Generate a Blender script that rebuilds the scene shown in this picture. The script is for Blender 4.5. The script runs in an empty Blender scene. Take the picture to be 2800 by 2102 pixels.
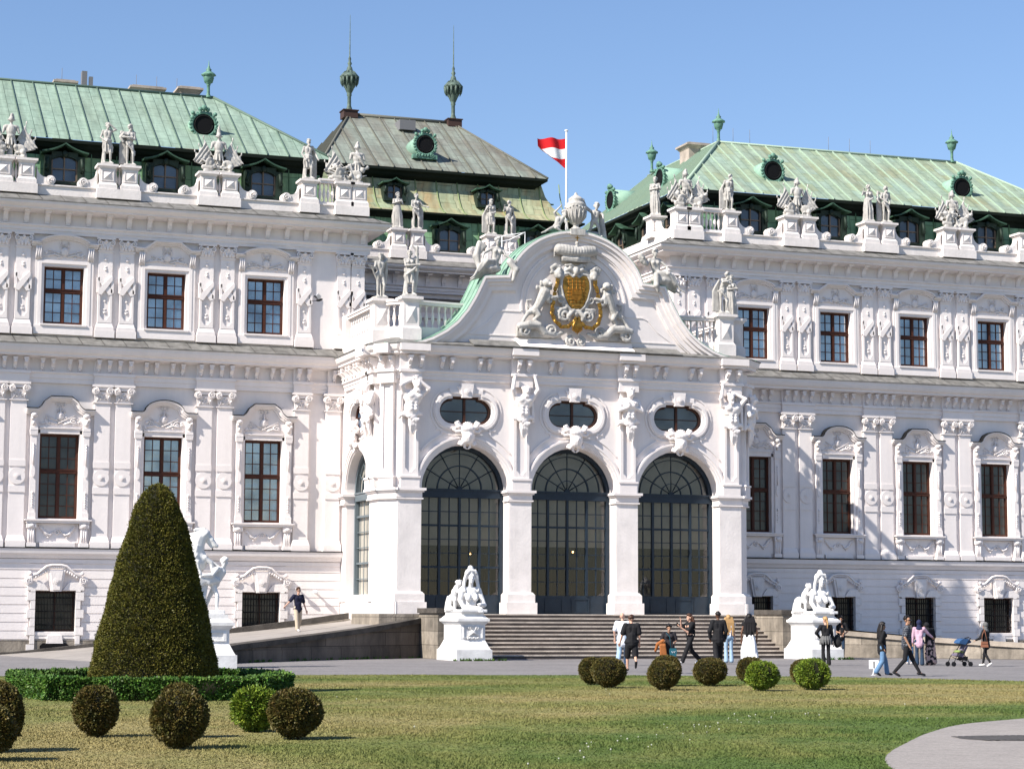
import bpy, math, random
import numpy as np
from mathutils import Vector, Matrix, geometry
C = bpy.context.scene.collection
SC = bpy.context.scene
R = math.radians
rnd = random.Random(7)

# ---------------- camera ----------------
cam = bpy.data.cameras.new('camera'); co = bpy.data.objects.new('camera', cam); C.objects.link(co)
YAW, PIT, ROLL = R(19.744), R(6.243), R(-0.236)
fw = Vector((math.sin(YAW)*math.cos(PIT), math.cos(YAW)*math.cos(PIT), math.sin(PIT)))
rt = Vector((math.cos(YAW), -math.sin(YAW), 0)); up = rt.cross(fw)
r2 = rt*math.cos(ROLL)-up*math.sin(ROLL); u2 = rt*math.sin(ROLL)+up*math.cos(ROLL)
m = Matrix((r2, u2, -fw)).transposed().to_4x4(); m.translation = (0, 0, 1.7)
co.matrix_world = m
cam.sensor_width = 36; cam.lens = 5784.7/2800*36; cam.clip_start = .5; cam.clip_end = 3000
SC.camera = co
# ---------------- world, sun, exposure ----------------
SUN = Vector((1.05, .37, -.95)).normalized()      # direction the light travels
w = bpy.data.worlds.new('World'); SC.world = w; w.use_nodes = True
nt = w.node_tree; bg = nt.nodes['Background']
sky = nt.nodes.new('ShaderNodeTexSky'); sky.sky_type = 'NISHITA'; sky.sun_disc = False
sky.sun_elevation = math.asin(-SUN.z); sky.sun_rotation = math.atan2(-SUN.x, -SUN.y)
sky.altitude = 200; sky.air_density = 1.25; sky.dust_density = 0.1; sky.ozone_density = 3.5
tint = nt.nodes.new('ShaderNodeMix'); tint.data_type = 'RGBA'; tint.blend_type = 'MULTIPLY'; tint.inputs[0].default_value = 1; tint.inputs[7].default_value = (.91, .935, 1.07, 1)
nt.links.new(sky.outputs[0], tint.inputs[6]); nt.links.new(tint.outputs[2], bg.inputs[0]); bg.inputs[1].default_value = .081
sl = bpy.data.lights.new('sun', 'SUN'); sl.energy = 5; sl.angle = R(.53); sl.color = (1, .93, .83)
so = bpy.data.objects.new('sun', sl); C.objects.link(so); so.rotation_euler = SUN.to_track_quat('-Z', 'Y').to_euler(); so.location = (0, 0, 60)
SC.view_settings.view_transform = 'Standard'; SC.view_settings.look = 'None'
SC.view_settings.exposure = .82; SC.view_settings.gamma = 1
SC.render.engine = 'CYCLES'

# ---------------- materials ----------------
MT = {}
def mat(name, col, rough=.8, metal=0., var=.0, vscale=2., bump=0., bscale=30., spec=.3, col2=None, stretch=None, isl=0., streak=0., blocks=None):
    if name in MT: return MT[name]
    m = bpy.data.materials.new(name); m.use_nodes = True; n = m.node_tree; b = n.nodes['Principled BSDF']
    b.inputs['Base Color'].default_value = (*col, 1); b.inputs['Roughness'].default_value = rough
    b.inputs['Metallic'].default_value = metal; b.inputs['Specular IOR Level'].default_value = spec
    tc = n.nodes.new('ShaderNodeTexCoord'); L = n.links.new
    src = tc.outputs['Object']
    if stretch:
        mp = n.nodes.new('ShaderNodeMapping'); mp.inputs['Scale'].default_value = stretch; L(src, mp.inputs[0]); src = mp.outputs[0]
    last = None
    if var > 0 or col2:
        nz = n.nodes.new('ShaderNodeTexNoise'); nz.inputs['Scale'].default_value = vscale; nz.inputs['Detail'].default_value = 7; nz.inputs['Roughness'].default_value = .62
        L(src, nz.inputs['Vector'])
        rp = n.nodes.new('ShaderNodeValToRGB'); rp.color_ramp.elements[0].position = .32; rp.color_ramp.elements[1].position = .68
        a = col2 if col2 else tuple(c*(1-var) for c in col)
        rp.color_ramp.elements[0].color = (*a, 1); rp.color_ramp.elements[1].color = (*(tuple(min(1, c*(1+var*.35)) for c in col)), 1)
        L(nz.outputs[0], rp.inputs[0]); last = rp.outputs[0]
    if isl > 0:
        g = n.nodes.new('ShaderNodeNewGeometry'); mr = n.nodes.new('ShaderNodeMapRange'); mr.inputs[3].default_value = 1-isl; mr.inputs[4].default_value = 1+isl
        L(g.outputs['Random Per Island'], mr.inputs[0]); hs = n.nodes.new('ShaderNodeHueSaturation'); L(mr.outputs[0], hs.inputs['Value'])
        mh = n.nodes.new('ShaderNodeMapRange'); mh.inputs[3].default_value = .475; mh.inputs[4].default_value = .52; 
        wn = n.nodes.new('ShaderNodeTexWhiteNoise'); wn.noise_dimensions = '1D'; L(g.outputs['Random Per Island'], wn.inputs['W']); L(wn.outputs[0], mh.inputs[0]); L(mh.outputs[0], hs.inputs['Hue'])
        if last: L(last, hs.inputs['Color'])
        else: hs.inputs['Color'].default_value = (*col, 1)
        last = hs.outputs[0]
    def mult(fac_out, lo, p0=.35, p1=.7):
        nonlocal last
        mr = n.nodes.new('ShaderNodeMapRange'); mr.inputs[1].default_value = p0; mr.inputs[2].default_value = p1; mr.inputs[3].default_value = lo; mr.inputs[4].default_value = 1; L(fac_out, mr.inputs[0])
        h = n.nodes.new('ShaderNodeHueSaturation'); L(mr.outputs[0], h.inputs['Value'])
        if last: L(last, h.inputs['Color'])
        else: h.inputs['Color'].default_value = (*col, 1)
        last = h.outputs[0]
    if streak > 0:      # rain marks running down and broad uneven repainting
        mp2 = n.nodes.new('ShaderNodeMapping'); mp2.inputs['Scale'].default_value = (3.2, 3.2, .32); L(tc.outputs['Object'], mp2.inputs[0])
        s1 = n.nodes.new('ShaderNodeTexNoise'); s1.inputs['Scale'].default_value = 1; s1.inputs['Detail'].default_value = 8; s1.inputs['Roughness'].default_value = .7; L(mp2.outputs[0], s1.inputs['Vector']); mult(s1.outputs[0], 1-streak)
        s2 = n.nodes.new('ShaderNodeTexNoise'); s2.inputs['Scale'].default_value = .35; s2.inputs['Detail'].default_value = 4; L(tc.outputs['Object'], s2.inputs['Vector']); mult(s2.outputs[0], 1-streak*.6)
    if blocks:          # ashlar joints
        sp = n.nodes.new('ShaderNodeSeparateXYZ'); L(tc.outputs['Object'], sp.inputs[0]); cb = n.nodes.new('ShaderNodeCombineXYZ'); L(sp.outputs[0], cb.inputs[0]); L(sp.outputs[2], cb.inputs[1])
        br = n.nodes.new('ShaderNodeTexBrick'); br.inputs['Scale'].default_value = 1; br.inputs['Brick Width'].default_value = blocks[0]; br.inputs['Row Height'].default_value = blocks[1]; br.inputs['Mortar Size'].default_value = .012
        br.inputs['Color1'].default_value = (1, 1, 1, 1); br.inputs['Color2'].default_value = (.72, .72, .72, 1); br.inputs['Mortar'].default_value = (.3, .3, .3, 1); L(cb.outputs[0], br.inputs['Vector']); mult(br.outputs[0], .0, 0, 1)
    if last: L(last, b.inputs['Base Color'])
    if bump > 0:
        nb = n.nodes.new('ShaderNodeTexNoise'); nb.inputs['Scale'].default_value = bscale; nb.inputs['Detail'].default_value = 5; L(src, nb.inputs['Vector'])
        bp = n.nodes.new('ShaderNodeBump'); bp.inputs['Strength'].default_value = bump; bp.inputs['Distance'].default_value = .02; L(nb.outputs[0], bp.inputs['Height']); L(bp.outputs[0], b.inputs['Normal'])
    MT[name] = m; return m
PL = mat('plaster', (.83, .77, .75), .88, var=.07, vscale=.55, bump=.25, bscale=9, streak=.06)
PLR = mat('plaster_rough', (.82, .765, .74), .92, var=.12, vscale=1.3, bump=.45, bscale=11, streak=.08)
ST = mat('white_stone', (.66, .635, .60), .8, var=.3, vscale=3.2, bump=.5, bscale=22, streak=.35)
ST2 = mat('white_marble', (.74, .73, .72), .65, var=.2, vscale=2.5, bump=.35, bscale=22)
LIME = mat('limestone', (.46, .40, .33), .9, var=.45, vscale=1.3, bump=.9, bscale=12, streak=.4, blocks=(1.5, .55))
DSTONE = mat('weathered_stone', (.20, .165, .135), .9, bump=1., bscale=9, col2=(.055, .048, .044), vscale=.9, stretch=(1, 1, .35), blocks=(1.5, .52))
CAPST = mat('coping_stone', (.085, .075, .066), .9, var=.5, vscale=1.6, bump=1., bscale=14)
STEP = mat('lit_step_stone', (.52, .46, .40), .9, var=.35, vscale=1.8, bump=.7, bscale=14)  # treads: light from above is put into a paler stone colour
RISER = mat('shaded_step_stone', (.12, .10, .09), .9, var=.5, vscale=1.2, bump=.7, bscale=14)  # risers of the same steps, their shade put into a darker colour
WOOD = mat('red_brown_wood', (.062, .018, .009), .6, var=.2, vscale=6)
WOODD = mat('dark_brown_wood', (.05, .018, .010), .5, var=.2, vscale=6)
IRON = mat('black_iron', (.008, .008, .009), .7, spec=.1)
BLUE = mat('dark_blue_paint', (.016, .027, .042), .42, var=.2, vscale=4)
GOLD = mat('gilding', (.42, .23, .05), .38, metal=.75, var=.45, vscale=7, bump=.8, bscale=18)
CUD = mat('dark_green_copper', (.016, .032, .022), .6, var=.6, vscale=2.2)
CUM = mat('mid_green_copper', (.13, .235, .12), .65, col2=(.06, .14, .085), vscale=.9)
CUL = mat('pale_green_copper', (.25, .40, .31), .6, var=.22, vscale=1.6)
CUV = mat('verdigris', (.13, .265, .20), .6, var=.5, vscale=5)
DARK = mat('dark_metal', (.010, .010, .011), .7, spec=.1)
SLATE = mat('roof_slate', (.19, .185, .175), .7, var=.5, vscale=2.5, bump=.6, bscale=16)
ASPH = mat('asphalt', (.275, .26, .26), .92, var=.3, vscale=9, bump=.35, bscale=60, streak=.3)
PATH = mat('path_gravel', (.39, .355, .33), .95, var=.3, vscale=22, bump=.8, bscale=60, streak=.22)
INT = mat('dark_interior', (.008, .006, .004), .9)
WHITE = mat('white_paint', (.78, .78, .79), .5)
BLIND = mat('shaded_cream_blind', (.23, .205, .165), .9, var=.15, vscale=2)  # darker copy of the cream blinds; shade on the front is in the colour
BLINDC = mat('cream_blind', (.62, .57, .50), .9, var=.15, vscale=2)

def glass(name, base, gl):
    m = bpy.data.materials.new(name); m.use_nodes = True; n = m.node_tree; L = n.links.new
    b = n.nodes['Principled BSDF']; b.inputs['Base Color'].default_value = (*base, 1); b.inputs['Roughness'].default_value = .5
    g = n.nodes.new('ShaderNodeBsdfGlossy'); g.inputs['Roughness'].default_value = .03; g.inputs['Color'].default_value = (.9, .95, 1, 1)
    x = n.nodes.new('ShaderNodeMixShader'); x.inputs[0].default_value = gl
    tc = n.nodes.new('ShaderNodeTexCoord'); nz = n.nodes.new('ShaderNodeTexNoise'); nz.inputs['Scale'].default_value = 1.6; oi = n.nodes.new('ShaderNodeObjectInfo'); va = n.nodes.new('ShaderNodeVectorMath'); va.inputs[1].default_value = (0, 0, 0); vm = n.nodes.new('ShaderNodeMath'); vm.operation = 'MULTIPLY'; vm.inputs[1].default_value = 40; L(oi.outputs['Random'], vm.inputs[0]); L(vm.outputs[0], va.inputs[1]); L(tc.outputs['Object'], va.inputs[0]); L(va.outputs[0], nz.inputs[0])
    n5 = n.nodes.new('ShaderNodeTexNoise'); n5.inputs['Scale'].default_value = .9; L(va.outputs[0], n5.inputs[0]); q5 = n.nodes.new('ShaderNodeMapRange'); q5.inputs[1].default_value = .3; q5.inputs[2].default_value = .7; q5.inputs[3].default_value = gl*.55; q5.inputs[4].default_value = gl*1.3; L(n5.outputs[0], q5.inputs[0]); L(q5.outputs[0], x.inputs[0])
    bp = n.nodes.new('ShaderNodeBump'); bp.inputs['Strength'].default_value = .12; bp.inputs['Distance'].default_value = .05; L(nz.outputs[0], bp.inputs['Height']); L(bp.outputs[0], g.inputs['Normal'])
    L(b.outputs[0], x.inputs[1]); L(g.outputs[0], x.inputs[2]); L(x.outputs[0], n.nodes['Material Output'].inputs[0]); return m
GSKY = glass('sky_tinted_glass', (.025, .065, .12), .3)  # part of the sky reflection is put into the blue base colour
GDARK = glass('dark_reflection_glass', (.008, .009, .008), .035)  # dark copy of the pane glass; reflected trees put into its colour
GMID = glass('dormer_glass', (.004, .008, .016), .08)
def clearglass(name, gl):
    m = bpy.data.materials.new(name); m.use_nodes = True; n = m.node_tree; L = n.links.new
    n.nodes.remove(n.nodes['Principled BSDF'])
    t = n.nodes.new('ShaderNodeBsdfTransparent'); t.inputs[0].default_value = (.85, .86, .86, 1)
    g = n.nodes.new('ShaderNodeBsdfGlossy'); g.inputs['Roughness'].default_value = .02
    x = n.nodes.new('ShaderNodeMixShader'); x.inputs[0].default_value = gl
    L(t.outputs[0], x.inputs[1]); L(g.outputs[0], x.inputs[2]); L(x.outputs[0], n.nodes['Material Output'].inputs[0]); return m
GCLR = clearglass('clear_glass', .07)

def copper(name, c1, c2, c3, stain, amt, by=.95, bx=1.0):
    """panelled sheet copper: uv is in metres, u along the eave, v up the slope"""
    m = bpy.data.materials.new(name); m.use_nodes = True; n = m.node_tree; L = n.links.new; b = n.nodes['Principled BSDF']
    b.inputs['Roughness'].default_value = .6; b.inputs['Specular IOR Level'].default_value = .3
    uv = n.nodes.new('ShaderNodeUVMap'); sp = n.nodes.new('ShaderNodeSeparateXYZ'); cb = n.nodes.new('ShaderNodeCombineXYZ')
    L(uv.outputs[0], sp.inputs[0]); L(sp.outputs[1], cb.inputs[0]); L(sp.outputs[0], cb.inputs[1])
    br = n.nodes.new('ShaderNodeTexBrick'); br.inputs['Scale'].default_value = 1; br.inputs['Brick Width'].default_value = by; br.inputs['Row Height'].default_value = bx
    br.inputs['Mortar Size'].default_value = .016; br.inputs['Mortar Smooth'].default_value = .3; br.offset = .5; br.inputs['Bias'].default_value = 0
    br.inputs['Color1'].default_value = (*c1, 1); br.inputs['Color2'].default_value = (*c2, 1); br.inputs['Mortar'].default_value = (*c3, 1); L(cb.outputs[0], br.inputs['Vector'])
    nz = n.nodes.new('ShaderNodeTexNoise'); nz.inputs['Scale'].default_value = .22; nz.inputs['Detail'].default_value = 8; nz.inputs['Roughness'].default_value = .6
    mp = n.nodes.new('ShaderNodeMapping'); mp.inputs['Scale'].default_value = (2.2, .8, 1); L(uv.outputs[0], mp.inputs[0]); L(mp.outputs[0], nz.inputs['Vector'])
    rp = n.nodes.new('ShaderNodeValToRGB'); rp.color_ramp.elements[0].position = .48; rp.color_ramp.elements[1].position = .72; rp.color_ramp.elements[0].color = (0, 0, 0, 1); rp.color_ramp.elements[1].color = (amt, amt, amt, 1)
    L(nz.outputs[0], rp.inputs[0]); mx = n.nodes.new('ShaderNodeMix'); mx.data_type = 'RGBA'; L(rp.outputs[0], mx.inputs[0]); L(br.outputs[0], mx.inputs[6]); mx.inputs[7].default_value = (*stain, 1)
    n2 = n.nodes.new('ShaderNodeTexNoise'); n2.inputs['Scale'].default_value = 3; n2.inputs['Detail'].default_value = 8; L(uv.outputs[0], n2.inputs['Vector'])
    mr = n.nodes.new('ShaderNodeMapRange'); mr.inputs[1].default_value = .3; mr.inputs[2].default_value = .7; mr.inputs[3].default_value = .86; mr.inputs[4].default_value = 1.1; L(n2.outputs[0], mr.inputs[0])
    hs = n.nodes.new('ShaderNodeHueSaturation'); L(mr.outputs[0], hs.inputs['Value']); L(mx.outputs[2], hs.inputs['Color'])
    m3 = n.nodes.new('ShaderNodeMapping'); m3.inputs['Scale'].default_value = (2.6, .28, 1); L(uv.outputs[0], m3.inputs[0]); n3 = n.nodes.new('ShaderNodeTexNoise'); n3.inputs['Scale'].default_value = 1; n3.inputs['Detail'].default_value = 9; n3.inputs['Roughness'].default_value = .7; L(m3.outputs[0], n3.inputs['Vector'])
    r3 = n.nodes.new('ShaderNodeMapRange'); r3.inputs[1].default_value = .38; r3.inputs[2].default_value = .62; r3.inputs[3].default_value = .72; r3.inputs[4].default_value = 1.08; L(n3.outputs[0], r3.inputs[0]); h3 = n.nodes.new('ShaderNodeHueSaturation'); L(r3.outputs[0], h3.inputs['Value']); L(hs.outputs[0], h3.inputs['Color']); L(h3.outputs[0], b.inputs['Base Color'])
    bp = n.nodes.new('ShaderNodeBump'); bp.inputs['Strength'].default_value = .4; bp.inputs['Distance'].default_value = .03; L(n2.outputs[0], bp.inputs['Height']); L(bp.outputs[0], b.inputs['Normal'])
    return m
CR_L = copper('pale_copper_sheet', (.28, .375, .30), (.25, .345, .275), (.09, .135, .105), (.24, .28, .20), .4)
CR_R = copper('patchy_copper_sheet', (.285, .38, .31), (.28, .335, .22), (.13, .19, .14), (.28, .21, .11), .5)
CR_C = copper('brown_copper_sheet', (.25, .285, .24), (.20, .21, .18), (.09, .085, .075), (.14, .095, .07), .75)
CR_Y = copper('rusty_copper_sheet', (.31, .37, .24), (.37, .35, .22), (.13, .15, .09), (.38, .20, .07), 1.0)
CR_M = copper('green_mansard_sheet', (.20, .38, .24), (.23, .38, .21), (.06, .11, .065), (.16, .17, .05), .6)

# ---------------- mesh helpers ----------------
class MB:
    def __init__(s): s.v = []; s.f = []; s.sm = []; s.uv = {}; s.T = None; s.mi = []; s.cur = 0
    def add(s, vs, fs, smooth=False):
        b = len(s.v)
        if s.T is not None: vs = [s.T @ Vector(p) for p in vs]
        s.v += [tuple(p) for p in vs]; s.f += [tuple(i+b for i in f) for f in fs]; s.sm += [smooth]*len(fs); s.mi += [s.cur]*len(fs); return b
    def box(s, x0, y0, z0, x1, y1, z1):
        s.add([(x0,y0,z0),(x1,y0,z0),(x1,y1,z0),(x0,y1,z0),(x0,y0,z1),(x1,y0,z1),(x1,y1,z1),(x0,y1,z1)],
              [(0,3,2,1),(4,5,6,7),(0,1,5,4),(1,2,6,5),(2,3,7,6),(3,0,4,7)])
    def frus(s, x0, y0, x1, y1, z0, z1, dx, dy=None):
        """box whose top is inset by dx/dy on each side (negative flares out)"""
        dy = dx if dy is None else dy
        s.add([(x0,y0,z0),(x1,y0,z0),(x1,y1,z0),(x0,y1,z0),(x0+dx,y0+dy,z1),(x1-dx,y0+dy,z1),(x1-dx,y1-dy,z1),(x0+dx,y1-dy,z1)],
              [(0,3,2,1),(4,5,6,7),(0,1,5,4),(1,2,6,5),(2,3,7,6),(3,0,4,7)])
    def prism(s, poly, y0, y1):
        """polygon [(x,z)] extruded from y0 to y1"""
        n = len(poly); vs = [(x, y0, z) for x, z in poly]+[(x, y1, z) for x, z in poly]
        fs = [tuple(range(n)), tuple(range(2*n-1, n-1, -1))]+[(i, i+n, (i+1) % n+n, (i+1) % n) for i in range(n)]
        s.add(vs, fs)
    def prismx(s, poly, x0, x1):
        """polygon [(y,z)] extruded along x"""
        n = len(poly); vs = [(x0, y, z) for y, z in poly]+[(x1, y, z) for y, z in poly]
        fs = [tuple(range(n)), tuple(range(2*n-1, n-1, -1))]+[(i, i+n, (i+1) % n+n, (i+1) % n) for i in range(n)]
        s.add(vs, fs)
    def prismz(s, poly, z0, z1):
        n = len(poly); vs = [(x, y, z0) for x, y in poly]+[(x, y, z1) for x, y in poly]
        fs = [tuple(range(n-1, -1, -1)), tuple(range(n, 2*n))]+[(i, (i+1) % n, (i+1) % n+n, i+n) for i in range(n)]
        s.add(vs, fs)
    def lathe(s, prof, cx=0, cy=0, cz=0, seg=12, sx=1, sy=1):
        vs = []; fs = []; n = len(prof)
        for i in range(seg):
            a = 2*math.pi*i/seg
            for r, z in prof: vs.append((cx+r*sx*math.cos(a), cy+r*sy*math.sin(a), cz+z))
        for i in range(seg):
            j = (i+1) % seg
            for k in range(n-1): fs.append((i*n+k, j*n+k, j*n+k+1, i*n+k+1))
        fs.append(tuple(i*n for i in range(seg-1, -1, -1))); fs.append(tuple(i*n+n-1 for i in range(seg)))
        s.add(vs, fs, True)
    def tube(s, pts, rad, seg=6, flat=1.):
        pts = [Vector(p) for p in pts]; n = len(pts); vs = []; fs = []
        if not hasattr(rad, '__len__'): rad = [rad]*n
        for i, p in enumerate(pts):
            d = (pts[min(i+1, n-1)]-pts[max(i-1, 0)]).normalized()
            a = d.cross(Vector((0, 1, 0)));
            if a.length < .1: a = d.cross(Vector((1, 0, 0)))
            a.normalize(); b = d.cross(a)
            for k in range(seg):
                t = 2*math.pi*k/seg; vs.append(p+(a*math.cos(t)+b*math.sin(t)*flat)*rad[i])
        for i in range(n-1):
            for k in range(seg):
                l = (k+1) % seg; fs.append((i*seg+k, i*seg+l, (i+1)*seg+l, (i+1)*seg+k))
        fs.append(tuple(range(seg-1, -1, -1))); fs.append(tuple((n-1)*seg+k for k in range(seg)))
        s.add(vs, fs, True)
    def spiral(s, cx, y, cz, r0, turns=1.6, w=.05, a0=0, dirn=1, d=.05, n=18, r1=.12):
        pts = []; 
        for i in range(n+1):
            t = i/n; r = r0*(1-t*(1-r1)); a = a0+dirn*2*math.pi*turns*t; pts.append((cx+r*math.cos(a), y-d*t, cz+r*math.sin(a)))
        s.tube(pts, [w*(1-.4*i/n) for i in range(n+1)], 5)
    def ball(s, c, r, sx=1, sy=1, sz=1, n=8):
        pr = [(max(.001, r*math.sin(math.pi*i/(n//2+2))), -r*sz*math.cos(math.pi*i/(n//2+2))) for i in range(n//2+3)]
        s.lathe(pr, c[0], c[1], c[2], n, sx, sy)
    def strip(s, A, B, y0, y1):
        """band between polylines A and B [(x,z)], front at y0, back at y1"""
        n = len(A); vs = []
        for P, y in ((A, y0), (B, y0), (A, y1), (B, y1)): vs += [(x, y, z) for x, z in P]
        fs = []
        for i in range(n-1):
            fs += [(i, n+i, n+i+1, i+1), (2*n+i, 2*n+i+1, 3*n+i+1, 3*n+i), (i, i+1, 2*n+i+1, 2*n+i), (n+i, 3*n+i, 3*n+i+1, n+i+1)]
        fs += [(0, 2*n, 3*n, n), (n-1, 2*n-1, 4*n-1, 3*n-1)]
        s.add(vs, fs)
    def sweep(s, path, prof):
        """profile [(out,z)] along plan path [(x,y)], outward = right-hand side of travel"""
        n = len(path); m_ = len(prof); vs = []
        P = [Vector((x, y)) for x, y in path]
        for i, p in enumerate(P):
            d0 = (P[i]-P[i-1]).normalized() if i > 0 else (P[1]-P[0]).normalized()
            d1 = (P[i+1]-P[i]).normalized() if i < n-1 else d0
            n0 = Vector((d0.y, -d0.x)); n1 = Vector((d1.y, -d1.x)); nn = (n0+n1); nn = nn/max(.3, nn.dot(n0))
            for o, z in prof: vs.append((p.x+nn.x*o, p.y+nn.y*o, z))
        fs = []
        for i in range(n-1):
            for k in range(m_-1): fs.append((i*m_+k, i*m_+k+1, (i+1)*m_+k+1, (i+1)*m_+k))
            fs.append((i*m_+m_-1, i*m_, (i+1)*m_, (i+1)*m_+m_-1))
        fs.append(tuple(range(m_-1, -1, -1))); fs.append(tuple((n-1)*m_+k for k in range(m_)))
        s.add(vs, fs)
    def join(s, o, slot=1):
        b = len(s.v); s.v += o.v; s.f += [tuple(i+b for i in f) for f in o.f]; s.sm += o.sm; s.mi += [slot]*len(o.f)
    def mesh(s, name):
        me = bpy.data.meshes.new(name); me.from_pydata(s.v, [], s.f)
        me.polygons.foreach_set('use_smooth', s.sm); me.polygons.foreach_set('material_index', s.mi)
        if s.uv:
            l = me.uv_layers.new(name='UVMap')
            for fi, uvs in s.uv.items():
                st = me.polygons[fi].loop_start
                for k, q in enumerate(uvs): l.data[st+k].uv = q
        me.update(); return me
def tag(o, label=None, cat=None, group=None, kind=None):
    for k, v in (('label', label), ('category', cat), ('group', group), ('kind', kind)):
        if v: o[k] = v
    return o
def obj(name, mb, mt, parent=None, loc=(0, 0, 0), rotz=0.):
    me = mb.mesh(name) if isinstance(mb, MB) else mb
    if not me.materials: me.materials.append(mt)
    o = bpy.data.objects.new(name, me); C.objects.link(o); o.parent = parent; o.location = loc; o.rotation_euler = (0, 0, rotz); return o
def empty(name, loc, rotz=0.):
    o = bpy.data.objects.new(name, None); C.objects.link(o); o.location = loc; o.rotation_euler = (0, 0, rotz); o.empty_display_size = .3; return o
def kids(o): return [c for c in bpy.data.objects if c.parent == o]
TREE = {}
def copytree(o, parent=None, loc=None, rotz=None):
    c = o.copy(); C.objects.link(c); c.parent = parent
    if loc is not None: c.location = loc
    if rotz is not None: c.rotation_euler = (0, 0, rotz)
    if o.name not in TREE: TREE[o.name] = kids(o)
    for k in TREE[o.name]: copytree(k, c)
    return c
class Blob:
    """closed shapes melted into one continuous surface by a voxel remesh"""
    def __init__(s): s.m = MB()
    def cap(s, p, q, r0, r1=None, seg=9):
        p = Vector(p); q = Vector(q); r1 = r0 if r1 is None else r1; d = q-p; L = max(d.length, 1e-4); d = d/L
        a = d.cross(Vector((0, 0, 1)))
        if a.length < .05: a = d.cross(Vector((1, 0, 0)))
        a.normalize(); b = d.cross(a); rings = []
        for t in (-88, -50, -20): rings.append((p+d*r0*math.sin(R(t)), r0*math.cos(R(t))))
        for t in (20, 50, 88): rings.append((q+d*r1*math.sin(R(t)), r1*math.cos(R(t))))
        vs = []; fs = []
        for c, r in rings:
            for k in range(seg): t = 2*math.pi*k/seg; vs.append(c+(a*math.cos(t)+b*math.sin(t))*r)
        for i in range(5):
            for k in range(seg): l = (k+1) % seg; fs.append((i*seg+k, i*seg+l, (i+1)*seg+l, (i+1)*seg+k))
        fs.append(tuple(range(seg-1, -1, -1))); fs.append(tuple(5*seg+k for k in range(seg)))
        s.m.add(vs, fs); return s
    def chain(s, pts, rad):
        for i in range(len(pts)-1): s.cap(pts[i], pts[i+1], rad[i], rad[i+1])
        return s
    def ell(s, c, r, rot=(0, 0, 0), seg=12):
        M = Matrix.Translation(c) @ Matrix.Rotation(rot[2], 4, 'Z') @ Matrix.Rotation(rot[1], 4, 'Y') @ Matrix.Rotation(rot[0], 4, 'X') @ Matrix.Diagonal((*r, 1))
        vs = []; fs = []; n = seg//2+1
        for i in range(n+1):
            t = math.pi*(i+.02)/(n+.04)
            for k in range(seg): a = 2*math.pi*k/seg; vs.append(M @ Vector((math.sin(t)*math.cos(a), math.sin(t)*math.sin(a), math.cos(t))))
        for i in range(n):
            for k in range(seg): l = (k+1) % seg; fs.append((i*seg+k, (i+1)*seg+k, (i+1)*seg+l, i*seg+l))
        fs.append(tuple(range(seg))); fs.append(tuple(n*seg+k for k in range(seg-1, -1, -1)))
        s.m.add(vs, fs); return s
    def slab(s, pts, t):
        """thick free-form sheet: triangle or quad corners"""
        P = [Vector(p) for p in pts]; nrm = (P[1]-P[0]).cross(P[2]-P[0]).normalized()*t*.5; n = len(P)
        s.m.add([p+nrm for p in P]+[p-nrm for p in P], [tuple(range(n)), tuple(range(2*n-1, n-1, -1))]+[(i, i+n, (i+1) % n+n, (i+1) % n) for i in range(n)]); return s
    def mesh(s, name, vox=.03, smooth=2):
        me = s.m.mesh('tmp'); o = bpy.data.objects.new('tmp', me); C.objects.link(o)
        rm = o.modifiers.new('r', 'REMESH'); rm.mode = 'VOXEL'; rm.voxel_size = vox; rm.use_smooth_shade = True
        if smooth:
            sm = o.modifiers.new('s', 'SMOOTH'); sm.factor = .5; sm.iterations = smooth
        dg = bpy.context.evaluated_depsgraph_get(); out = bpy.data.meshes.new_from_object(o.evaluated_get(dg)); out.name = name
        bpy.data.objects.remove(o); bpy.data.meshes.remove(me); return out
def arc(cx, cz, r, a0, a1, n, rz=None):
    rz = r if rz is None else rz
    return [(cx+r*math.cos(R(a0+(a1-a0)*i/n)), cz+rz*math.sin(R(a0+(a1-a0)*i/n))) for i in range(n+1)]
# ================= PALACE =================
XC = 33.75; YW = 92.7; YF = 86.0; YC = 103.0
P0 = Vector((XC, YW, 0)); PAL = empty('palace', P0)
tag(PAL, 'long white baroque palace with green copper roofs and a projecting three-arched entrance pavilion', 'palace')
def part(name, mb, mt, parent=None, label=None):
    if name in ('basement_course', 'plinth', 'middle_cornice', 'middle_cornice_roof', 'ledge', 'ledge_flashing', 'apron_joints', 'cellar_vents', 'flank_parapet', 'roof_railing', 'eaves', 'wall_camera', 'gable_sill_flashing'):
        # one object per wing
        cut = 12.5 if name == 'cellar_vents' else 23.5 if name == 'wall_camera' else XC
        for side in (0, 1):
            q = MB(); idx = {}
            for f in mb.f:
                if (sum(mb.v[i][0] for i in f)/len(f) > cut) == bool(side):
                    for i in f:
                        if i not in idx: idx[i] = len(q.v); q.v.append(mb.v[i])
                    q.f.append(tuple(idx[i] for i in f)); q.sm.append(False); q.mi.append(0)
            if q.f: o = obj(name, q, mt, PAL, -P0)
        return o
    o = obj(name, mb, mt, PAL, -P0)
    if label: o['label'] = label
    return o
WL = [12.44+4.5*k for k in (-1, 0, 1, 2)]; WR = [45.83+4.5*k for k in range(5)]
XL0, XR1 = 3.2, 68.
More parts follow.
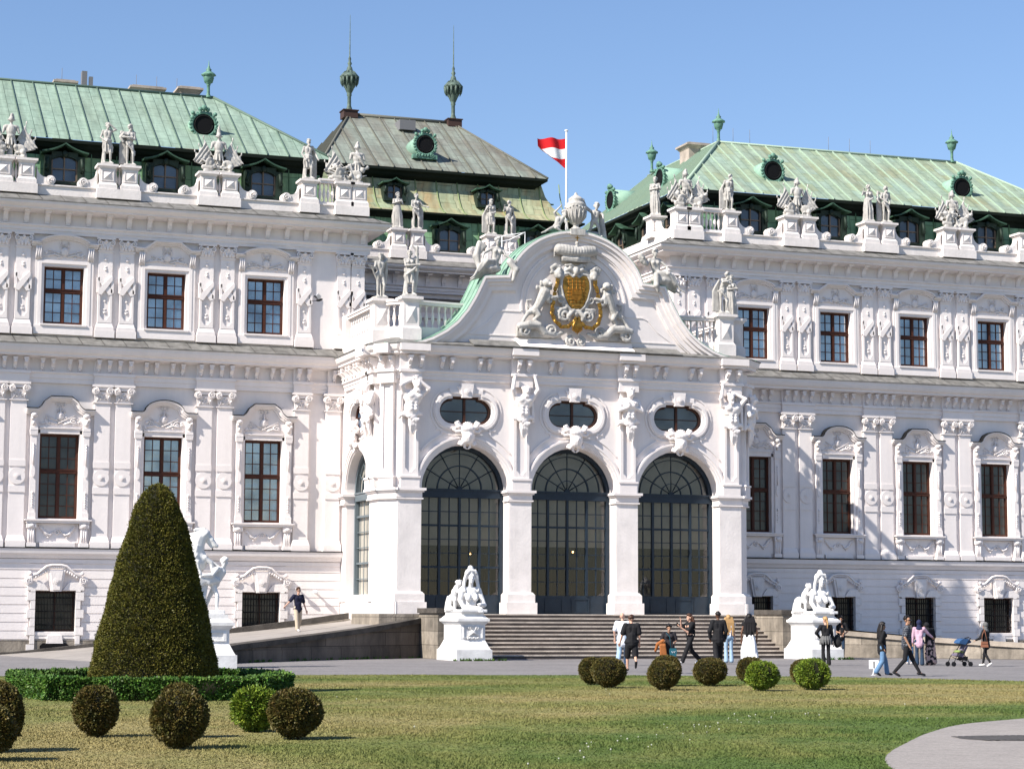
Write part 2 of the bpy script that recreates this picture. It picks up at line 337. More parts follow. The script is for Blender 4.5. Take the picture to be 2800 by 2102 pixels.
# window openings
LW, LZ0, LZ1 = .85, 5.80, 9.47
UW, UZ0, UZ1 = .86, 14.27, 16.78
BW, BZ0, BZ1 = .86, .96, 2.70
def wallgrid(m, x0, x1, z0, z1, ops, y=YW, depth=.34):
    xs = sorted({x0, x1} | {q for o in ops for q in o[:2]}); zs = sorted({z0, z1} | {q for o in ops for q in o[2:]})
    for i in range(len(xs)-1):
        for j in range(len(zs)-1):
            cx, cz = (xs[i]+xs[i+1])/2, (zs[j]+zs[j+1])/2
            if any(o[0] < cx < o[1] and o[2] < cz < o[3] for o in ops): continue
            m.add([(xs[i],y,zs[j]),(xs[i+1],y,zs[j]),(xs[i+1],y,zs[j+1]),(xs[i],y,zs[j+1])], [(0,1,2,3)])
    for a, b, c, d in ops:
        y2 = y+depth
        m.add([(a,y,c),(b,y,c),(b,y,d),(a,y,d),(a,y2,c),(b,y2,c),(b,y2,d),(a,y2,d)], [(0,4,5,1),(1,5,6,2),(2,6,7,3),(3,7,4,0)])
ops = []
for x in WL+WR:
    ops += [(x-LW, x+LW, LZ0, LZ1), (x-UW, x+UW, UZ0, UZ1), (x-BW, x+BW, BZ0, BZ1)]
m = MB()
wallgrid(m, XL0, 25.1, -.2, 13.4, [o for o in ops if o[0] < 25 and o[2] < 13])
wallgrid(m, XL0, 26.05, 13.4, 19.4, [o for o in ops if o[0] < 25 and o[2] > 13])
wallgrid(m, 42.4, XR1, -.2, 13.4, [o for o in ops if o[0] > 30 and o[2] < 13])
wallgrid(m, 41.45, XR1, 13.4, 19.4, [o for o in ops if o[0] > 30 and o[2] > 13])
# flanks, back and centre section
m.add([(26.05,YW,13),(26.05,YC,13),(26.05,YC,20),(26.05,YW,20)], [(0,1,2,3)])
m.add([(41.45,YW,13),(41.45,YC,13),(41.45,YC,20),(41.45,YW,20)], [(3,2,1,0)])
m.add([(26.05,YC,13),(41.45,YC,13),(41.45,YC,20),(26.05,YC,20)], [(0,1,2,3)])
m.add([(XL0,YW,-.2),(XL0,108,-.2),(XL0,108,20),(XL0,YW,20)], [(3,2,1,0)])
m.add([(XR1,YW,-.2),(XR1,108,-.2),(XR1,108,20),(XR1,YW,20)], [(0,1,2,3)])
part('wall', m, PL)

def per_bay(fn):
    """call fn(centre of the pier between two windows)"""
    for xs in (WL, WR):
        for i in range(len(xs)-1): fn((xs[i]+xs[i+1])/2)
PAIRS = [(WL[i]+WL[i+1])/2 for i in range(3)]+[WL[0]-2.25]+[(WR[i]+WR[i+1])/2 for i in range(4)]
LP = [p+s*.46 for p in PAIRS for s in (-1, 1)]+[23.16, 24.62, 43.55]      # lower pilasters
UP = [p+s*.475 for p in PAIRS for s in (-1, 1)]+[23.2, 25.05, 25.72, 41.8, 42.6, 43.6]
# rusticated basement
m = MB(); z = .62
while z < 3.6:
    for x0, x1, ws in ((XL0, 25.05, WL), (42.45, XR1, WR)):
        cut = [x0]
        for x in ws: cut += [x-1.12, x+1.12]
        cut.append(x1)
        for i in range(0, len(cut), 2):
            if cut[i+1]-cut[i] > .1: m.frus(cut[i], YW-.045, cut[i+1], YW+.05, z+.02, z+.35, 0, 0)
    z += .371
for x0, x1 in ((XL0, 25.05), (42.45, XR1)):
    m.box(x0, YW-.05, 3.62, x1, YW+.04, 3.86); m.box(x0, YW-.09, 3.88, x1, YW+.04, 4.06)
part('basement_course', m, PL)
m = MB()
for x0, x1, ws in ((XL0, 25.05, WL), (42.45, XR1, WR)):
    m.box(x0, YW-.1, -.2, x1, YW+.05, .6)
part('plinth', m, LIME)
m = MB()
for x0, x1 in ((XL0, 25.08), (42.42, XR1)):
    m.prismx([(YW+.02, 4.07), (YW-.14, 4.09), (YW-.2, 4.2), (YW-.3, 4.3), (YW-.34, 4.5), (YW+.02, 4.54)], x0, x1)
part('ledge', m, PL)
m = MB()
for x0, x1 in ((XL0, 25.08), (42.42, XR1)): m.box(x0, YW-.36, 4.505, x1, YW-.02, 4.548)
part('ledge_flashing', m, DARK)

# ---- lower pilasters with capitals
m = MB(); cp = MB()
def pilaster_low(x, w=.34):
    m.box(x-w-.08, YW-.27, 4.55, x+w+.08, YW, 4.82); m.frus(x-w-.07, YW-.24, x+w+.07, YW, 4.822, 4.93, .03, .03); m.frus(x-w-.04, YW-.2, x+w+.04, YW, 4.932, 5.05, .03, .05)
    m.box(x-w, YW-.14, 5.05, x+w, YW, 10.9)
    # mid block with two scallops and a disc
    m.box(x-w-.015, YW-.175, 6.9, x+w+.015, YW-.13, 7.18); m.box(x-w-.015, YW-.175, 8.02, x+w+.015, YW-.13, 8.29)
    m.prism(arc(x, 7.6, w+.015, 0, 360, 18, .36)[:-1], YW-.19, YW-.13)
    m.lathe([(.13, 0), (.13, .02), (.10, .035), (.09, .02), (.05, .02), (.04, .045), (.001, .05)], 0, 0, 0, 12) if False else None
    for r, d in ((.13, .205), (.085, .225), (.045, .245)): m.prism(arc(x, 7.6, r, 0, 360, 12)[:-1], YW-d, YW-.18)
def volute(mb, x, z, r, y, sgn):
    mb.prism(arc(x, z, r, 0, 360, 14)[:-1], y-.05, y+.06); mb.spiral(x, y-.06, z, r*.85, 1.7, r*.16, R(90), sgn, .03, 16)
def capital_ion(x, w=.34):
    cp.frus(x-w+.02, YW-.16, x+w-.02, YW, 10.88, 11.36, -.06, -.04); cp.box(x-w-.06, YW-.2, 10.86, x+w+.06, YW, 10.9)
    cp.box(x-w-.13, YW-.3, 11.56, x+w+.13, YW, 11.66)
    for s in (-1, 1): volute(cp, x+s*(w-.03), 11.38, .17, YW-.24, s)
    cp.box(x-w+.1, YW-.24, 11.4, x+w-.1, YW, 11.56)
    for s in (-1, 1):
        cp.spiral(x+s*.13, YW-.2, 11.1, .1, 1.3, .03, R(-90), -s, .02, 10); cp.tube([(x+s*.28, YW-.19, 10.93), (x+s*.2, YW-.21, 11.05), (x+s*.3, YW-.21, 11.2)], .028, 5)
    cp.ball((x, YW-.2, 11.25), .06)
pilaster_low(0); capital_ion(0)
def repeat(name, mb, mt, xs, sub=None, y=0.):
    me = mb.mesh(name); sm_ = sub[1].mesh(sub[0]) if sub else None; out = []
    for x in xs:
        o = obj(name, me, mt, PAL, Vector((x, y, 0))-P0); out.append(o)
        if sub: obj(sub[0], sm_, mt, o)
    return out
repeat('pilaster', m, PL, LP, ('capital', cp))

# ---- upper pilasters
m = MB(); cp = MB()
def pilaster_up(x, w=.31):
    m.box(x-w-.13, YW-.24, 13.74, x+w+.13, YW, 14.06); m.box(x-w-.09, YW-.22, 14.062, x+w+.09, YW, 14.2); m.frus(x-w-.07, YW-.2, x+w+.07, YW, 14.202, 14.4, .05, .05)
    m.box(x-w, YW-.1, 14.4, x+w, YW, 17.57)
    # raised lower half with inset panel and crossed ribbon
    m.box(x-w, YW-.17, 14.4, x-w+.1, YW-.09, 15.72); m.box(x+w-.1, YW-.17, 14.4, x+w, YW-.09, 15.72)
    m.prism([(x-w+.1, 14.4), (x+w-.1, 14.4), (x+w-.1, 14.72), (x+.14, 14.62), (x+.08, 14.53), (x-.08, 14.53), (x-.14, 14.62), (x-w+.1, 14.72)], YW-.17, YW-.09)
    for s in (-1, 1):
        m.prism([(x-s*w, 15.66), (x-s*(w-.15), 15.62), (x+s*w, 16.28), (x+s*(w-.0), 16.45), (x+s*(w-.1), 16.42), (x-s*w, 15.86)][::s], YW-.2-.015*s, YW-.09)
        m.box(x+s*w-.06, YW-.185, 15.72, x+s*w+.06, YW-.09, 16.4)
    for z, r in ((14.85, .07), (14.98, .05), (15.35, .05), (15.43, .035), (16.75, .06), (16.86, .045), (17.2, .07), (17.35, .05)):
        m.ball((x, YW-.12, z), r*.85, 1, .55, 1); m.ball((x-r, YW-.11, z+.03), r*.5, 1, .5, 1); m.ball((x+r, YW-.11, z+.03), r*.5, 1, .5, 1)
def capital_cor(x, w=.31):
    cp.frus(x-w+.02, YW-.13, x+w-.02, YW, 17.56, 18.0, -.1, -.08); cp.box(x-w-.04, YW-.15, 17.54, x+w+.04, YW, 17.6); cp.box(x-w-.1, YW-.26, 18.08, x+w+.1, YW, 18.17)
    for s in (-1, 1):
        cp.spiral(x+s*(w-.06), YW-.22, 17.93, .14, 1.5, .042, R(90), -s, .03, 12)
        for q, zz in ((.08, 17.72), (.22, 17.72), (.15, 17.84)): cp.ball((x+s*q, YW-.18, zz), .075, 1, .7, 1.5, 6)
    cp.ball((x, YW-.22, 18.0), .07)
pilaster_up(0); capital_cor(0)
repeat('pilaster', m, PL, UP, ('capital', cp))

# ---- flank faces of the upper storey (right wing's left flank is seen)
m = MB()
m.box(41.32, -.3, 14.4, 41.46, .3, 18.1); m.box(41.26, -.36, 13.8, 41.46, .36, 14.4); m.box(41.24, -.4, 17.6, 41.46, .4, 18.1)
for y in (93.6, 97.2, 98.2, 101.6): repeat('pilaster', m, PL, [0.], y=y)

# ---- entablatures (swept mouldings)
pathU = [(XL0, YW), (26.05, YW), (26.05, YC), (41.45, YC), (41.45, YW), (XR1, YW)]
m = MB()
m.sweep(pathU, [(0, 18.17), (.2, 18.17), (.2, 18.3), (.24, 18.32), (.24, 18.44), (.32, 18.5), (.32, 18.56), (.1, 18.6), (.1, 19.06), (.62, 19.14), (.80, 19.16), (.80, 19.22), (.92, 19.30), (.98, 19.36), (1.0, 19.47), (0, 19.5)])
part('upper_cornice', m, PL)
m = MB(); m.sweep(pathU, [(1.03, 19.475), (1.03, 19.51), (.06, 19.93), (.0, 19.93), (0, 19.51)])
part('upper_cornice_roof', m, SLATE)
def console(x, y, fx, fy, w=.1):
    """curved frieze bracket at (x,y); (fx,fy) points outwards"""
    prof = [(0, 18.6), (.2, 18.6), (.2, 18.66), (.26, 18.75), (.3, 18.9), (.4, 19.0), (.56, 19.04), (.6, 19.13), (.62, 19.15), (0, 19.15)]
    m.prismx(prof, -w, w); m.prismx([(0, 19.04), (.64, 19.06), (.64, 19.14), (0, 19.14)], -w-.03, w+.03)
m = MB(); console(0, 0, 0, 0); CON = m.mesh('cornice_console')
def console(x, y, fx, fy):
    obj('cornice_console', CON, PL, PAL, Vector((x, y, 0))-P0, math.atan2(fy, fx)-R(90))
for x0, x1, y in ((XL0+.4, 25.9, YW), (42.0, XR1, YW), (27., 41., YC)):
    n = int(round((x1-x0)/.89))
    for i in range(n+1): console(x0+(x1-x0)*i/n, y, 0, -1)
for i in range(10): console(41.45, YW+.6+i*1.0, -1, 0); 

m = MB()
LPATHS = [[(XL0, YW), (25.06, YW)], [(42.44, YW), (XR1, YW)]]
for pth in LPATHS:
    m.sweep(pth, [(0, 11.66), (.13, 11.66), (.13, 11.85), (.17, 11.87), (.17, 12.04), (.25, 12.1), (.25, 12.15), (.08, 12.17), (.08, 12.7), (.5, 12.76), (.66, 12.78), (.66, 12.86), (.78, 12.95), (.85, 13.1), (.88, 13.25), (0, 13.28)])
for x in PAIRS+[23.16, 24.75]:
    w = .86 if x in PAIRS else .42
    m.box(x-w, YW-.3, 11.66, x+w, YW-.05, 12.02); m.box(x-w-.05, YW-.36, 12.022, x+w+.05, YW-.05, 12.15); m.box(x-w, YW-.22, 12.152, x+w, YW-.05, 12.72)
part('middle_cornice', m, PL)
m = MB()
for pth in LPATHS: m.sweep(pth, [(.92, 13.255), (.92, 13.3), (.04, 13.72), (0, 13.72), (0, 13.3)])
part('middle_cornice_roof', m, SLATE)
# slab joints on both slate aprons
m = MB()
for x0, x1, a, za, b, zb in ((XL0, 25., .925, 13.305, .05, 13.725), (42.6, XR1, .925, 13.305, .05, 13.725), (XL0, 26.9, 1.035, 19.515, .07, 19.935), (40.6, XR1, 1.035, 19.515, .07, 19.935)):
    x = x0+.5
    while x < x1:
        m.add([(x-.012, YW-a, za+.012), (x+.012, YW-a, za+.012), (x+.012-.1, YW-b, zb+.012), (x-.012-.1, YW-b, zb+.012)], [(0, 1, 2, 3)]); x += .95
part('apron_joints', m, DARK)
m = MB()
def corbel(mb, x, y, z0=12.17, h=.52):
    mb.box(x-.1, y-.36, z0+h-.06, x+.1, y, z0+h+.02); mb.prismx([(y, z0+.1), (y-.12, z0+.12), (y-.2, z0+.24), (y-.33, z0+.34), (y-.34, z0+h-.06), (y, z0+h-.06)], x-.075, x+.075)
    mb.prism(arc(x, z0+h-.17, .05, 0, 360, 8)[:-1], y-.37, y-.3)
    mb.ball((x, y-.12, z0+.1), .06, 1.2, 1, .9, 6); mb.ball((x-.05, y-.1, z0+.03), .035, n=6); mb.ball((x+.05, y-.1, z0+.03), .035, n=6); mb.ball((x, y-.1, z0-.02), .03, n=6)
corbel(m, 0, 0); CORB = m.mesh('frieze_corbel')
def corb(x, y=0., T=None):
    p = T @ Vector((x, y, 0)) if T is not None else Vector((x, YW-y, 0))
    obj('frieze_corbel', CORB, PL, PAL, p-P0, math.atan2(T[1][0], T[0][0]) if T is not None else 0.)
for x in PAIRS:
    for o in (-.72, -.26, .2, .66): corb(x+o+.03, .2)
for x in WL+WR:
    for o in (-1.05, -.6, .12, .57): corb(x+o+.2, .07)
for x in (22.95, 23.4, 24.6, 44.0, 44.4, 43.2): corb(x, .2)
# ================= WINDOWS =================
def sash(m, w, z0, z1, zt, nu, nl, y=.22, st=.085):
    """timber casement: outer frame, mullion, transom and glazing bars"""
    m.box(-w, y, z0, -w+st, y+.1, z1); m.box(w-st, y, z0, w, y+.1, z1); m.box(-w+st, y, z1-st, w-st, y+.1, z1); m.box(-w+st, y, z0, w-st, y+.1, z0+st)
    m.box(-w+st, y-.04, zt-.07, w-st, y+.1, zt+.05); m.box(-w-.0+st, y-.07, zt+.05, w-st, y+.1, zt+.08)
    for a, b in ((z0+st, zt-.07), (zt+.08, z1-st)):
        m.box(-.055, y-.02, a, .055, y+.1, b)
    for s in (-1, 1):
        a, b = (-w+st, -.055) if s < 0 else (.055, w-st)
        for (p, q, n) in ((z0+st, zt-.07, nl), (zt+.08, z1-st, nu)):
            fr = .03
            m.box(a, y+.01, p, a+fr, y+.09, q); m.box(b-fr, y+.01, p, b, y+.09, q); m.box(a+fr, y+.01, p, b-fr, y+.09, p+fr); m.box(a+fr, y+.01, q-fr, b-fr, y+.09, q)
            c = (a+b)/2; m.box(c-.016, y+.03, p+fr, c+.016, y+.07, q-fr)
            for k in range(1, n): zz = p+(q-p)*k/n; m.box(a+fr, y+.032, zz-.016, b-fr, y+.068, zz+.016)
def panem(w, z0, z1, y=.285):
    m = MB(); n = 0
    for a, b in ((-w+.03, -.03), (.03, w-.03)): m.add([(a, y, z0+.03), (b, y, z0+.03), (b, y, z1-.03), (a, y, z1-.03)], [(0, 1, 2, 3)])
    return m
def relief(m, cx, z0, z1, hw, y, seed):
    """shallow carved field: scrolls, foliage and crossed arms"""
    r = random.Random(seed); zc = (z0+z1)/2
    for s in (-1, 1):
        m.spiral(cx+s*.12, y, z1-.08, .11, 1.3, .026, R(90), -s, .03, 10)
        m.spiral(cx+s*hw*.62, y, z0+.24, .17, 1.4, .032, R(40 if s > 0 else 140), s, .03, 12)
        m.tube([(cx+s*.1, y, z0+.1), (cx+s*.45*hw, y-.03, z0+.2), (cx+s*.95*hw, y, z0+.1)], .035, 5)
        m.tube([(cx+s*.7*hw, y-.01, z0+.5*(z1-z0)), (cx-s*.1, y-.03, z0+.15)], .025, 5)
        for k in range(7): m.ball((cx+s*r.uniform(.1, .9)*hw, y, z0+r.uniform(.06, .42)*(z1-z0)), r.uniform(.035, .07), 1.3, .7, 1, 6)
    m.ball((cx, y-.01, zc-.05), .16, 1.1, .5, 1.2, 8); m.ball((cx, y-.05, zc+.0), .09, 1, .6, 1.1, 8)
    for k in range(7): a = R(20+140*k/6); m.tube([(cx+.12*math.cos(a), y, zc+.06+.12*math.sin(a)), (cx+.26*math.cos(a), y-.01, zc+.06+.24*math.sin(a))], [.03, .012], 4)
def hood(m, poly_fn, hwe, ze0, ze1, hwi, zt, kind, d=.3):
    """moulded hood over a window: straight ends and a raised middle. kind round / angled / bell"""
    h = ze1-ze0
    if kind == 'round': mid = arc(0, ze0, hwi, 180, 0, 14, zt-ze1)
    elif kind == 'angled': mid = [(-hwi, ze0), (-hwi*.52, ze0+(zt-ze1)), (hwi*.52, ze0+(zt-ze1)), (hwi, ze0)]
    else:
        q = zt-ze1; mid = [(-hwi, ze0), (-hwi*.83, ze0+q*.12), (-hwi*.66, ze0+q*.42), (-hwi*.56, ze0+q*.75), (-hwi*.42, ze0+q), (hwi*.42, ze0+q), (hwi*.56, ze0+q*.75), (hwi*.66, ze0+q*.42), (hwi*.83, ze0+q*.12), (hwi, ze0)]
    if kind == 'dome':
        q = zt-ze1; mid = [(-hwi, ze0), (-hwi*.82, ze0+q*.12)]+arc(0, ze0+q*.38, hwi*.68, 180, 0, 12, q*.62)+[(hwi*.82, ze0+q*.12), (hwi, ze0)]
    lo = [(-hwe, ze0)]+mid+[(hwe, ze0)]
    def off(P, dz):
        out = []
        for i, (x, z) in enumerate(P):
            a = Vector(P[max(i-1, 0)]); b = Vector(P[min(i+1, len(P)-1)]); t = (b-a).normalized(); n = Vector((-t.y, t.x)); out.append((x+n.x*dz, z+n.y*dz))
        out[0] = (P[0][0], P[0][1]+dz); out[-1] = (P[-1][0], P[-1][1]+dz); return out
    for a, b, y in ((0, .35, -d*.45), (.35, .7, -d*.72), (.7, 1, -d)):
        m.strip(off(lo, h*a), off(lo, h*b), y, .02)
    return lo, off(lo, h), off(lo, h*1.22)
WIN = {}
# ---- upper window (origin: bottom centre of the opening)
def make_upper(kind, glassm, seed):
    H = UZ1-UZ0; m = MB(); sash(m, UW, 0, H, H*.585, 2, 3)
    o = obj('window', m, WOOD, PAL, (0, 0, -50)); 
    obj('window_pane', panem(UW, 0, H), glassm, o)
    s = MB()
    for a, b, y in ((UW, UW+.12, -.07), (UW+.12, UW+.27, -.12)):
        for q in (-1, 1): s.box(min(q*a, q*b), y, -.1, max(q*a, q*b), .02, H+(.12 if a == UW else .27))
        s.box(-a, y, H+(0 if a == UW else .12), a, .02, H+(.12 if a == UW else .27))
    s.box(-1.26, -.1, -.1, -1.13, .02, H+.6); s.box(1.13, -.1, -.1, 1.26, .02, H+.6)
    s.box(-1.28, -.15, -.48, 1.28, .03, -.1); s.box(-1.0, -.2, -.1, 1.0, .03, -.03)
    obj('window_surround', s, PL, o)
    p = MB(); lo, hi, hi2 = hood(p, None, 1.44, 3.36, 3.56, .98, 3.9, kind, .34)
    p.prism([(-1.2, H+.28)]+[(x, z) for x, z in lo if abs(x) < 1.2]+[(1.2, H+.28)], -.05, .02)
    for q in (-1, 1):
        for k in (-.09, 0, .09): p.tube([(q*1.13+k, -.1, H+.28), (q*1.13+k, -.16, H+.5), (q*1.13+k, -.22, H+.84)], .05, 5)
    obj('window_hood', p, PL, o)
    r = MB(); relief(r, 0, H+.33, 3.6, .95, -.07, seed); obj('hood_relief', r, PL, o)
    return o
def make_lower(kind, glassm, seed):
    H = LZ1-LZ0; m = MB(); sash(m, LW, 0, H, H*.56, 3, 4)
    o = obj('window', m, WOOD, PAL, (0, 0, -50)); obj('window_pane', panem(LW, 0, H), glassm, o)
    s = MB()
    for q in (-1, 1):
        a, b = sorted((q*LW, q*(LW+.15))); s.box(a, -.1, -.05, b, .02, H+.15)
        a, b = sorted((q*(LW+.15), q*(LW+.4))); s.box(a, -.2, -.05, b, .02, H+.12); s.box(a-.03, -.25, -.05, b+.03, .02, .25)
        c = (a+b)/2
        s.box(c-.16, -.27, H+.12, c+.16, .02, H+.24); s.frus(c-.15, -.24, c+.15, .02, H-.1, H+.118, -.03, -.02)
        # fluted strips with drops down the jamb
        s.tube([(c, -.2, H-.5), (c, -.24, H*.62)], .03, 5); s.prism(arc(c, H*.55, .09, 0, 360, 12, .27)[:-1], -.245, -.19); s.ball((c, -.23, H*.3), .05, n=6)
        for k in range(6): s.ball((c, -.21, .5+k*.11), .035+.01*(k % 2), n=6)
        for k in range(3): s.ball((c, -.21, H-.75+k*.13), .045, n=6)
        # head brackets
        s.box(c-.14, -.2, H+.24, c+.14, .02, H+.95)
        s.ball((c, -.24, H+.78), .14, 1.05, .9, .8, 8); s.ball((c+q*.09, -.28, H+.62), .07, n=6); s.tube([(c, -.2, H+.35), (c, -.27, H+.6)], [.09, .05], 6)
    s.box(-LW-.15, -.1, H, LW+.15, .02, H+.22); s.box(-LW-.02, -.16, H+.22, LW+.02, .02, H+.27)
    obj('window_surround', s, PL, o)
    p = MB(); lo, hi, hi2 = hood(p, None, 1.47, 4.50, 4.72, .98, 5.26, kind, .36)
    p.prism([(-1.08, H+.26)]+[(x, z) for x, z in lo if abs(x) < 1.08]+[(1.08, H+.26)], -.06, .02)
    obj('window_hood', p, PL, o)
    f = MB(); f.strip(hi, [(x, z+.035) for x, z in hi], -.39, .02); obj('hood_flashing', f, DARK, o)
    r = MB(); relief(r, 0, H+.3, 5.0, .92, -.08, seed)
    r.spiral(0, -.08, 4.95, .1, 1.5, .03, 0, 1, .03, 10); r.tube([(0, -.1, 4.85), (0, -.13, 4.35)], .035, 5)
    obj('hood_relief', r, PL, o)
    a = MB(); a.box(-1.42, -.34, -.1, 1.42, .03, -.04); a.box(-1.35, -.28, -.2, 1.35, .03, -.1)
    for q in (-1, 1):
        c = q*1.12; a.box(c-.2, -.26, -.42, c+.2, .02, -.22); a.box(c-.15, -.2, -1.05, c+.15, .02, -.42); a.box(c-.2, -.26, -1.22, c+.2, .02, -1.05)
        for k in (-.09, 0, .09): a.tube([(c+k, -.2, -1.03), (c+k, -.2, -.46)], .028, 5)
        a.ball((c, -.27, -.32), .09, 1.6, .5, 1, 6)
    a.box(-.75, -.16, -1.22, .75, .02, -1.04); a.box(-.9, -.05, -1.04, .9, .02, -.22)
    a.spiral(0, -.06, -.58, .14, 1.5, .04, 0, 1, .03, 12)
    for q in (-1, 1):
        a.tube([(q*.18, -.07, -.55), (q*.32, -.1, -.72), (q*.5, -.1, -.66), (q*.68, -.08, -.4), (q*.82, -.06, -.3)], [.03, .05, .07, .06, .03], 6)
        for k in range(5): a.ball((q*(.4+.08*k), -.09, -.8+.09*k), .045, n=6)
    obj('window_apron', a, PL, o)
    return o
def make_base(seed, dark):
    H = BZ1-BZ0; m = MB(); w = BW
    # glazed casement set behind a wrought grille
    m.box(-w, .24, 0, -w+.1, .3, H); m.box(w-.1, .24, 0, w, .3, H); m.box(-w+.1, .24, H-.1, w-.1, .3, H); m.box(-w+.1, .24, 0, w-.1, .3, .1); m.box(-.05, .23, .1, .05, .3, H-.1)
    o = obj('basement_window', m, WOODD, PAL, (0, 0, -50)); obj('window_pane', panem(w, 0, H, .29), GDARK, o)
    g = MB(); n = 13
    for k in range(n+1): x = -w+.06+(2*w-.12)*k/n; g.box(x-.014, .05, .02, x+.014, .078, H-.02)
    for k in range(1, 6):
        z = H*k/6; g.box(-w+.02, .045, z-.016, w-.02, .083, z+.016)
        for j in range(n): x = -w+.06+(2*w-.12)*(j+.5)/n; g.ball((x, .065, z+.0), .035, 1, .6, 1, 6) if k in (1, 3, 5) else None
    obj('window_grille', g, IRON, o)
    s = MB(); k = 0; z = -.9
    while z < H+.1:
        e = 1.2 if k % 2 == 0 else 1.06
        for q in (-1, 1): a, b = sorted((q*w, q*e)); s.box(a, -.15, z+.01, b, .03, z+.36)
        for q in (-1, 1): a, b = sorted((q*w, q*1.0)); s.box(a, -.1, z+.36, b, .03, z+.37)
        z += .371; k += 1
    s.box(-w, -.1, -.16, w, .03, -.02); s.frus(-.36, -.17, .36, .03, -.5, -.161, .06, 0); s.box(-w, -.08, -.3, w, .03, -.17)
    s.prism([(-1.2, H+.03), (-1.2, H+.25), (-.95, H+.38), (-.55, H+.36), (-.3, H+.02)], -.15, .03); s.prism([(1.2, H+.03), (.3, H+.02), (.55, H+.36), (.95, H+.38), (1.2, H+.25)], -.15, .03)
    s.prism([(-.22, H-.02), (.22, H-.02), (.4, H+.92), (-.4, H+.92)], -.22, .03); s.prism([(-.14, H+.04), (.14, H+.04), (.27, H+.86), (-.27, H+.86)], -.28, -.2)
    s.prism(arc(0, H+.42, .13, 0, 360, 12)[:-1], -.32, -.27); s.prism(arc(0, H+.42, .07, 0, 360, 12)[:-1], -.35, -.27)
    obj('window_surround', s, PLR, o)
    c = MB(); pts = [(-1.12, -.16, H+.5), (-1.0, -.2, H+.66), (-.8, -.22, H+.72), (-.6, -.23, H+.9), (-.42, -.25, H+1.05), (-.2, -.26, H+1.1), (.2, -.26, H+1.1), (.42, -.25, H+1.05), (.6, -.23, H+.9), (.8, -.22, H+.72), (1.0, -.2, H+.66), (1.12, -.16, H+.5)]
    c.tube(pts, .055, 6); c.tube([(x, y+.06, z-.1) for x, y, z in pts], .05, 6)
    for q in (-1, 1):
        volute(c, q*1.16, H+.44, .19, -.14, q); c.ball((q*1.1, -.2, H+.74), .09, n=6)
        for j in range(6): c.ball((q*(.36+.1*j), -.2, H+.86-.055*j), .06, n=6)
    for j in range(9): c.ball((-.32+.08*j, -.24, H+1.0), .05, n=6)
    obj('window_crest', c, PL, o)
    return o
proto = {}
def place(key, fn, x, z):
    if key in proto: o = copytree(proto[key], PAL, Vector((x, YW, z))-P0)
    else: o = fn(); o.location = Vector((x, YW, z))-P0; proto[key] = o
    return o
for side, ws in ((0, WL), (1, WR)):
    for i, x in enumerate(ws):
        k1 = (['angled', 'round', 'angled', 'round'] if side == 0 else ['round', 'angled', 'round', 'angled', 'round'])[i]
        k2 = (['dome', 'bell', 'dome', 'bell'] if side == 0 else ['bell', 'dome', 'bell', 'dome', 'bell'])[i]
        place(('u', k1), lambda: make_upper(k1, GSKY, 3+i), x, UZ0)
        gl = GDARK if (side == 1 or i <= 1) else GSKY
        place(('l', k2, gl.name), lambda: make_lower(k2, gl, 13+i), x, LZ0)
        place(('b',), lambda: make_base(5, 1), x, BZ0)
# vents under the two visible basement windows of the left wing
for x in WL[:2]: m = MB(); m.prism([(x-.62, .1), (x+.62, .1), (x+.62, .36), (x+.5, .47), (x-.5, .47), (x-.62, .36)], YW-.165, YW-.1); part('cellar_vent', m, IRON)
# security cameras and intercom on the wall beside the ramp
m = MB()
for x, y in ((23.1, 2.88), (23.9, 2.75)): m.box(x-.03, YW-.3, y-.03, x+.03, YW-.04, y+.03); m.ball((x-.02, YW-.33, y-.02), .1, 1.4, 1, .9, 8)
part('wall_camera', m, WHITE)
# ================= ENTRANCE PAVILION =================
XS0, XS1 = 25.1, 42.4                 # side walls
XA, XB = 25.72, 41.80                 # front face between the chamfers
AC = [28.76, 33.75, 38.75]; AR = 1.985; SPR = 7.02; LAND = 1.79
def frame(o, u):                      # local (u, outward=-y, z) -> world for a wall starting at o and running along unit u
    u = Vector((*u, 0)).normalized(); n = Vector((u.y, -u.x, 0))
    return Matrix(((u.x, -n.x, 0, o[0]), (u.y, -n.y, 0, o[1]), (0, 0, 1, 0), (0, 0, 0, 1)))
def stadium(cx, cz, hw, hh, n=10, box=True):
    """lozenge window outline: half-round ends, raised box on top"""
    P = arc(cx+hw-hh, cz, hh, -90, 78 if box else 90, n)
    if box: P += [(cx+.62, cz+hh), (cx+.62, cz+hh+.1), (cx-.62, cz+hh+.1), (cx-.62, cz+hh)]
    P += arc(cx-hw+hh, cz, hh, 102 if box else 90, 270, n)
    return P
OV = dict(hw=1.2, hh=.545, cz=10.44)
def archopen(cx, r, z0, n=20): return [(cx+r, z0)]+arc(cx, SPR, r, 0, 180, n)+[(cx-r, z0)]
def facewall(m, x0, x1, z0, z1, holes, T, depth):
    outer = [(x0, z0), (x1, z0), (x1, z1), (x0, z1)]; polys = [[Vector((x, z, 0)) for x, z in p] for p in [outer]+[h[::-1] for h in holes]]
    tris = geometry.tessellate_polygon(polys); vs = [(v.x, 0, v.y) for p in polys for v in p]
    m.T = T; m.add(vs, [t for t in tris])
    for h in holes:
        n = len(h); m.add([(x, 0, z) for x, z in h]+[(x, depth, z) for x, z in h], [(i, (i+1) % n, (i+1) % n+n, i+n) for i in range(n)])
    m.T = None
m = MB()
TF = Matrix.Translation((0, YF, 0)); TSd = frame((XS0, YW), (0, -1)); TSr = frame((XS1, YF+.65), (0, 1))
WT = 1.0
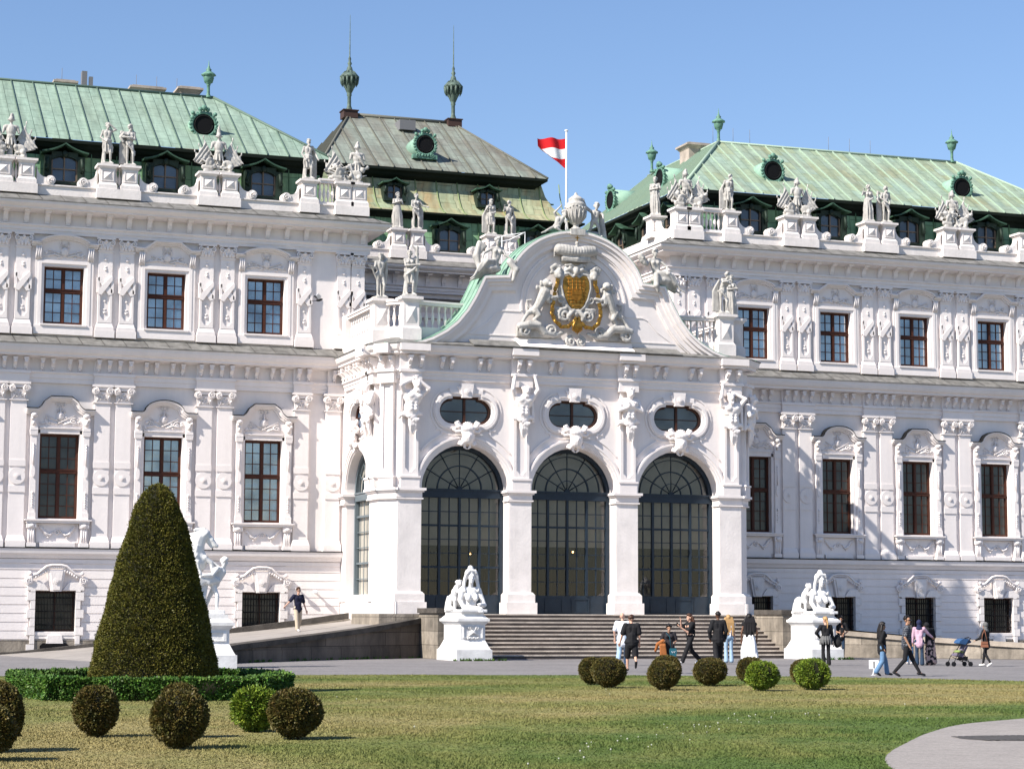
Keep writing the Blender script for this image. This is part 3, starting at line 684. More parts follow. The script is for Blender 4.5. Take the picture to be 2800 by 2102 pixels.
facewall(m, XA, XB, 1.6, 13.2, [archopen(c, AR, 1.62) for c in AC]+[stadium(c, OV['cz'], OV['hw'], OV['hh']) for c in AC], TF, WT)
SC_ = YW-90.0
facewall(m, 0, YW-(YF+.65), .2, 13.2, [archopen(SC_, 1.9, 2.6), stadium(SC_, OV['cz'], OV['hw'], OV['hh'])], TSd, .7)
facewall(m, 0, YW-(YF+.65), .2, 13.2, [archopen(YW-(YF+.65)-SC_, 1.9, 2.6)], TSr, .7)
for a, b in (((XS0, YF+.65), (XA, YF)), ((XB, YF), (XS1, YF+.65))):
    m.add([(a[0], a[1], .2), (b[0], b[1], .2), (b[0], b[1], 13.2), (a[0], a[1], 13.2)], [(0, 1, 2, 3)])
part('pavilion_wall', m, PL)

# ---- piers, impost, archivolts, panels : same dressing for front (3 bays) and sides (1 bay)
PIERS = [(XA, AC[0]-AR), (AC[0]+AR, AC[1]-AR), (AC[1]+AR, AC[2]-AR), (AC[2]+AR, XB)]
m = MB(); mr = MB()
def impost(mb, a, b, T, ret=.6):
    mb.T = T
    for z0, z1, o in ((6.62, 6.68, .07), (6.70, 6.92, .03), (6.92, 6.99, .10), (6.99, 7.10, .17)): mb.box(a-o, -.06-o, z0, b+o, ret, z1)
    mb.T = None
def pierbase(mb, a, b, T, ret=.6):
    mb.T = T; mb.frus(a-.13, -.2, b+.13, ret, 2.28, 2.62, .0, .0); mb.frus(a-.12, -.18, b+.12, ret, 2.622, 2.72, .08, .08); mb.box(a-.2, -.28, 1.7, b+.2, ret, 2.278); mb.T = None
for a, b in PIERS:
    q = MB(); pierbase(q, a, b, TF); q.T = TF; q.box(a, -.055, 2.7, b, .02, 6.62); po = part('pier', q, PLR); q = MB(); impost(q, a, b, TF); obj('impost', q, PL, po)
TS2 = TSd
for T in (TSd, TSr):
    sc = SC_ if T is TSd else YW-(YF+.65)-SC_
    L_ = YW-(YF+.65)
    for a, b in ((.04, sc-1.9), (sc+1.9, L_-.02)):
        q = MB(); q.T = T; q.box(a-.02, -.07, 2.3, b+.02, .3, 2.55); po = part('pier', q, PLR); q = MB(); impost(q, a, b, T); obj('impost', q, PL, po)
# chamfer dressing
for a, b in (((XS0, YF+.65), (XA, YF)), ((XB, YF), (XS1, YF+.65))):
    T = frame(a, (b[0]-a[0], b[1]-a[1])); q = MB(); pierbase(q, .05, .85, T, .3); po = part('pier', q, PLR); q = MB(); impost(q, .02, .88, T, .3); obj('impost', q, PL, po)
def dress(c, T, r=AR, wbay=2.5):
    m.T = T
    # archivolt : three stepped rings
    for r0, r1, y in ((r, r+.09, -.07), (r+.09, r+.2, -.11), (r+.2, r+.29, -.15)):
        m.strip(arc(c, SPR+.08, r0, 0, 180, 28), arc(c, SPR+.08, r1, 0, 180, 28), y, .02)
    # outer sunk/raised contour : shoulders under the lozenge window
    k = r+.52
    o = arc(c, SPR+.1, k, 38, 64, 6)+[(c+1.05, SPR+k+.0), (c+1.05, 9.68), (c+1.35, 9.68)]
    o2 = arc(c, SPR+.1, k+.07, 38, 64, 6)+[(c+1.12, SPR+k+.03), (c+1.12, 9.61), (c+1.35, 9.61)]
    for s in (1, -1):
        A = [(c+s*(x-c), z) for x, z in o]; B = [(c+s*(x-c), z) for x, z in o2]; m.strip(A, B, -.05, .02)
    # window casing
    P = stadium(c, OV['cz'], OV['hw'], OV['hh']); 
    def sc(f, g): return [(c+(x-c)*(OV['hw']+f)/OV['hw'], OV['cz']+(z-OV['cz'])*(OV['hh']+g)/OV['hh']) for x, z in P]
    for f0, f1, y in ((0, .10, -.06), (.10, .22, -.11), (.22, .28, -.07)):
        A = sc(f0, f0); B = sc(f1, f1); A.append(A[0]); B.append(B[0]); m.strip(A, B, y, .02)
    A = stadium(c, OV['cz'], 1.55, .98, 12, False); B = stadium(c, OV['cz'], 1.62, 1.05, 12, False); A.append(A[0]); B.append(B[0]); m.strip(A, B, -.04, .02)
    # keystone with rosette
    m.prism([(c-.3, OV['cz']+.72), (c+.3, OV['cz']+.72), (c+.42, 11.5), (c-.42, 11.5)], -.15, .02); m.prism([(c-.22, 11.02), (c+.22, 11.02), (c+.3, 11.62), (c-.3, 11.62)], -.2, .02)
    m.prism(arc(c, 11.28, .12, 0, 360, 12)[:-1], -.24, -.19); m.prism(arc(c, 11.28, .06, 0, 360, 12)[:-1], -.27, -.19)
    m.T = None
for c, T, r_ in [(c, TF, AR) for c in AC]+[(SC_, TSd, 1.9)]: m = MB(); dress(c, T, r_); part('arch_moulding', m, PL)
# herm shafts with sunk panels above the imposts
def shaft(x, T, w=.36):
    m.T = T; m.box(x-w-.06, -.22, 7.10, x+w+.06, .02, 7.52); m.box(x-w-.1, -.26, 7.52, x+w+.1, .02, 7.6)
    m.box(x-w, -.19, 7.6, x-w+.13, .02, 11.72); m.box(x+w-.13, -.19, 7.6, x+w, .02, 11.72); m.box(x-w+.13, -.12, 7.6, x+w-.13, .02, 11.72)
    m.prism([(x-w+.13, 7.6), (x+w-.13, 7.6), (x+w-.13, 7.95), (x+.12, 7.85), (x+.06, 7.75), (x-.06, 7.75), (x-.12, 7.85), (x-w+.13, 7.95)], -.188, .02)
    m.box(x-w-.1, -.34, 11.55, x+w+.1, .02, 12.02); m.box(x-w-.17, -.42, 12.02, x+w+.17, .02, 12.14)
    m.T = None
SH = [26.22, 31.25, 36.25, 41.28]

TCL = frame((XS0, YF+.65), (XA-XS0, -.65)); TCR = frame((XB, YF), (XS1-XB, .65))
for a in [(x, TF) for x in SH]+[(4.95, TSd, .34), (5.62, TSd, .3), (.45, TCR, .3), (.45, TCL, .3)]: m = MB(); shaft(*a); part('herm_shaft', m, PL)
# ---- entablature and cornice following the plan
m = MB()
plan = [(XS0, YW-.6), (XS0, YF+.62), (XA, YF), (XB, YF), (XS1, YF+.62), (XS1, YW-.6)]
m.sweep(plan, [(0, 11.72), (.1, 11.74), (.1, 11.9), (.14, 11.92), (.14, 12.03), (.22, 12.08), (.22, 12.14), (.06, 12.16), (.06, 12.72), (.34, 12.78), (.44, 12.80), (.44, 12.88), (.54, 12.96), (.60, 13.08), (.62, 13.19), (0, 13.2)])
for T, a, b in [(TF, XA-.02, XA+1.1), (TF, XB-1.1, XB+.02)]+[(TF, x-.5, x+.5) for x in SH[1:3]]:
    m.T = T; m.box(a, -.3, 12.15, b, .02, 12.78); m.box(a-.05, -.62, 12.78, b+.05, .02, 12.9); m.box(a-.1, -.76, 12.9, b+.1, .02, 13.19); m.T = None
m.T = TCL; m.box(.1, -.75, 12.8, .8, .1, 13.19); m.T = TSd; m.box(4.6, -.72, 12.8, 6.0, .1, 13.19); m.T = None
part('pavilion_cornice', m, PL)
for c in AC:
    for o in (-1.15, -.72, .55, .98): corb(c+o, -.06, TF)
for x in SH[1:3]:
    for o in (-.22, .22): corb(x+o, -.3, TF)
for x in (26.1, 26.6, 41.0, 41.5): corb(x, -.3, TF)
for u in (.6, 1.1, 1.9, 2.4, 3.2, 3.7, 4.7, 5.2, 5.7): corb(u, -.06, TSd)
corb(.25, -.06, TCL); corb(.7, -.06, TCL)
m = MB(); m.sweep(plan, [(.66, 13.195), (.66, 13.235), (-.5, 13.6), (-.5, 13.3), (0, 13.235)])
m.prismz([(XS0+.3, YF+.9), (XA+.1, YF+.4), (XB-.1, YF+.4), (XS1-.3, YF+.9), (XS1-.3, YC-2), (XS0+.3, YC-2)], 13.3, 13.55)
part('terrace_roof', m, SLATE)

# ---- herm figures (atlantes) growing out of the shafts
def herm(seed, arms, beard=True):
    b = Blob(); r = random.Random(seed); lean = {0: .1, 1: .05, 2: 0, 3: -.08}[seed % 4]
    # origin: waist on the shaft, y toward wall is +
    b.ell((0, -.3, .25), (.34, .26, .42)); b.ell((lean*.5, -.34, .72), (.42, .28, .36)); b.cap((-.34+lean, -.34, .92), (.34+lean, -.34, .92), .17)
    b.ell((-.16+lean, -.52, .78), (.19, .12, .14)); b.ell((.18+lean, -.52, .78), (.19, .12, .14))
    for k in range(3): b.ell((-.1+lean*.4, -.53, .5-.14*k), (.09, .06, .07)); b.ell((.1+lean*.4, -.53, .5-.14*k), (.09, .06, .07))
    hx = lean*2; hz = 1.24 if seed % 4 != 1 else 1.16
    b.cap((lean, -.38, .98), (hx, -.46, 1.1), .14, .12); b.ell((hx, -.5, hz), (.17, .2, .21)); b.ell((hx, -.7, hz-.02), (.04, .05, .06))
    for k in range(14): a = r.uniform(0, 6.28); b.ell((hx+.16*math.cos(a), -.46+.12*math.sin(a), hz+.12+r.uniform(-.05, .1)), (.065, .065, .06))
    if beard:
        for k in range(6): b.ell((hx+r.uniform(-.09, .09), -.62, hz-.18-r.uniform(0, .08)), (.05, .05, .07))
    S = {(-1): Vector((-.42+lean, -.34, .92)), 1: Vector((.42+lean, -.34, .92))}
    for s in (-1, 1):
        for mode in [arms[0] if s < 0 else arms[1]]:
            if mode == 'up': e = S[s]+Vector((s*.16, -.2, .32)); h = e+Vector((-s*.12, .05, .55))
            elif mode == 'head': e = S[s]+Vector((s*.2, -.22, .3)); h = Vector((hx+s*.08, -.35, hz+.3))
            elif mode == 'cross': e = S[s]+Vector((s*.12, -.16, -.42)); h = Vector((-s*.12, -.62, .74))
            elif mode == 'over': e = S[s]+Vector((s*.18, -.22, .18)); h = Vector((-s*.05+hx, -.55, hz+.3))
            else: e = S[s]+Vector((s*.1, -.1, -.45)); h = e+Vector((-s*.2, -.2, -.3))
            b.cap(S[s], e, .13, .1); b.cap(e, h, .1, .07); b.ell(h, (.08, .07, .1))
            for f in range(4): b.cap(h+Vector(((f-1.5)*.04, -.03, .02)), h+Vector(((f-1.5)*.05, -.06, .12)), .022)
    # swag of drapery at the waist with a hanging tail
    for k in range(11):
        a = k/10; b.cap((-.42+.84*a, -.34-.1*math.sin(3*a), -.02+.1*math.sin(9*a)), (.3-.5*a, -.44-.05*(k % 2), -.2-.1*math.sin(5*a)), .075, .05)
    for k in range(6): b.chain([(-.12+.05*k, -.42, -.15), (-.1+.055*k, -.36-.06*(k % 2), -.45), (-.04+.03*k, -.3, -.72-.05*(k % 3))], [.07, .06, .035])
    b.cap((.45, -.3, .95), (.5, -.25, -.1), .07, .09) if seed % 2 else b.cap((-.46, -.3, .95), (-.5, -.25, -.1), .07, .09)
    return b.mesh('herm_figure', .03, 1)
HM = [herm(0, ('head', 'over')), herm(1, ('up', 'up')), herm(2, ('cross', 'cross'), False), herm(3, ('up', 'head'))]
def addherm(me, x, T):
    p = T @ Vector((x, 0, 10.2)); ang = math.atan2(T[1][0], T[0][0])
    o = obj('herm_figure', me, PL, PAL, p-P0, ang); return o
for i, x in enumerate(SH): addherm(HM[[0, 1, 2, 3][i]], x, TF)
addherm(HM[0], 5.0, TSd); addherm(HM[2], 5.62, TSd); addherm(HM[2], .45, TCR)
# ---- grotesque masks below the lozenge windows
def mask(seed):
    b = Blob(); r = random.Random(seed)
    b.ell((0, -.3, .1), (.3, .24, .4)); b.ell((0, -.34, .5), (.34, .2, .2)); b.ell((0, -.5, .12), (.06, .09, .1)); b.ell((-.1, -.45, .22), (.08, .06, .05)); b.ell((.1, -.45, .22), (.08, .06, .05)); b.ell((0, -.42, -.1), (.12, .08, .08))
    for k in range(12): a = R(-150+k*27); b.ell((.27*math.cos(a), -.28, .12+.32*math.sin(a)), (.09, .09, .09))
    for s in (-1, 1):
        b.chain([(s*.2, -.22, .55), (s*.42, -.26, .62), (s*.56, -.22, .8), (s*.44, -.2, .88), (s*.36, -.2, .78)], [.12, .11, .08, .06, .05])
        b.chain([(s*.3, -.2, .4), (s*.52, -.2, .36), (s*.66, -.18, .46), (s*.56, -.2, .56)], [.11, .09, .07, .05])
        b.chain([(s*.15, -.25, -.1), (s*.3, -.25, -.3), (s*.42, -.2, -.25), (s*.36, -.2, -.12)], [.09, .08, .06, .05])
        b.chain([(s*.1, -.22, -.2), (s*.14, -.2, -.42), (s*.04, -.2, -.5)], [.07, .06, .04])
    for k in range(5): a = R(50+k*20); b.cap((.08*math.cos(a), -.32, .55), (.3*math.cos(a), -.28, .55+.3*math.sin(a)), .06, .045)
    return b.mesh('mask', .028, 1)
MM = [mask(1), mask(2)]
for i, c in enumerate(AC): obj('window_mask', MM[i % 2], PL, PAL, Vector((c, YF-.02, 9.24))-P0).scale = (.92, .95, .84)
obj('window_mask', MM[0], PL, PAL, (TSd @ Vector((SC_, 0, 9.35)))-P0, R(-90))

# ---- lozenge windows
def lozenge(c, T, mt, wd):
    m = MB(); m.T = T; P = stadium(c, OV['cz'], OV['hw'], OV['hh'])
    A = P+[P[0]]; B = [(c+(x-c)*.9, OV['cz']+(z-OV['cz'])*.84) for x, z in A]; m.strip(A, B, .2, .3)
    m.box(c-.05, .19, OV['cz']-.5, c+.05, .3, OV['cz']+.6); m.box(c-1.05, .21, OV['cz']-.015, c-.05, .29, OV['cz']+.015); m.box(c+.05, .21, OV['cz']-.015, c+1.05, .29, OV['cz']+.015)
    o = part('lozenge_window', m, wd)
    m = MB(); m.T = T; m.add([(x, .27, z) for x, z in P], [tuple(range(len(P)))]); obj('window_pane', m, mt, o)
for c in AC: lozenge(c, TF, GMID, WOODD)
lozenge(SC_, TSd, GSKY, WOOD)

# ---- great glazed arches
def glazed(c, T, r, z0, doors, bar=.045, y=.82, cols=8):
    m = MB(); m.T = T; zt0, zt1 = 6.76, 7.14
    m.strip(arc(c, SPR, r, 0, 180, 28), arc(c, SPR, r-.17, 0, 180, 28), y-.12, y+.14)
    m.box(c-r, y-.12, z0, c-r+.16, y+.14, SPR); m.box(c+r-.16, y-.12, z0, c+r, y+.14, SPR)
    m.box(c-r+.16, y-.14, zt0, c+r-.16, y+.14, zt1); m.box(c-r+.16, y-.18, zt1-.07, c+r-.16, y+.14, zt1)
    # fanlight
    for rr, t in ((r*.78, .035), (r*.52, .055), (r*.25, .03)): m.strip(arc(c, zt1, rr, 1, 179, 24), arc(c, zt1, rr-t, 1, 179, 24), y-.04, y+.06)
    for k in range(1, 6):
        a = R(180*k/6); m.tube([(c+.08*math.cos(a), y, zt1+.08*math.sin(a)), (c+(r-.12)*math.cos(a), y, zt1+(r-.12)*math.sin(a)*.985)], .026, 4)
    m.prism(arc(c, zt1, .12, 0, 180, 10), y-.06, y+.06)
    zb = z0
    if doors:
        zb = 2.60; m.box(c-r+.16, y-.02, z0, c+r-.16, y+.06, zb)
        for x in (c-.62, c+.62): m.strip([(x-.42, z0+.2), (x+.42, z0+.2), (x+.42, zb-.12), (x-.42, zb-.12), (x-.42, z0+.2)], [(x-.37, z0+.25), (x+.37, z0+.25), (x+.37, zb-.17), (x-.37, zb-.17), (x-.37, z0+.25)], y-.05, y)
    W = 2*(r-.16); st = [c-r+.16+W*k/cols for k in range(1, cols)]
    for k, x in enumerate(st): w_ = .05 if k in (1, 3, 5) else .02; m.box(x-w_*(1 if doors else .5), y-(.03 if not doors else .09 if w_ > .03 else .03), zb, x+w_*(1 if doors else .5), y+(.04 if doors else .0), zt0)
    n = 7 if doors else 6
    for k in range(1, n):
        z = zb+(zt0-zb)*k/n; t = .045 if k == 2 or k == 5 else .018; m.box(c-r+.16, y-(.05 if t > .03 else .025), z-t, c+r-.16, y+.035, z+t)
    o = part('glazed_door' if doors else 'glazed_arch', m, BLUE if doors else MT['grey_blue_paint'])
    m = MB(); m.T = T; P = [(c+(r-.1), zb)]+arc(c, SPR, r-.1, 0, 180, 20)+[(c-(r-.1), zb)]; m.add([(x, y+.0, z) for x, z in P], [tuple(range(len(P)))]); obj('door_pane' if doors else 'window_pane', m, GCLR, o)
    m = MB(); m.T = T
    zbl = 4.72 if doors else z0
    P = [(c+(r+.1), zbl)]+arc(c, SPR, r+.1, 0, 180, 20)+[(c-(r+.1), zbl)]; m.add([(x, y+(.3 if doors else .1), z) for x, z in P], [tuple(range(len(P)))]); obj('roller_blind', m, BLIND if doors else BLINDC, o)
    return o
mat('grey_blue_paint', (.11, .14, .16), .4)
for c in AC: glazed(c, TF, AR, 1.66, True)
glazed(SC_, TSd, 1.9, 2.62, False, y=.5, cols=6)
# dark vestibule behind the doors, with a few lit wall lamps
m = MB(); m.add([(XS0+.7, YF+1.02, 1.7), (XS1-.7, YF+1.02, 1.7), (XS1-.7, YW+3, 1.7), (XS0+.7, YW+3, 1.7), (XS0+.7, YW+3, 9.5), (XS1-.7, YW+3, 9.5), (XS0+.7, YF+1.02, 9.5), (XS1-.7, YF+1.02, 9.5)], [(0, 1, 2, 3), (3, 2, 5, 4), (4, 5, 7, 6), (0, 3, 4, 6), (1, 7, 5, 2)])
part('vestibule_room', m, INT)
m = MB()
for k in range(26): x = XS0+1+k*.62; m.box(x, YW+2.6, 1.7, x+.28, YW+2.75, 9)
part('vestibule_columns', m, mat('dark_timber', (.035, .022, .012), .8))
m = MB()
pass
LAMP = bpy.data.materials.new('lamp_glow'); LAMP.use_nodes = True; LAMP.node_tree.nodes['Principled BSDF'].inputs['Emission Color'].default_value = (1, .55, .2, 1); LAMP.node_tree.nodes['Principled BSDF'].inputs['Emission Strength'].default_value = 6
for x in (32.0, 37.2): m = MB(); m.ball((x, YW+2.2, 4.62+.15*(x > 35)), .045, n=6); part('wall_lamp', m, LAMP)

# ---- great curved gable
HP = [(8.75, 13.2), (8.1, 13.22), (7.6, 13.28), (7.1, 13.38), (6.6, 13.56), (6.0, 13.9), (5.5, 14.3), (5.05, 14.85), (4.72, 15.4), (4.45, 15.95), (4.27, 16.34)]
AP = [(3.32*math.cos(R(a)), 15.6+2.98*math.sin(R(a))) for a in range(16, 91, 6)]+[(0, 18.58)]
right = HP+[(3.3, 16.42)]+AP[:-1]
GAB = right+[(-x, z) for x, z in reversed(right)]
def inset(P, d):
    out = []
    for i, (x, z) in enumerate(P):
        a = Vector(P[max(i-1, 0)]); b = Vector(P[min(i+1, len(P)-1)]); p = Vector((x, z))
        n0 = (p-a).normalized() if (p-a).length > 0 else (b-p).normalized(); n1 = (b-p).normalized() if (b-p).length > 0 else n0
        q0 = Vector((-n0.y, n0.x)); q1 = Vector((-n1.y, n1.x)); q = q0+q1; q = q/max(.6, q.dot(q0)); out.append((x+q.x*d, z+q.y*d))
    return out
def clipb(P, zmin): return [(x, max(z, zmin)) for x, z in P]
W = lambda P: [(x+XC, z) for x, z in P]
m = MB()
n = len(GAB); B = W(GAB)
m.prism(W(inset(GAB, .5)), YF+.06, YF+.5)
for a, b, y in ((0, .1, -.34), (.1, .26, -.27), (.26, .40, -.16), (.40, .62, -.08), (.62, .68, -.02)):
    m.strip(W(clipb(inset(GAB, a), 13.2)), W(clipb(inset(GAB, b), 13.2)), YF+y, YF+.3)
# inner round field moulding and base panel
for r0, r1, y in ((2.42, 2.5, -.0), (2.18, 2.24, .02)):
    m.strip([(XC+r0*math.cos(R(a)), 15.3+r0*math.sin(R(a))) for a in range(-8, 189, 7)], [(XC+r1*math.cos(R(a)), 15.3+r1*math.sin(R(a))) for a in range(-8, 189, 7)], YF+y, YF+.1)
for s in (-1, 1):
    A = [(XC+s*x, z) for x, z in ((2.5, 14.9), (3.3, 14.9), (3.55, 14.8), (4.0, 14.3), (4.7, 13.86), (2.6, 13.86))]; Bp = [(XC+s*x, z) for x, z in ((2.5, 14.95), (3.35, 14.95), (3.62, 14.83), (4.06, 14.34), (4.9, 13.81), (2.6, 13.81))]
    m.strip(A, Bp, YF+.03, YF+.1)
m.prismx([(YF+.1, 13.2), (YF-.55, 13.22), (YF-.5, 13.3), (YF-.1, 13.55), (YF-.02, 13.75), (YF+.1, 13.75)], XC-2.75, XC+2.75)
part('gable', m, PL)
m = MB()   # copper barrel roof behind the gable
Po = W(inset(GAB, -.035)); Pi = W(inset(GAB, -.004))
m.strip(Po, Pi, YF-.33, YF+1.5)
m.cur = 0
for y in [YF+.1, YF+.8, YF+1.4]:
    m.strip(W(inset(GAB, -.075)), W(inset(GAB, -.02)), y-.03, y+.03)
part('gable_roof', m, CUL)
m = MB(); m.prismx([(YF-.78, 13.235), (YF-.78, 13.27), (YF-.1, 13.58), (YF-.1, 13.5)], XC-4.9, XC-2.76); m.prismx([(YF-.78, 13.235), (YF-.78, 13.27), (YF-.1, 13.58), (YF-.1, 13.5)], XC+2.76, XC+4.9); m.prismx([(YF-.82, 13.235), (YF-.82, 13.27), (YF-.52, 13.33), (YF-.52, 13.25)], XC-2.76, XC+2.76)
part('gable_sill_flashing', m, SLATE)
# ================= PARAPETS =================
def baluster_me(h, r=.085):
    m = MB(); p = [(.8, 0), (.8, .06), (.45, .08), (.35, .14), (.75, .26), (1.0, .38), (.85, .5), (.42, .66), (.34, .76), (.6, .82), (.42, .87), (.8, .9), (.8, 1)]
    m.lathe([(a*r, b*h) for a, b in p], seg=10); return m.mesh('baluster')
BAL = baluster_me(.98)
def pedestal(m, x, y, z0, w=.34, h=1.12, d=.34, T=None):
    """square pier with base, diamond panel and cap, z0 = top of plinth"""
    m.box(x-w-.08, y-d-.08, z0, x+w+.08, y+d+.08, z0+.2); m.frus(x-w-.06, y-d-.06, x+w+.06, y+d+.06, z0+.2, z0+.3, .05)
    m.box(x-w, y-d, z0+.3, x+w, y+d, z0+h-.2); m.frus(x-w-.02, y-d-.02, x+w+.02, y+d+.02, z0+h-.2, z0+h-.1, -.07); m.box(x-w-.12, y-d-.12, z0+h-.1, x+w+.12, y+d+.12, z0+h)
    zc = z0+(h+.1)/2; hh = (h-.62)/2
    m.strip([(x-w+.07, zc-hh), (x+w-.07, zc-hh), (x+w-.07, zc+hh), (x-w+.07, zc+hh), (x-w+.07, zc-hh)], [(x-w+.12, zc-hh+.04), (x+w-.12, zc-hh+.04), (x+w-.12, zc+hh-.04), (x-w+.12, zc+hh-.04), (x-w+.12, zc-hh+.04)], y-d-.03, y-d+.01)
    m.add([(x, y-d-.1, zc), (x-w+.14, y-d-.002, zc-hh+.06), (x+w-.14, y-d-.002, zc-hh+.06), (x+w-.14, y-d-.002, zc+hh-.06), (x-w+.14, y-d-.002, zc+hh-.06)], [(0, 1, 2), (0, 2, 3), (0, 3, 4), (0, 4, 1)])
def scrollwall(m, x, y, z0, s, h=.8, L_=.72, t=.2):
    """concave quadrant beside a pedestal ending in a volute; s=+1 runs to +x"""
    P = [(x, z0), (x, z0+h)]
    P += [(x+s*(.42-.42*math.cos(R(a)))*1., z0+h-(.48)*math.sin(R(a))) for a in range(15, 91, 15)]
    P += [(x+s*(L_-.12), z0+h-.5), (x+s*(L_-.12), z0)]
    if s < 0: P = P[::-1]
    m.prism(P, y-t, y+t)
    m.prism(arc(x+s*(L_-.12), z0+.19, .215, 0, 360, 16)[:-1], y-t-.04, y+t+.04)
    m.spiral(x+s*(L_-.12), y-t-.05, z0+.19, .15, 1.6, .03, R(90), -s, .04, 16)
def parapet(name, y, z0, x0, x1, pairs, singles=(), flat=(), wins=()):
    """plinth wall with pairs of pedestals joined by two balusters, scrolls each side"""
    m = MB(); m.box(x0, y-.18, z0, x1, y+.2, z0+.46); m.box(x0, y-.24, z0+.40, x1, y+.24, z0+.462)
    par = None
    for x in pairs: m.box(x-.97, y-.46, z0-.02, x+.97, y+.46, z0+.40)
    for x in pairs:
        for s in (-1, 1): pedestal(m, x+s*.5, y, z0+.402); scrollwall(m, x+s*.94, y, z0+.455, s)
        m.box(x-.16, y-.14, z0+.402, x+.16, y+.14, z0+.5); m.box(x-.17, y-.2, z0+1.42, x+.17, y+.2, z0+1.52)
    for x in singles: m.box(x-.46, y-.46, z0-.02, x+.46, y+.46, z0+.40); pedestal(m, x, y, z0+.402)
    o = part(name, m, PLR)
    for x in pairs:
        for q in (-.075, .075): b = obj('baluster', BAL, PL, o, (x+q, y, z0+.5))
    return o
def rail(par, a, b, z0, n, h=1.0, t=.16, endgap=0):
    """balustrade run between plan points a and b; adds its balusters under par"""
    a = Vector(a); b = Vector(b); d = b-a; L_ = d.length; T = frame(a, d)
    m = MB(); m.T = T; m.box(0, -t, z0, L_, t, z0+.14); m.box(0, -t-.02, z0+h+.1, L_, t+.02, z0+h+.22); m.box(0, -t-.07, z0+h+.22, L_, t+.07, z0+h+.3)
    o = obj('balustrade_rail', m, PL, par)
    for i in range(n): p = a+d*(i+.5)/n; q = obj('baluster', BAL, PL, par, (p.x, p.y, z0+.13))
    return o
ZP = 19.93; YP = YW+.12
LPAIR = [10.19, 14.69, 19.19, 5.69]; RPAIR = [48.35, 52.85, 57.35, 61.85]
pl = parapet('left_parapet', YP, ZP, XL0, 26.0, LPAIR, (23.35,))
m = MB()
for x in (25.0, 25.72): pedestal(m, x, YP, ZP+.402)
m.box(24.55, YP-.46, ZP-.02, 26.16, YP+.46, ZP+.40); part('corner_pedestal', m, PLR)
rail(pl, (23.82, YP), (24.6, YP), ZP+.42, 4, .92)
m = MB(); scrollwall(m, 22.9, YP, ZP+.455, -1); part('scroll_wall', m, PLR)
pr = parapet('right_parapet', YP, ZP, 41.6, XR1, RPAIR, (44.6,))
m = MB()
for x in (41.95, 42.6): pedestal(m, x, YP, ZP+.402)
m.box(41.45, YP-.46, ZP-.02, 43.05, YP+.46, ZP+.40); part('corner_pedestal', m, PLR); m = MB(); scrollwall(m, 45.04, YP, ZP+.455, 1); part('scroll_wall', m, PLR)
rail(pr, (43.06, YP), (44.14, YP), ZP+.42, 5, .92)
pc = parapet('centre_parapet', YC+.12, ZP, 26.2, 41.3, [31.2, 36.3])
m = MB()          # low wall and single pedestal along the flank
m.box(41.5, YP+.3, ZP, 41.86, YC, ZP+.46); pedestal(m, 41.7, 95.2, ZP+.402); scrollT = None
m.prismx([(95.6, ZP+.45), (95.6, ZP+1.25), (95.75, ZP+.95), (96.1, ZP+.72), (96.5, ZP+.7), (96.7, ZP+.45)], 41.55, 41.85); m.prismx([(94.8, ZP+.45), (94.8, ZP+1.25), (94.65, ZP+.95), (94.3, ZP+.72), (93.9, ZP+.7), (93.7, ZP+.45)], 41.55, 41.85)
m.box(25.64, YP+.3, ZP, 26.0, YC, ZP+.46)
part('flank_parapet', m, PLR)
# ---- terrace balustrade on the pavilion
ZT = 13.58; tb = MB()
TP = [(25.3, YF+1.5), (26.3, YF+.42)]
tb.T = None
def tped(x, y, w=.35):
    tb.box(x-w-.08, y-w-.08, ZT-.3, x+w+.08, y+w+.08, ZT+.36); tb.frus(x-w-.06, y-w-.06, x+w+.06, y+w+.06, ZT+.36, ZT+.46, .06); tb.box(x-w, y-w, ZT+.46, x+w, y+w, ZT+1.5)
    tb.frus(x-w-.02, y-w-.02, x+w+.02, y+w+.02, ZT+1.5, ZT+1.62, -.08); tb.box(x-w-.14, y-w-.14, ZT+1.62, x+w+.14, y+w+.14, ZT+1.74)
    tb.add([(x, y-w-.1, ZT+.98), (x-w+.12, y-w-.002, ZT+.58), (x+w-.12, y-w-.002, ZT+.58), (x+w-.12, y-w-.002, ZT+1.38), (x-w+.12, y-w-.002, ZT+1.38)], [(0, 1, 2), (0, 2, 3), (0, 3, 4), (0, 4, 1)])
XF = {-1: (lambda x: x), 1: (lambda x: 2*XC-x)}
def runT(a, b): return frame(a, (b[0]-a[0], b[1]-a[1]))
for s in (-1, 1):
    X = XF[s]
    for x, y in TP: tb = MB(); tped(X(x), y); part('terrace_pedestal', tb, PLR)
    tb = MB(); tb.box(X(25.3)-.3, YW-.6, ZT-.2, X(25.3)+.3, YW-.05, ZT+1.65)
    a, b = sorted((X(25.1), X(25.5))); tb.box(a, YF+1.9, ZT-.3, b, YW-.5, ZT+.36)
    a, b = sorted((X(25.6), X(26.9))); tb.T = runT(*sorted(((X(25.5), YF+1.3), (X(26.1), YF+.6)))); tb.box(0, -.2, ZT-.3, .9, .2, ZT+.36); tb.T = None
    tb.T = runT(*sorted(((X(26.7), YF+.62), (X(31.2), YF+1.3)))); tb.box(0, -.2, ZT-.3, 4.5, .2, ZT+.36); tb.T = None
    to = part('terrace_balustrade', tb, PLR)
    pp = [(X(25.3), YW-.6), (X(25.3), YF+1.95)]
    rail(to, *(pp if s < 0 else pp[::-1]), ZT+.36, 15, 1.0)
    rail(to, *sorted(((X(25.5), YF+1.28), (X(26.1), YF+.64))), ZT+.36, 3, 1.0); rail(to, *sorted(((X(26.7), YF+.62), (X(31.2), YF+1.3))), ZT+.36, 15, 1.0)
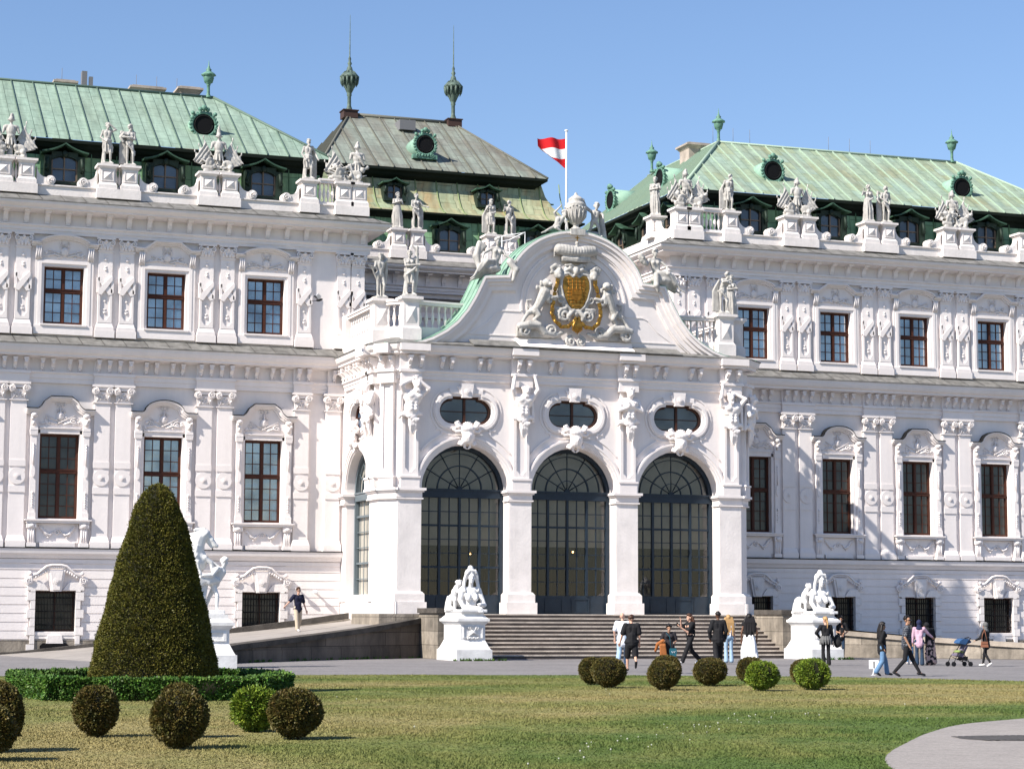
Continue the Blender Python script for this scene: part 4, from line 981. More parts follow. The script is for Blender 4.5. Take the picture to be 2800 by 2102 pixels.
# ---- lower roof band seen behind the terrace
m = MB(); m.prismx([(99.0, 17.1), (99.0, 17.2), (YC, 17.95), (YC, 17.0)], 26.06, 41.44); part('gallery_roof', m, DARK)
m = MB(); m.box(26.06, 99.3, 13.3, 41.44, YC-.01, 17.0); m.prismx([(99.3, 16.3), (99.1, 16.35), (99.05, 16.6), (98.8, 16.9), (98.75, 17.09), (99.3, 17.1)], 26.06, 41.44)
for k in range(14): m.box(26.8+k*1.05, 99.18, 14, 27.3+k*1.05, 99.31, 16.3)
part('gallery_wall', m, PL)

# ================= ROOFS =================
def slope(m, sm, pts, bx=1.0, rib=.032, first=.5, uoff=0., ribs=True):
    """planar roof face: pts[0]->pts[1] is the eave (left to right seen from outside); uv in metres; standing seams up the slope"""
    P = [Vector(p) for p in pts]; e = (P[1]-P[0]).normalized(); nrm = None
    nrm = (P[1]-P[0]).cross(P[2]-P[0]).normalized(); s = nrm.cross(e)
    uv = [((p-P[0]).dot(e)+uoff, (p-P[0]).dot(s)) for p in P]
    m.add(P, [tuple(range(len(P)))]); m.uv[len(m.f)-1] = uv
    if not ribs: return
    us = [u-uoff for u, v in uv]; u = first; umax = max(us); u = math.ceil((min(us)+.05-first)/bx)*bx+first
    while u < umax-.03:
        vs = []
        for i in range(len(P)):
            (a, b), (c, d) = (us[i], uv[i][1]), (us[(i+1) % len(P)], uv[(i+1) % len(P)][1])
            if (a-u)*(c-u) < 0: vs.append(b+(d-b)*(u-a)/(c-a))
        if len(vs) >= 2:
            v0, v1 = min(vs), max(vs); q = []
            for du, dn in ((-rib/2, 0), (-rib/2, .075), (rib/2, .075), (rib/2, 0)):
                for v in (v0, v1): q.append(P[0]+e*(u+du)+s*v+nrm*dn)
            sm.add(q, [(0, 2, 3, 1), (2, 4, 5, 3), (4, 6, 7, 5), (0, 6, 4, 2), (1, 3, 5, 7)])
        u += bx
def cap(m, a, b, r=.07): m.tube([a, b], r, 6)
EZ, RZ, EY, RY = 22.66, 26.5, 93.5, 99.2
def roofobj(n, m, mt, sm, smt):
    m.join(sm); o = part(n, m, mt); o.data.materials.append(smt); return o
# left wing : hipped at its right end, slight break of pitch on the front
m = MB(); sm = MB()
slope(m, sm, [(XL0, EY, EZ), (24.75, EY, EZ), (20.2, RY, RZ), (XL0, RY, RZ)], 1.0, first=.4)
slope(m, sm, [(24.75, EY, EZ), (24.75, 112, EZ), (20.2, RY+6, RZ), (20.2, RY, RZ)])
slope(m, sm, [(20.2, RY+.0, RZ), (XL0, RY, RZ), (XL0, 108, 23)][::1], ribs=False)
cap(sm, (24.75, EY, EZ+.03), (20.2, RY, RZ+.05)); cap(sm, (XL0, RY, RZ+.03), (20.2, RY, RZ+.05)); cap(sm, (20.2, RY, RZ+.05), (20.2, RY+6, RZ+.05))
ROOFL = roofobj('left_roof', m, CR_L, sm, mat('shadow_dark_seam', (.10, .15, .12), .6))  # shadow beside each seam is put into the dark seam colour
# right wing
m = MB(); sm = MB()
slope(m, sm, [(42.4, EY, EZ), (66.2, EY, EZ), (61.45, RY, RZ), (47.1, RY, RZ)], 1.0, first=.4)
slope(m, sm, [(42.4, 108.5, EZ), (42.4, EY, EZ), (47.1, RY, RZ), (47.1, 108.5, RZ)], .62, first=.3)
slope(m, sm, [(66.2, EY, EZ), (66.2, 106, EZ), (61.45, RY+4, RZ), (61.45, RY, RZ)])
slope(m, sm, [(61.45, RY, RZ), (61.45, RY+6, RZ), (47.1, RY+6, RZ), (47.1, RY, RZ)], ribs=False)
cap(sm, (42.4, EY, EZ+.03), (47.1, RY, RZ+.05), .09); cap(sm, (47.1, RY, RZ+.03), (61.45, RY, RZ+.05)); cap(sm, (47.1, RY, RZ+.05), (47.1, 108.5, RZ+.05)); cap(sm, (61.45, RY, RZ+.05), (66.2, EY, EZ+.03))
ROOFR = roofobj('right_roof', m, CR_R, sm, mat('copper_seam_green', (.29, .38, .30), .6))
# mansard walls with deep shaded soffits
mm = MB(); ms = MB(); md = MB()
def mansard(x0, x1, y, ybk, side=None):
    slope(mm, ms, [(x0, y-.1, 19.9), (x1, y-.1, 19.9), (x1, y+.25, 22.3), (x0, y+.25, 22.3)], 1.13, first=.3)
mansard(XL0, 24.2, 93.75, 0); mansard(42.9, XR1, 93.75, 0); mansard(26.1, 41.4, YC+.95, 0)
slope(mm, ms, [(24.2, 93.75, 19.9), (24.2, 108, 19.9), (23.45, 108, 22.1), (23.45, 94.5, 22.1)], 1.1)
slope(mm, ms, [(42.9, 108, 19.9), (42.9, 93.75, 19.9), (43.65, 94.5, 22.1), (43.65, 108, 22.1)], 1.1)
roofobj('mansard', mm, CR_M, ms, mat('mansard_seam', (.09, .17, .09), .6))
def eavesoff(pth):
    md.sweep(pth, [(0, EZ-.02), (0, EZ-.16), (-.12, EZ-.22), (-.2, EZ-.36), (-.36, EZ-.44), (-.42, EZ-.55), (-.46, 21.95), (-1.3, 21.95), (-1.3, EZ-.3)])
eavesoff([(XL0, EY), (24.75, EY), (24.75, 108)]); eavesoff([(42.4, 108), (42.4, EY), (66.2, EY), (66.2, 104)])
# centre : bell-shaped lower roof, second eave, steep hipped cap
YE1 = YC+.75; m = MB(); sm = MB(); CX0, CX1 = 27.1, 39.65; HY = 104.9; HZ = 25.1
prof = [(YE1, 22.58), (YE1+.5, 22.78), (YE1+.95, 23.1), (YE1+1.35, 23.6), (YE1+1.65, 24.2), (YE1+1.85, 24.95)]
for i in range(len(prof)-1):
    (y0, z0), (y1, z1) = prof[i:i+2]; d0 = y0-YE1; d1 = y1-YE1
    m.add([(CX0-1.5+d0, y0, z0), (CX1+1.7-d0, y0, z0), (CX1+1.7-d1, y1, z1), (CX0-1.5+d1, y1, z1)], [(0, 1, 2, 3)]); L0 = 1.1*i*.5
    m.uv[len(m.f)-1] = [(0, L0), (15.8, L0), (15.8-.5, L0+.55), (.5, L0+.55)]
    m.add([(CX1+1.7-d0, y0, z0), (CX1+1.7-d0, 120, z0), (CX1+1.7-d1, 120, z1), (CX1+1.7-d1, y1, z1)], [(0, 1, 2, 3)]); m.uv[len(m.f)-1] = [(0, L0), (16, L0), (16, L0+.5), (0, L0+.5)]
x = CX0-.6
while x < CX1+1.2: sm.tube([(x, y-.02, z+.03) for y, z in prof], .03, 5); x += 1.17
roofobj('bell_roof', m, CR_Y, sm, mat('rusty_seam', (.18, .24, .11), .6))
m = MB(); sm = MB(); RX0, RX1, RYC, RZC = 30.2, 36.25, 111., 29.18
slope(m, sm, [(CX0, HY, HZ), (CX1, HY, HZ), (RX1, RYC, RZC), (RX0, RYC, RZC)], .88, first=.4)
slope(m, sm, [(CX1, HY, HZ), (CX1+.4, 118, HZ), (RX1, RYC, RZC)], .88)
slope(m, sm, [(CX0, 118, HZ), (CX0, HY, HZ), (RX0, RYC, RZC)], .88)
slope(m, sm, [(CX1, 118, HZ), (CX0, 118, HZ), (RX0, RYC, RZC), (RX1, RYC, RZC)], ribs=False)
cap(sm, (CX0, HY, HZ+.03), (RX0, RYC, RZC+.03)); cap(sm, (CX1, HY, HZ+.03), (RX1, RYC, RZC+.03)); cap(sm, (RX0, RYC, RZC+.05), (RX1, RYC, RZC+.05), .11)
ROOFC = roofobj('centre_roof', m, CR_C, sm, mat('brown_seam', (.12, .12, .10), .6))
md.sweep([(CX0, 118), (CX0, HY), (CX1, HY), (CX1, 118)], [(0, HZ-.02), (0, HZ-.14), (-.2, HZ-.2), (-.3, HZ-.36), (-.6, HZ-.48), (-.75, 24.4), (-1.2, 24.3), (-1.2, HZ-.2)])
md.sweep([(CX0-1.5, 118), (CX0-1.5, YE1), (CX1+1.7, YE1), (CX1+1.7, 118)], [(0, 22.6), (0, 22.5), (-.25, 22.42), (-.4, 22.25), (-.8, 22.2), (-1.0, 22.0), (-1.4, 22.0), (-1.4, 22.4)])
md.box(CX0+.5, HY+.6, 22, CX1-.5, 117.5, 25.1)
part('eaves', md, mat('shade_painted_eave', (.010, .014, .011), .8, spec=.1))  # shade under the eaves is put into the near-black colour
# ---- dormers
def dormer(w, h, big=True):
    m = MB(); y0 = -.05
    k = .3 if big else .2
    for s in (-1, 1):
        a, b = sorted((s*w, s*(w+k))); m.box(a, -.1, 0, b, 1.3, h*.86)
        c = s*(w+k*.5); m.tube([(c, -.14, h*.3), (c+s*.04, -.2, h*.55), (c, -.18, h*.78)], [.05, .09, .07], 6); m.ball((c+s*.08, -.16, h*.42), .09, n=6)
    m.box(-w-k, -.14, -.12, w+k, .4, 0)
    P = [(-w, h*.72)]+arc(0, h*.66, w, 170, 10, 8, h*.2)+[(w, h*.72), (w, h*1.0), (-w, h*1.0)]
    m.prism(P, -.06, 1.3)
    m.ball((0, -.12, h*.93), .13 if big else .08, 1, .7, 1.2, 8)
    o = obj('dormer', m, CUD, PAL, (0, 0, -50))
    r = MB(); W2 = w+k+.14; top = []
    for i in range(17):
        t = -1+i/8; z = h*.93+(h*.30)*(1-abs(t)**.85)-.05*math.sin(math.pi*abs(t)); top.append((W2*t, z))
    r.strip(top, [(x, z+.07) for x, z in top], -.34, 1.5); obj('dormer_roof', r, mat('dormer_copper', (.045, .10, .065), .6, var=.6, vscale=3), o)
    f = MB(); f.box(-w, .05, 0, -w+.07, .12, h*.8); f.box(w-.07, .05, 0, w, .12, h*.8); f.box(-w, .05, 0, w, .12, .07); f.box(-.03, .04, 0, .03, .12, h*.85); f.box(-w, .06, h*.42, w, .11, h*.46)
    obj('window_frame', f, mat('dormer_frame', (.16, .12, .09), .6), o)
    g = MB(); g.add([(-w, .13, 0), (w, .13, 0), (w, .13, h*.86), (-w, .13, h*.86)], [(0, 1, 2, 3)]); obj('window_pane', g, GMID, o)
    return o
d1 = dormer(.58, 1.35); d2 = dormer(.4, .85, False); first = True
for x in [12.44, 16.94, 21.44, 7.94]+[46.15, 50.6, 55.1, 59.7, 64.1]:
    o = d1 if first else copytree(d1, PAL); first = False; o.location = Vector((x, 93.55, 20.72))-P0
for x in (33.75,): copytree(d1, PAL, Vector((x, YC+.8, 20.6))-P0)
for x in (28.6, 38.6): copytree(d1, PAL, Vector((x, YC+.8, 20.6))-P0)
d2.location = Vector((31.0, YE1+.95, 23.35))-P0; copytree(d2, PAL, Vector((36.15, YE1+.95, 23.35))-P0); copytree(d2, PAL, Vector((40.75, 108.5, 23.5))-P0, R(90))
for y in (95.6, 98.6, 101.8): copytree(d1, PAL, Vector((42.65, y, 20.6))-P0, R(-90))
# ---- round dormers with wreath frames
def oculus():
    m = MB(); y = 0
    m.lathe([(.62, 0), (.62, .1)], 0, 0, 0, 4) if False else None
    ring = [(.66*math.cos(R(a)), 0, .66*math.sin(R(a))) for a in range(0, 361, 15)]; m.tube(ring, .1, 6)
    r = random.Random(3)
    for a in range(0, 360, 15): m.ball((.74*math.cos(R(a)), -.04, .74*math.sin(R(a))), r.uniform(.06, .12), 1, .8, 1, 6)
    for s in (-1, 1): m.spiral(s*.5, -.05, -.72, .17, 1.4, .05, R(90), s, .03, 10); m.ball((s*.2, -.06, .86), .13, n=6); m.ball((s*.62, -.06, .62), .12, n=6)
    m.ball((0, -.08, .93), .17, n=8); m.box(-.8, -.05, -.92, .8, .35, -.66)
    o = obj('oculus', m, CUV, PAL, (0, 0, -50))
    b = MB(); b.lathe([(.72, 0), (.72, 1.9)], seg=18); me = b.mesh('x'); me.transform(Matrix.Rotation(R(-90), 4, 'X')); me.transform(Matrix.Translation((0, .04, 0))); obj('oculus_barrel', me, CUL, o)
    g = MB(); g.prism(arc(0, 0, .6, 0, 360, 20)[:-1], -.06, .03); obj('oculus_dark_disc', g, IRON, o); pass;  # black disc stands in for the darkness inside the round dormer
    h = MB(); h.tube([(.5*math.cos(R(a)), -.07, .5*math.sin(R(a))) for a in range(0, 361, 20)], .04, 5); obj('oculus_ring', h, IRON, o)
    return o
oc = oculus(); oc.location = Vector((18.95, 95.15, 24.2))-P0
oc.scale = (.84,)*3
for p, rz in (((48.2, 95.15, 24.25), 0), ((59.25, 95.15, 24.2), 0), ((33.0, 105.8, 26.65), 0), ((44.0, 99.8, 24.45), -90), ((43.9, 106.3, 24.5), -90)): copytree(oc, PAL, Vector(p)-P0, R(rz))
# ---- finials, chimneys
def finial(h, spire=0):
    m = MB()
    if not spire:
        p = [(.16, 0), (.13, .1), (.08, .3), (.075, .85), (.12, .92), (.09, .98), (.2, 1.05), (.27, 1.4), (.25, 1.5), (.37, 1.56), (.36, 1.62), (.2, 1.78), (.1, 1.86), (.15, 1.95), (.08, 2.05), (.03, 2.25), (.01, 2.6)]
        m.lathe([(r, z*h/2.6) for r, z in p], seg=8)
    else:
        p = [(.24, 0), (.2, .15), (.13, .35), (.12, .95), (.17, 1.05), (.14, 1.12), (.2, 1.25), (.42, 1.75), (.46, 2.1), (.62, 2.16), (.58, 2.3), (.4, 2.46), (.22, 2.62), (.16, 2.85), (.08, 2.95), (.15, 3.1), (.07, 3.25), (.1, 3.4), (.045, 3.55), (.012, 6.3)]
        m.lathe([(r, z) for r, z in p], seg=12)
        for k in range(12): a = R(30*k); m.tube([(.56*math.cos(a), .56*math.sin(a), 2.16), (.53*math.cos(a), .53*math.sin(a), 1.85), (.45*math.cos(a), .45*math.sin(a), 1.6)], [.09, .075, .02], 5); m.tube([(.6*math.cos(a), .6*math.sin(a), 2.16), (.3*math.cos(a), .3*math.sin(a), 2.58)], [.07, .03], 5)
    return m
CUF = mat('grey_green_copper', (.10, .145, .12), .6, var=.6, vscale=5)
for p in ((19.95, RY, RZ), (47.15, RY+.1, RZ), (46.85, 107.4, RZ), (61.2, RY, RZ)): obj('finial', finial(1.85), CUV, PAL, Vector(p)-P0)
for x in (RX0, RX1):
    m = MB(); m.box(-.4, -.4, -.1, .4, .4, .3); m.box(-.45, -.45, .3, .45, .45, .35); o = obj('spire_base', m, mat('rust_brown_metal', (.055, .03, .025), .7), PAL, Vector((x, RYC, RZC-.12))-P0)
    q_ = obj('spire', finial(0, 1), CUF, o, (0, 0, .33)); q_.scale = (.86, .86, .87)
CH = mat('chimney_render', (.42, .36, .31), .9, var=.35, vscale=2)
def chim(x0, x1, y, zb, zt):
    m = MB()
    m.box(x0, y, zb, x1, y+1.2, zt-.3); m.frus(x0, y, x1, y+1.2, zt-.3, zt-.12, -.14); m.box(x0-.18, y-.18, zt-.12, x1+.18, y+1.38, zt-.02); m.box(x0-.05, y-.05, zt-.02, x1+.05, y+1.25, zt+.04); part('chimney', m, CH)
chim(12.95, 13.75, 100.8, 24, 27.15); chim(16.6, 18.0, 100.8, 24, 27.2); chim(19.0, 19.9, 101.2, 24, 27.45)
chim(46.4, 48.6, 101.4, 24, 26.9); chim(55.6, 60.2, 101.8, 24, 27.2)
DG = mat('dull_grey_metal', (.16, .16, .17), .5)
m = MB(); m.box(14.15, 101, 26.8, 14.4, 101.4, 27.75); part('roof_vent', m, DG); m = MB(); m.box(14.5, 101, 26.6, 14.68, 101.2, 27.5); part('roof_vent', m, DG)
m = MB(); m.box(49.8, 100.9, 26.0, 52.0, 102, 26.9); part('roof_hatch', m, DARK); m = MB(); m.box(32.6, 109.2, 28.2, 33.5, 110.2, 28.75); part('roof_hatch', m, DG)
for x in (13.3, 16.9, 17.9, 18.9, 48, 49.2, 50.2, 55, 56.3, 57.6): m = MB(); m.tube([(x, 101.8, 27.1), (x, 101.8, 28.0)], .012, 4); part('lightning_rod', m, DG)
# ================= GROUND, STAIRS, RAMPS =================
def struct(name, m, mt): return tag(obj(name, m, mt), kind='structure')
m = MB(); m.add([(-600, -60, -.03), (900, -60, -.03), (900, 900, -.03), (-600, 900, -.03)], [(0, 1, 2, 3)]); struct('ground', m, mat('far_ground', (.10, .12, .05), .95))
# forecourt
m = MB(); m.add([(-40, 40, -.004), (130, 40, -.004), (130, 92.9, -.004), (-40, 92.9, -.004)], [(0, 1, 2, 3)]); struct('forecourt', m, ASPH)
# lawn : far edge is a long curve, near right corner is cut by a path
FE = [(-30, 59.5), (0, 60.0), (8, 60.2), (14.4, 59.8), (21, 58.4), (28.5, 55.4), (32.5, 50.2), (37, 43), (42, 33), (48, 20)]
PE = [(23.5, 33.5), (20.8, 31.6), (18.6, 30.1), (16.7, 28.0), (15.1, 25.9), (13.4, 23.5), (12.2, 21.2), (11.2, 18), (10.8, 12), (11, 4)]
def smoothline(P, n=5):
    out = []
    for i in range(len(P)-1):
        p0, p1, p2, p3 = [Vector(P[min(max(j, 0), len(P)-1)]) for j in (i-1, i, i+1, i+2)]
        for k in range(n):
            t = k/n; out.append(tuple(.5*((2*p1)+(p2-p0)*t+(2*p0-5*p1+4*p2-p3)*t*t+(3*p1-p0-3*p2+p3)*t**3)))
    return out+[tuple(P[-1])]
FE = smoothline(FE); PE = smoothline(PE)
PO = smoothline([(11, 4), (16, 4), (22, 8), (27, 16), (31, 26), (29, 33), (26.5, 34.4), (23.5, 33.5)][::-1])
def lawnmat():
    m = bpy.data.materials.new('lawn_grass'); m.use_nodes = True; n = m.node_tree; L = n.links.new; b = n.nodes['Principled BSDF']; b.inputs['Roughness'].default_value = .9; b.inputs['Specular IOR Level'].default_value = .15
    tc = n.nodes.new('ShaderNodeTexCoord'); sp = n.nodes.new('ShaderNodeSeparateXYZ'); L(tc.outputs['Object'], sp.inputs[0])
    # mowing bands run concentrically round the path circle
    sb = n.nodes.new('ShaderNodeVectorMath'); sb.operation = 'SUBTRACT'; sb.inputs[1].default_value = (24, 20, 0); L(tc.outputs['Object'], sb.inputs[0])
    ln_ = n.nodes.new('ShaderNodeVectorMath'); ln_.operation = 'LENGTH'; L(sb.outputs[0], ln_.inputs[0]); s2 = n.nodes.new('ShaderNodeSeparateXYZ'); L(sb.outputs[0], s2.inputs[0])
    at = n.nodes.new('ShaderNodeMath'); at.operation = 'ARCTAN2'; L(s2.outputs[1], at.inputs[0]); L(s2.outputs[0], at.inputs[1]); m1 = n.nodes.new('ShaderNodeMath'); m1.operation = 'MULTIPLY'; m1.inputs[1].default_value = 1.7; L(at.outputs[0], m1.inputs[0]); m2 = n.nodes.new('ShaderNodeMath'); m2.operation = 'MULTIPLY'; m2.inputs[1].default_value = .26; L(ln_.outputs[1], m2.inputs[0])
    mp = n.nodes.new('ShaderNodeCombineXYZ'); L(m2.outputs[0], mp.inputs[0]); L(m1.outputs[0], mp.inputs[1])
    n1 = n.nodes.new('ShaderNodeTexNoise'); n1.inputs['Scale'].default_value = 1; n1.inputs['Detail'].default_value = 6; n1.inputs['Roughness'].default_value = .65; L(mp.outputs[0], n1.inputs['Vector'])
    n2 = n.nodes.new('ShaderNodeTexNoise'); n2.inputs['Scale'].default_value = 2.6; n2.inputs['Detail'].default_value = 8; L(tc.outputs['Object'], n2.inputs['Vector'])
    r1 = n.nodes.new('ShaderNodeValToRGB'); e = r1.color_ramp.elements; e[0].position = .36; e[0].color = (.078, .118, .033, 1); e[1].position = .62; e[1].color = (.235, .20, .092, 1); x = r1.color_ramp.elements.new(.48); x.color = (.15, .16, .055, 1)
    q1 = n.nodes.new('ShaderNodeMapRange'); q1.inputs[1].default_value = 11.5; q1.inputs[2].default_value = 51.5; L(ln_.outputs[1], q1.inputs[0])
    rb = n.nodes.new('ShaderNodeValToRGB'); E = rb.color_ramp.elements; E[0].position = 0; E[0].color = (.34,)*3+(1,); E[1].position = 1; E[1].color = (.40,)*3+(1,)
    for p_, v_ in ((.07, .36), (.13, .47), (.22, .62), (.36, .55), (.5, .46), (.62, .50), (.8, .42)): e_ = E.new(p_); e_.color = (v_, v_, v_, 1)
    L(q1.outputs[0], rb.inputs[0]); ad = n.nodes.new('ShaderNodeMath'); ad.operation = 'MULTIPLY_ADD'; L(n1.outputs[0], ad.inputs[0]); ad.inputs[1].default_value = .75; s5 = n.nodes.new('ShaderNodeMath'); s5.operation = 'SUBTRACT'; L(rb.outputs[0], s5.inputs[0]); s5.inputs[1].default_value = .375; L(s5.outputs[0], ad.inputs[2]); L(ad.outputs[0], r1.inputs[0])
    r2 = n.nodes.new('ShaderNodeValToRGB'); r2.color_ramp.elements[0].position = .3; r2.color_ramp.elements[0].color = (.8, .83, .76, 1); r2.color_ramp.elements[1].position = .7; r2.color_ramp.elements[1].color = (1.15, 1.12, 1.06, 1); L(n2.outputs[0], r2.inputs[0])
    mx = n.nodes.new('ShaderNodeMix'); mx.data_type = 'RGBA'; mx.blend_type = 'MULTIPLY'; mx.inputs[0].default_value = 1; L(r1.outputs[0], mx.inputs[6]); L(r2.outputs[0], mx.inputs[7]); 
    g = n.nodes.new('ShaderNodeNewGeometry'); mr = n.nodes.new('ShaderNodeMapRange'); mr.inputs[3].default_value = .9; mr.inputs[4].default_value = 1.16; L(g.outputs['Random Per Island'], mr.inputs[0])
    hs = n.nodes.new('ShaderNodeHueSaturation'); L(mx.outputs[2], hs.inputs['Color']); L(mr.outputs[0], hs.inputs['Value']); L(hs.outputs[0], b.inputs['Base Color'])
    return m
LAWN = lawnmat()
m = MB(); P = FE+[(48, 2), (11, 2)]+[(11, 4)]+PE[::-1]+PO[1:][::-1][::-1][:0]
LP_ = FE+[(48, -5), (-30, -5)]
H_ = PE+PO[::-1][1:-1]
polys = [[Vector((x, y, 0)) for x, y in LP_], [Vector((x, y, 0)) for x, y in (PE+PO[::-1][1:-1])]]
polys[1] = polys[1][::-1]
tr = geometry.tessellate_polygon(polys); vs = [(v.x, v.y, 0.0) for p in polys for v in p]
m.add(vs, [t if (Vector(vs[t[1]])-Vector(vs[t[0]])).cross(Vector(vs[t[2]])-Vector(vs[t[0]])).z > 0 else t[::-1] for t in tr]); LAWNO = struct('lawn', m, LAWN)
m = MB(); q = PE+PO[::-1][1:-1]; m.add([(x, y, -.001) for x, y in q], [tuple(range(len(q)))]); struct('path', m, PATH)
m = MB(); m.prismz([(16.95+.68*math.cos(R(a)), 26.35+.62*math.sin(R(a))) for a in range(0, 360, 15)], 0.0, .008)
for k in range(-5, 6):
    m.box(16.95+k*.11-.03, 26.35-.5, .008, 16.95+k*.11+.03, 26.35+.5, .014)
tag(obj('manhole_cover', m, mat('cast_iron', (.075, .07, .068), .7, var=.3, vscale=8)), 'round dark iron cover let into the gravel path', 'manhole cover')
# stairs
NR = 11; RH = LAND/NR; TR = .36; SX0, SX1 = 26.6, 41.2; SY0 = 79.9
m = MB(); mt_ = MB()
for i in range(NR):
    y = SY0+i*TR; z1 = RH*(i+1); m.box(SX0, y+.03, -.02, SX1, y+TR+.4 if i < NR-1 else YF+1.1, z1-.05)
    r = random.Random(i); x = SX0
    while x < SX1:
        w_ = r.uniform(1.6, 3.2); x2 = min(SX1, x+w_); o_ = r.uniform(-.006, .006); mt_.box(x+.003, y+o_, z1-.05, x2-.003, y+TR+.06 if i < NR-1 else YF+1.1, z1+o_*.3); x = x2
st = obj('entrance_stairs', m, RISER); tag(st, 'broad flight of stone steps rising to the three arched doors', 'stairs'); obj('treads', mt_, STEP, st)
# landing wings and cheek walls beside the stairs
m = MB(); mc = MB()
for s in (-1, 1):
    X = lambda d: XC+s*d
    a, b = sorted((X(7.45), X(9.7))); m.box(a, SY0+2.9, -.05, b, YF+1, LAND-.01)
    a, b = sorted((X(7.2), X(8.0))); m.box(a, SY0+.4, 0, b, SY0+2.9, LAND+.02); mc.box(a-.08, SY0+.35, LAND+.02, b+.08, SY0+2.95, LAND+.22)
# curved ramp walls
WLPTS = [(26.1, 82.8), (24.8, 82.2), (22.8, 80.9), (20.7, 79.4), (18.6, 77.3), (16.5, 75.), (14.5, 72.2), (13.2, 69.5)]
WTOP = [1.66, 1.46, 1.2, .99, .82, .66, .45, .2]
def rwall(pts, tops, s, name, label, mw, mcp):
    a = MB(); c = MB(); P = [(p[0] if s > 0 else 2*XC-p[0], p[1]) for p in pts]
    for i in range(len(P)-1):
        n_ = 4
        for k in range(n_):
            q = []
            for t in (k/n_, (k+1)/n_):
                x = P[i][0]*(1-t)+P[i+1][0]*t; y = P[i][1]*(1-t)+P[i+1][1]*t; z = tops[i]*(1-t)+tops[i+1]*t; q.append((x, y, z))
            d = Vector((q[1][0]-q[0][0], q[1][1]-q[0][1], 0)).normalized(); nn = Vector((d.y, -d.x, 0))
            if nn.y > 0: nn = -nn
            for mb, o0, o1, za, zb in ((a, 0, -.4, None, -.2), (a, .05, 0, 'b', -.1), (c, .1, -.5, -.2, 0)):
                V = []
                for (x, y, z) in q:
                    for o in (o0, o1):
                        lo = -.2 if za in (None, 'b') else z-.2; hi = z-.2 if za is None else (min(.42, z-.25) if za == 'b' else z)
                        V += [(x+nn.x*o, y+nn.y*o, lo), (x+nn.x*o, y+nn.y*o, hi)]
                if V[1][2] <= V[0][2]+.02: continue
                mb.add(V, [(0, 4, 5, 1), (2, 3, 7, 6), (1, 5, 7, 3), (0, 2, 6, 4), (0, 1, 3, 2), (4, 6, 7, 5)])
    o = obj(name, a, mw); tag(o, label, 'wall'); obj('coping', c, mcp, o); return o
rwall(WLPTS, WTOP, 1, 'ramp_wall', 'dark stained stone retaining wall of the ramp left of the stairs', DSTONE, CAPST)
rwall([(x+.3, y+.4) for x, y in WLPTS], [z*.95 for z in WTOP], -1, 'ramp_wall', 'sunlit pale stone retaining wall of the ramp right of the stairs', LIME, mat('lit_coping_copy', (.36, .31, .26), .9, var=.3, vscale=1.6, bump=.8, bscale=14))  # paler copy of the coping stone, sunlight put into its colour
ck = obj('stair_cheek_wall', m, LIME); tag(ck, 'low stone cheek walls behind the two sphinx pedestals', 'wall'); obj('coping', mc, CAPST, ck)
# ramp surfaces and the low kerb wall along the facade
def ramp(s, nm):
    m = MB(); n = len(WLPTS); zf = [1.70, 1.42, 1.16, .93, .72, .5, .22, -.02]
    inner = [(26.1, 92.4), (24.8, 92.4), (22.8, 92.4), (20.7, 92.4), (18.2, 92.4), (15.5, 92.4), (12.5, 92.4), (9.5, 92.4)]
    zi = [1.70, 1.45, 1.22, 1.0, .78, .5, .2, -.02]
    X = lambda x: x if s > 0 else 2*XC-x
    for i in range(n-1):
        a, b, c, d = (X(WLPTS[i][0]), WLPTS[i][1], zf[i]), (X(inner[i][0]), inner[i][1], zi[i]), (X(inner[i+1][0]), inner[i+1][1], zi[i+1]), (X(WLPTS[i+1][0]), WLPTS[i+1][1], zf[i+1])
        q = [a, b, c, d] if s > 0 else [d, c, b, a]; m.add(q, [(0, 1, 2), (0, 2, 3)])
    return struct(nm, m, mat('ramp_paving', (.30, .275, .255), .92, var=.2, vscale=.9, bump=.4, bscale=50))
ramp(1, 'ramp'); ramp(-1, 'ramp')
for s in (1, -1):
    m = MB(); X = lambda x: x if s > 0 else 2*XC-x; pts = [(25.9, 1.93), (23, 1.52), (19.9, 1.13), (16.8, .78), (13.6, .45), (10.5, .12), (6.5, .0)]
    k = MB()
    for i in range(len(pts)-1):
        (x0, z0), (x1, z1) = pts[i], pts[i+1]
        for mb, y0, y1, dz in ((m, 91.2, 91.55, 0), (k, 90.9, 91.2, -.26)):
            q = [(X(x0), y0, -.1), (X(x1), y0, -.1), (X(x1), y0, z1+dz), (X(x0), y0, z0+dz), (X(x0), y1, -.1), (X(x1), y1, -.1), (X(x1), y1, z1+dz), (X(x0), y1, z0+dz)]
            mb.add(q, [(0, 1, 2, 3), (3, 2, 6, 7), (4, 7, 6, 5), (0, 3, 7, 4), (1, 5, 6, 2)])
    o = obj('kerb_wall', m, CAPST); tag(o, 'low dark kerb wall climbing along the facade '+('left' if s > 0 else 'right')+' of the pavilion', 'wall'); obj('kerb', k, LIME, o)
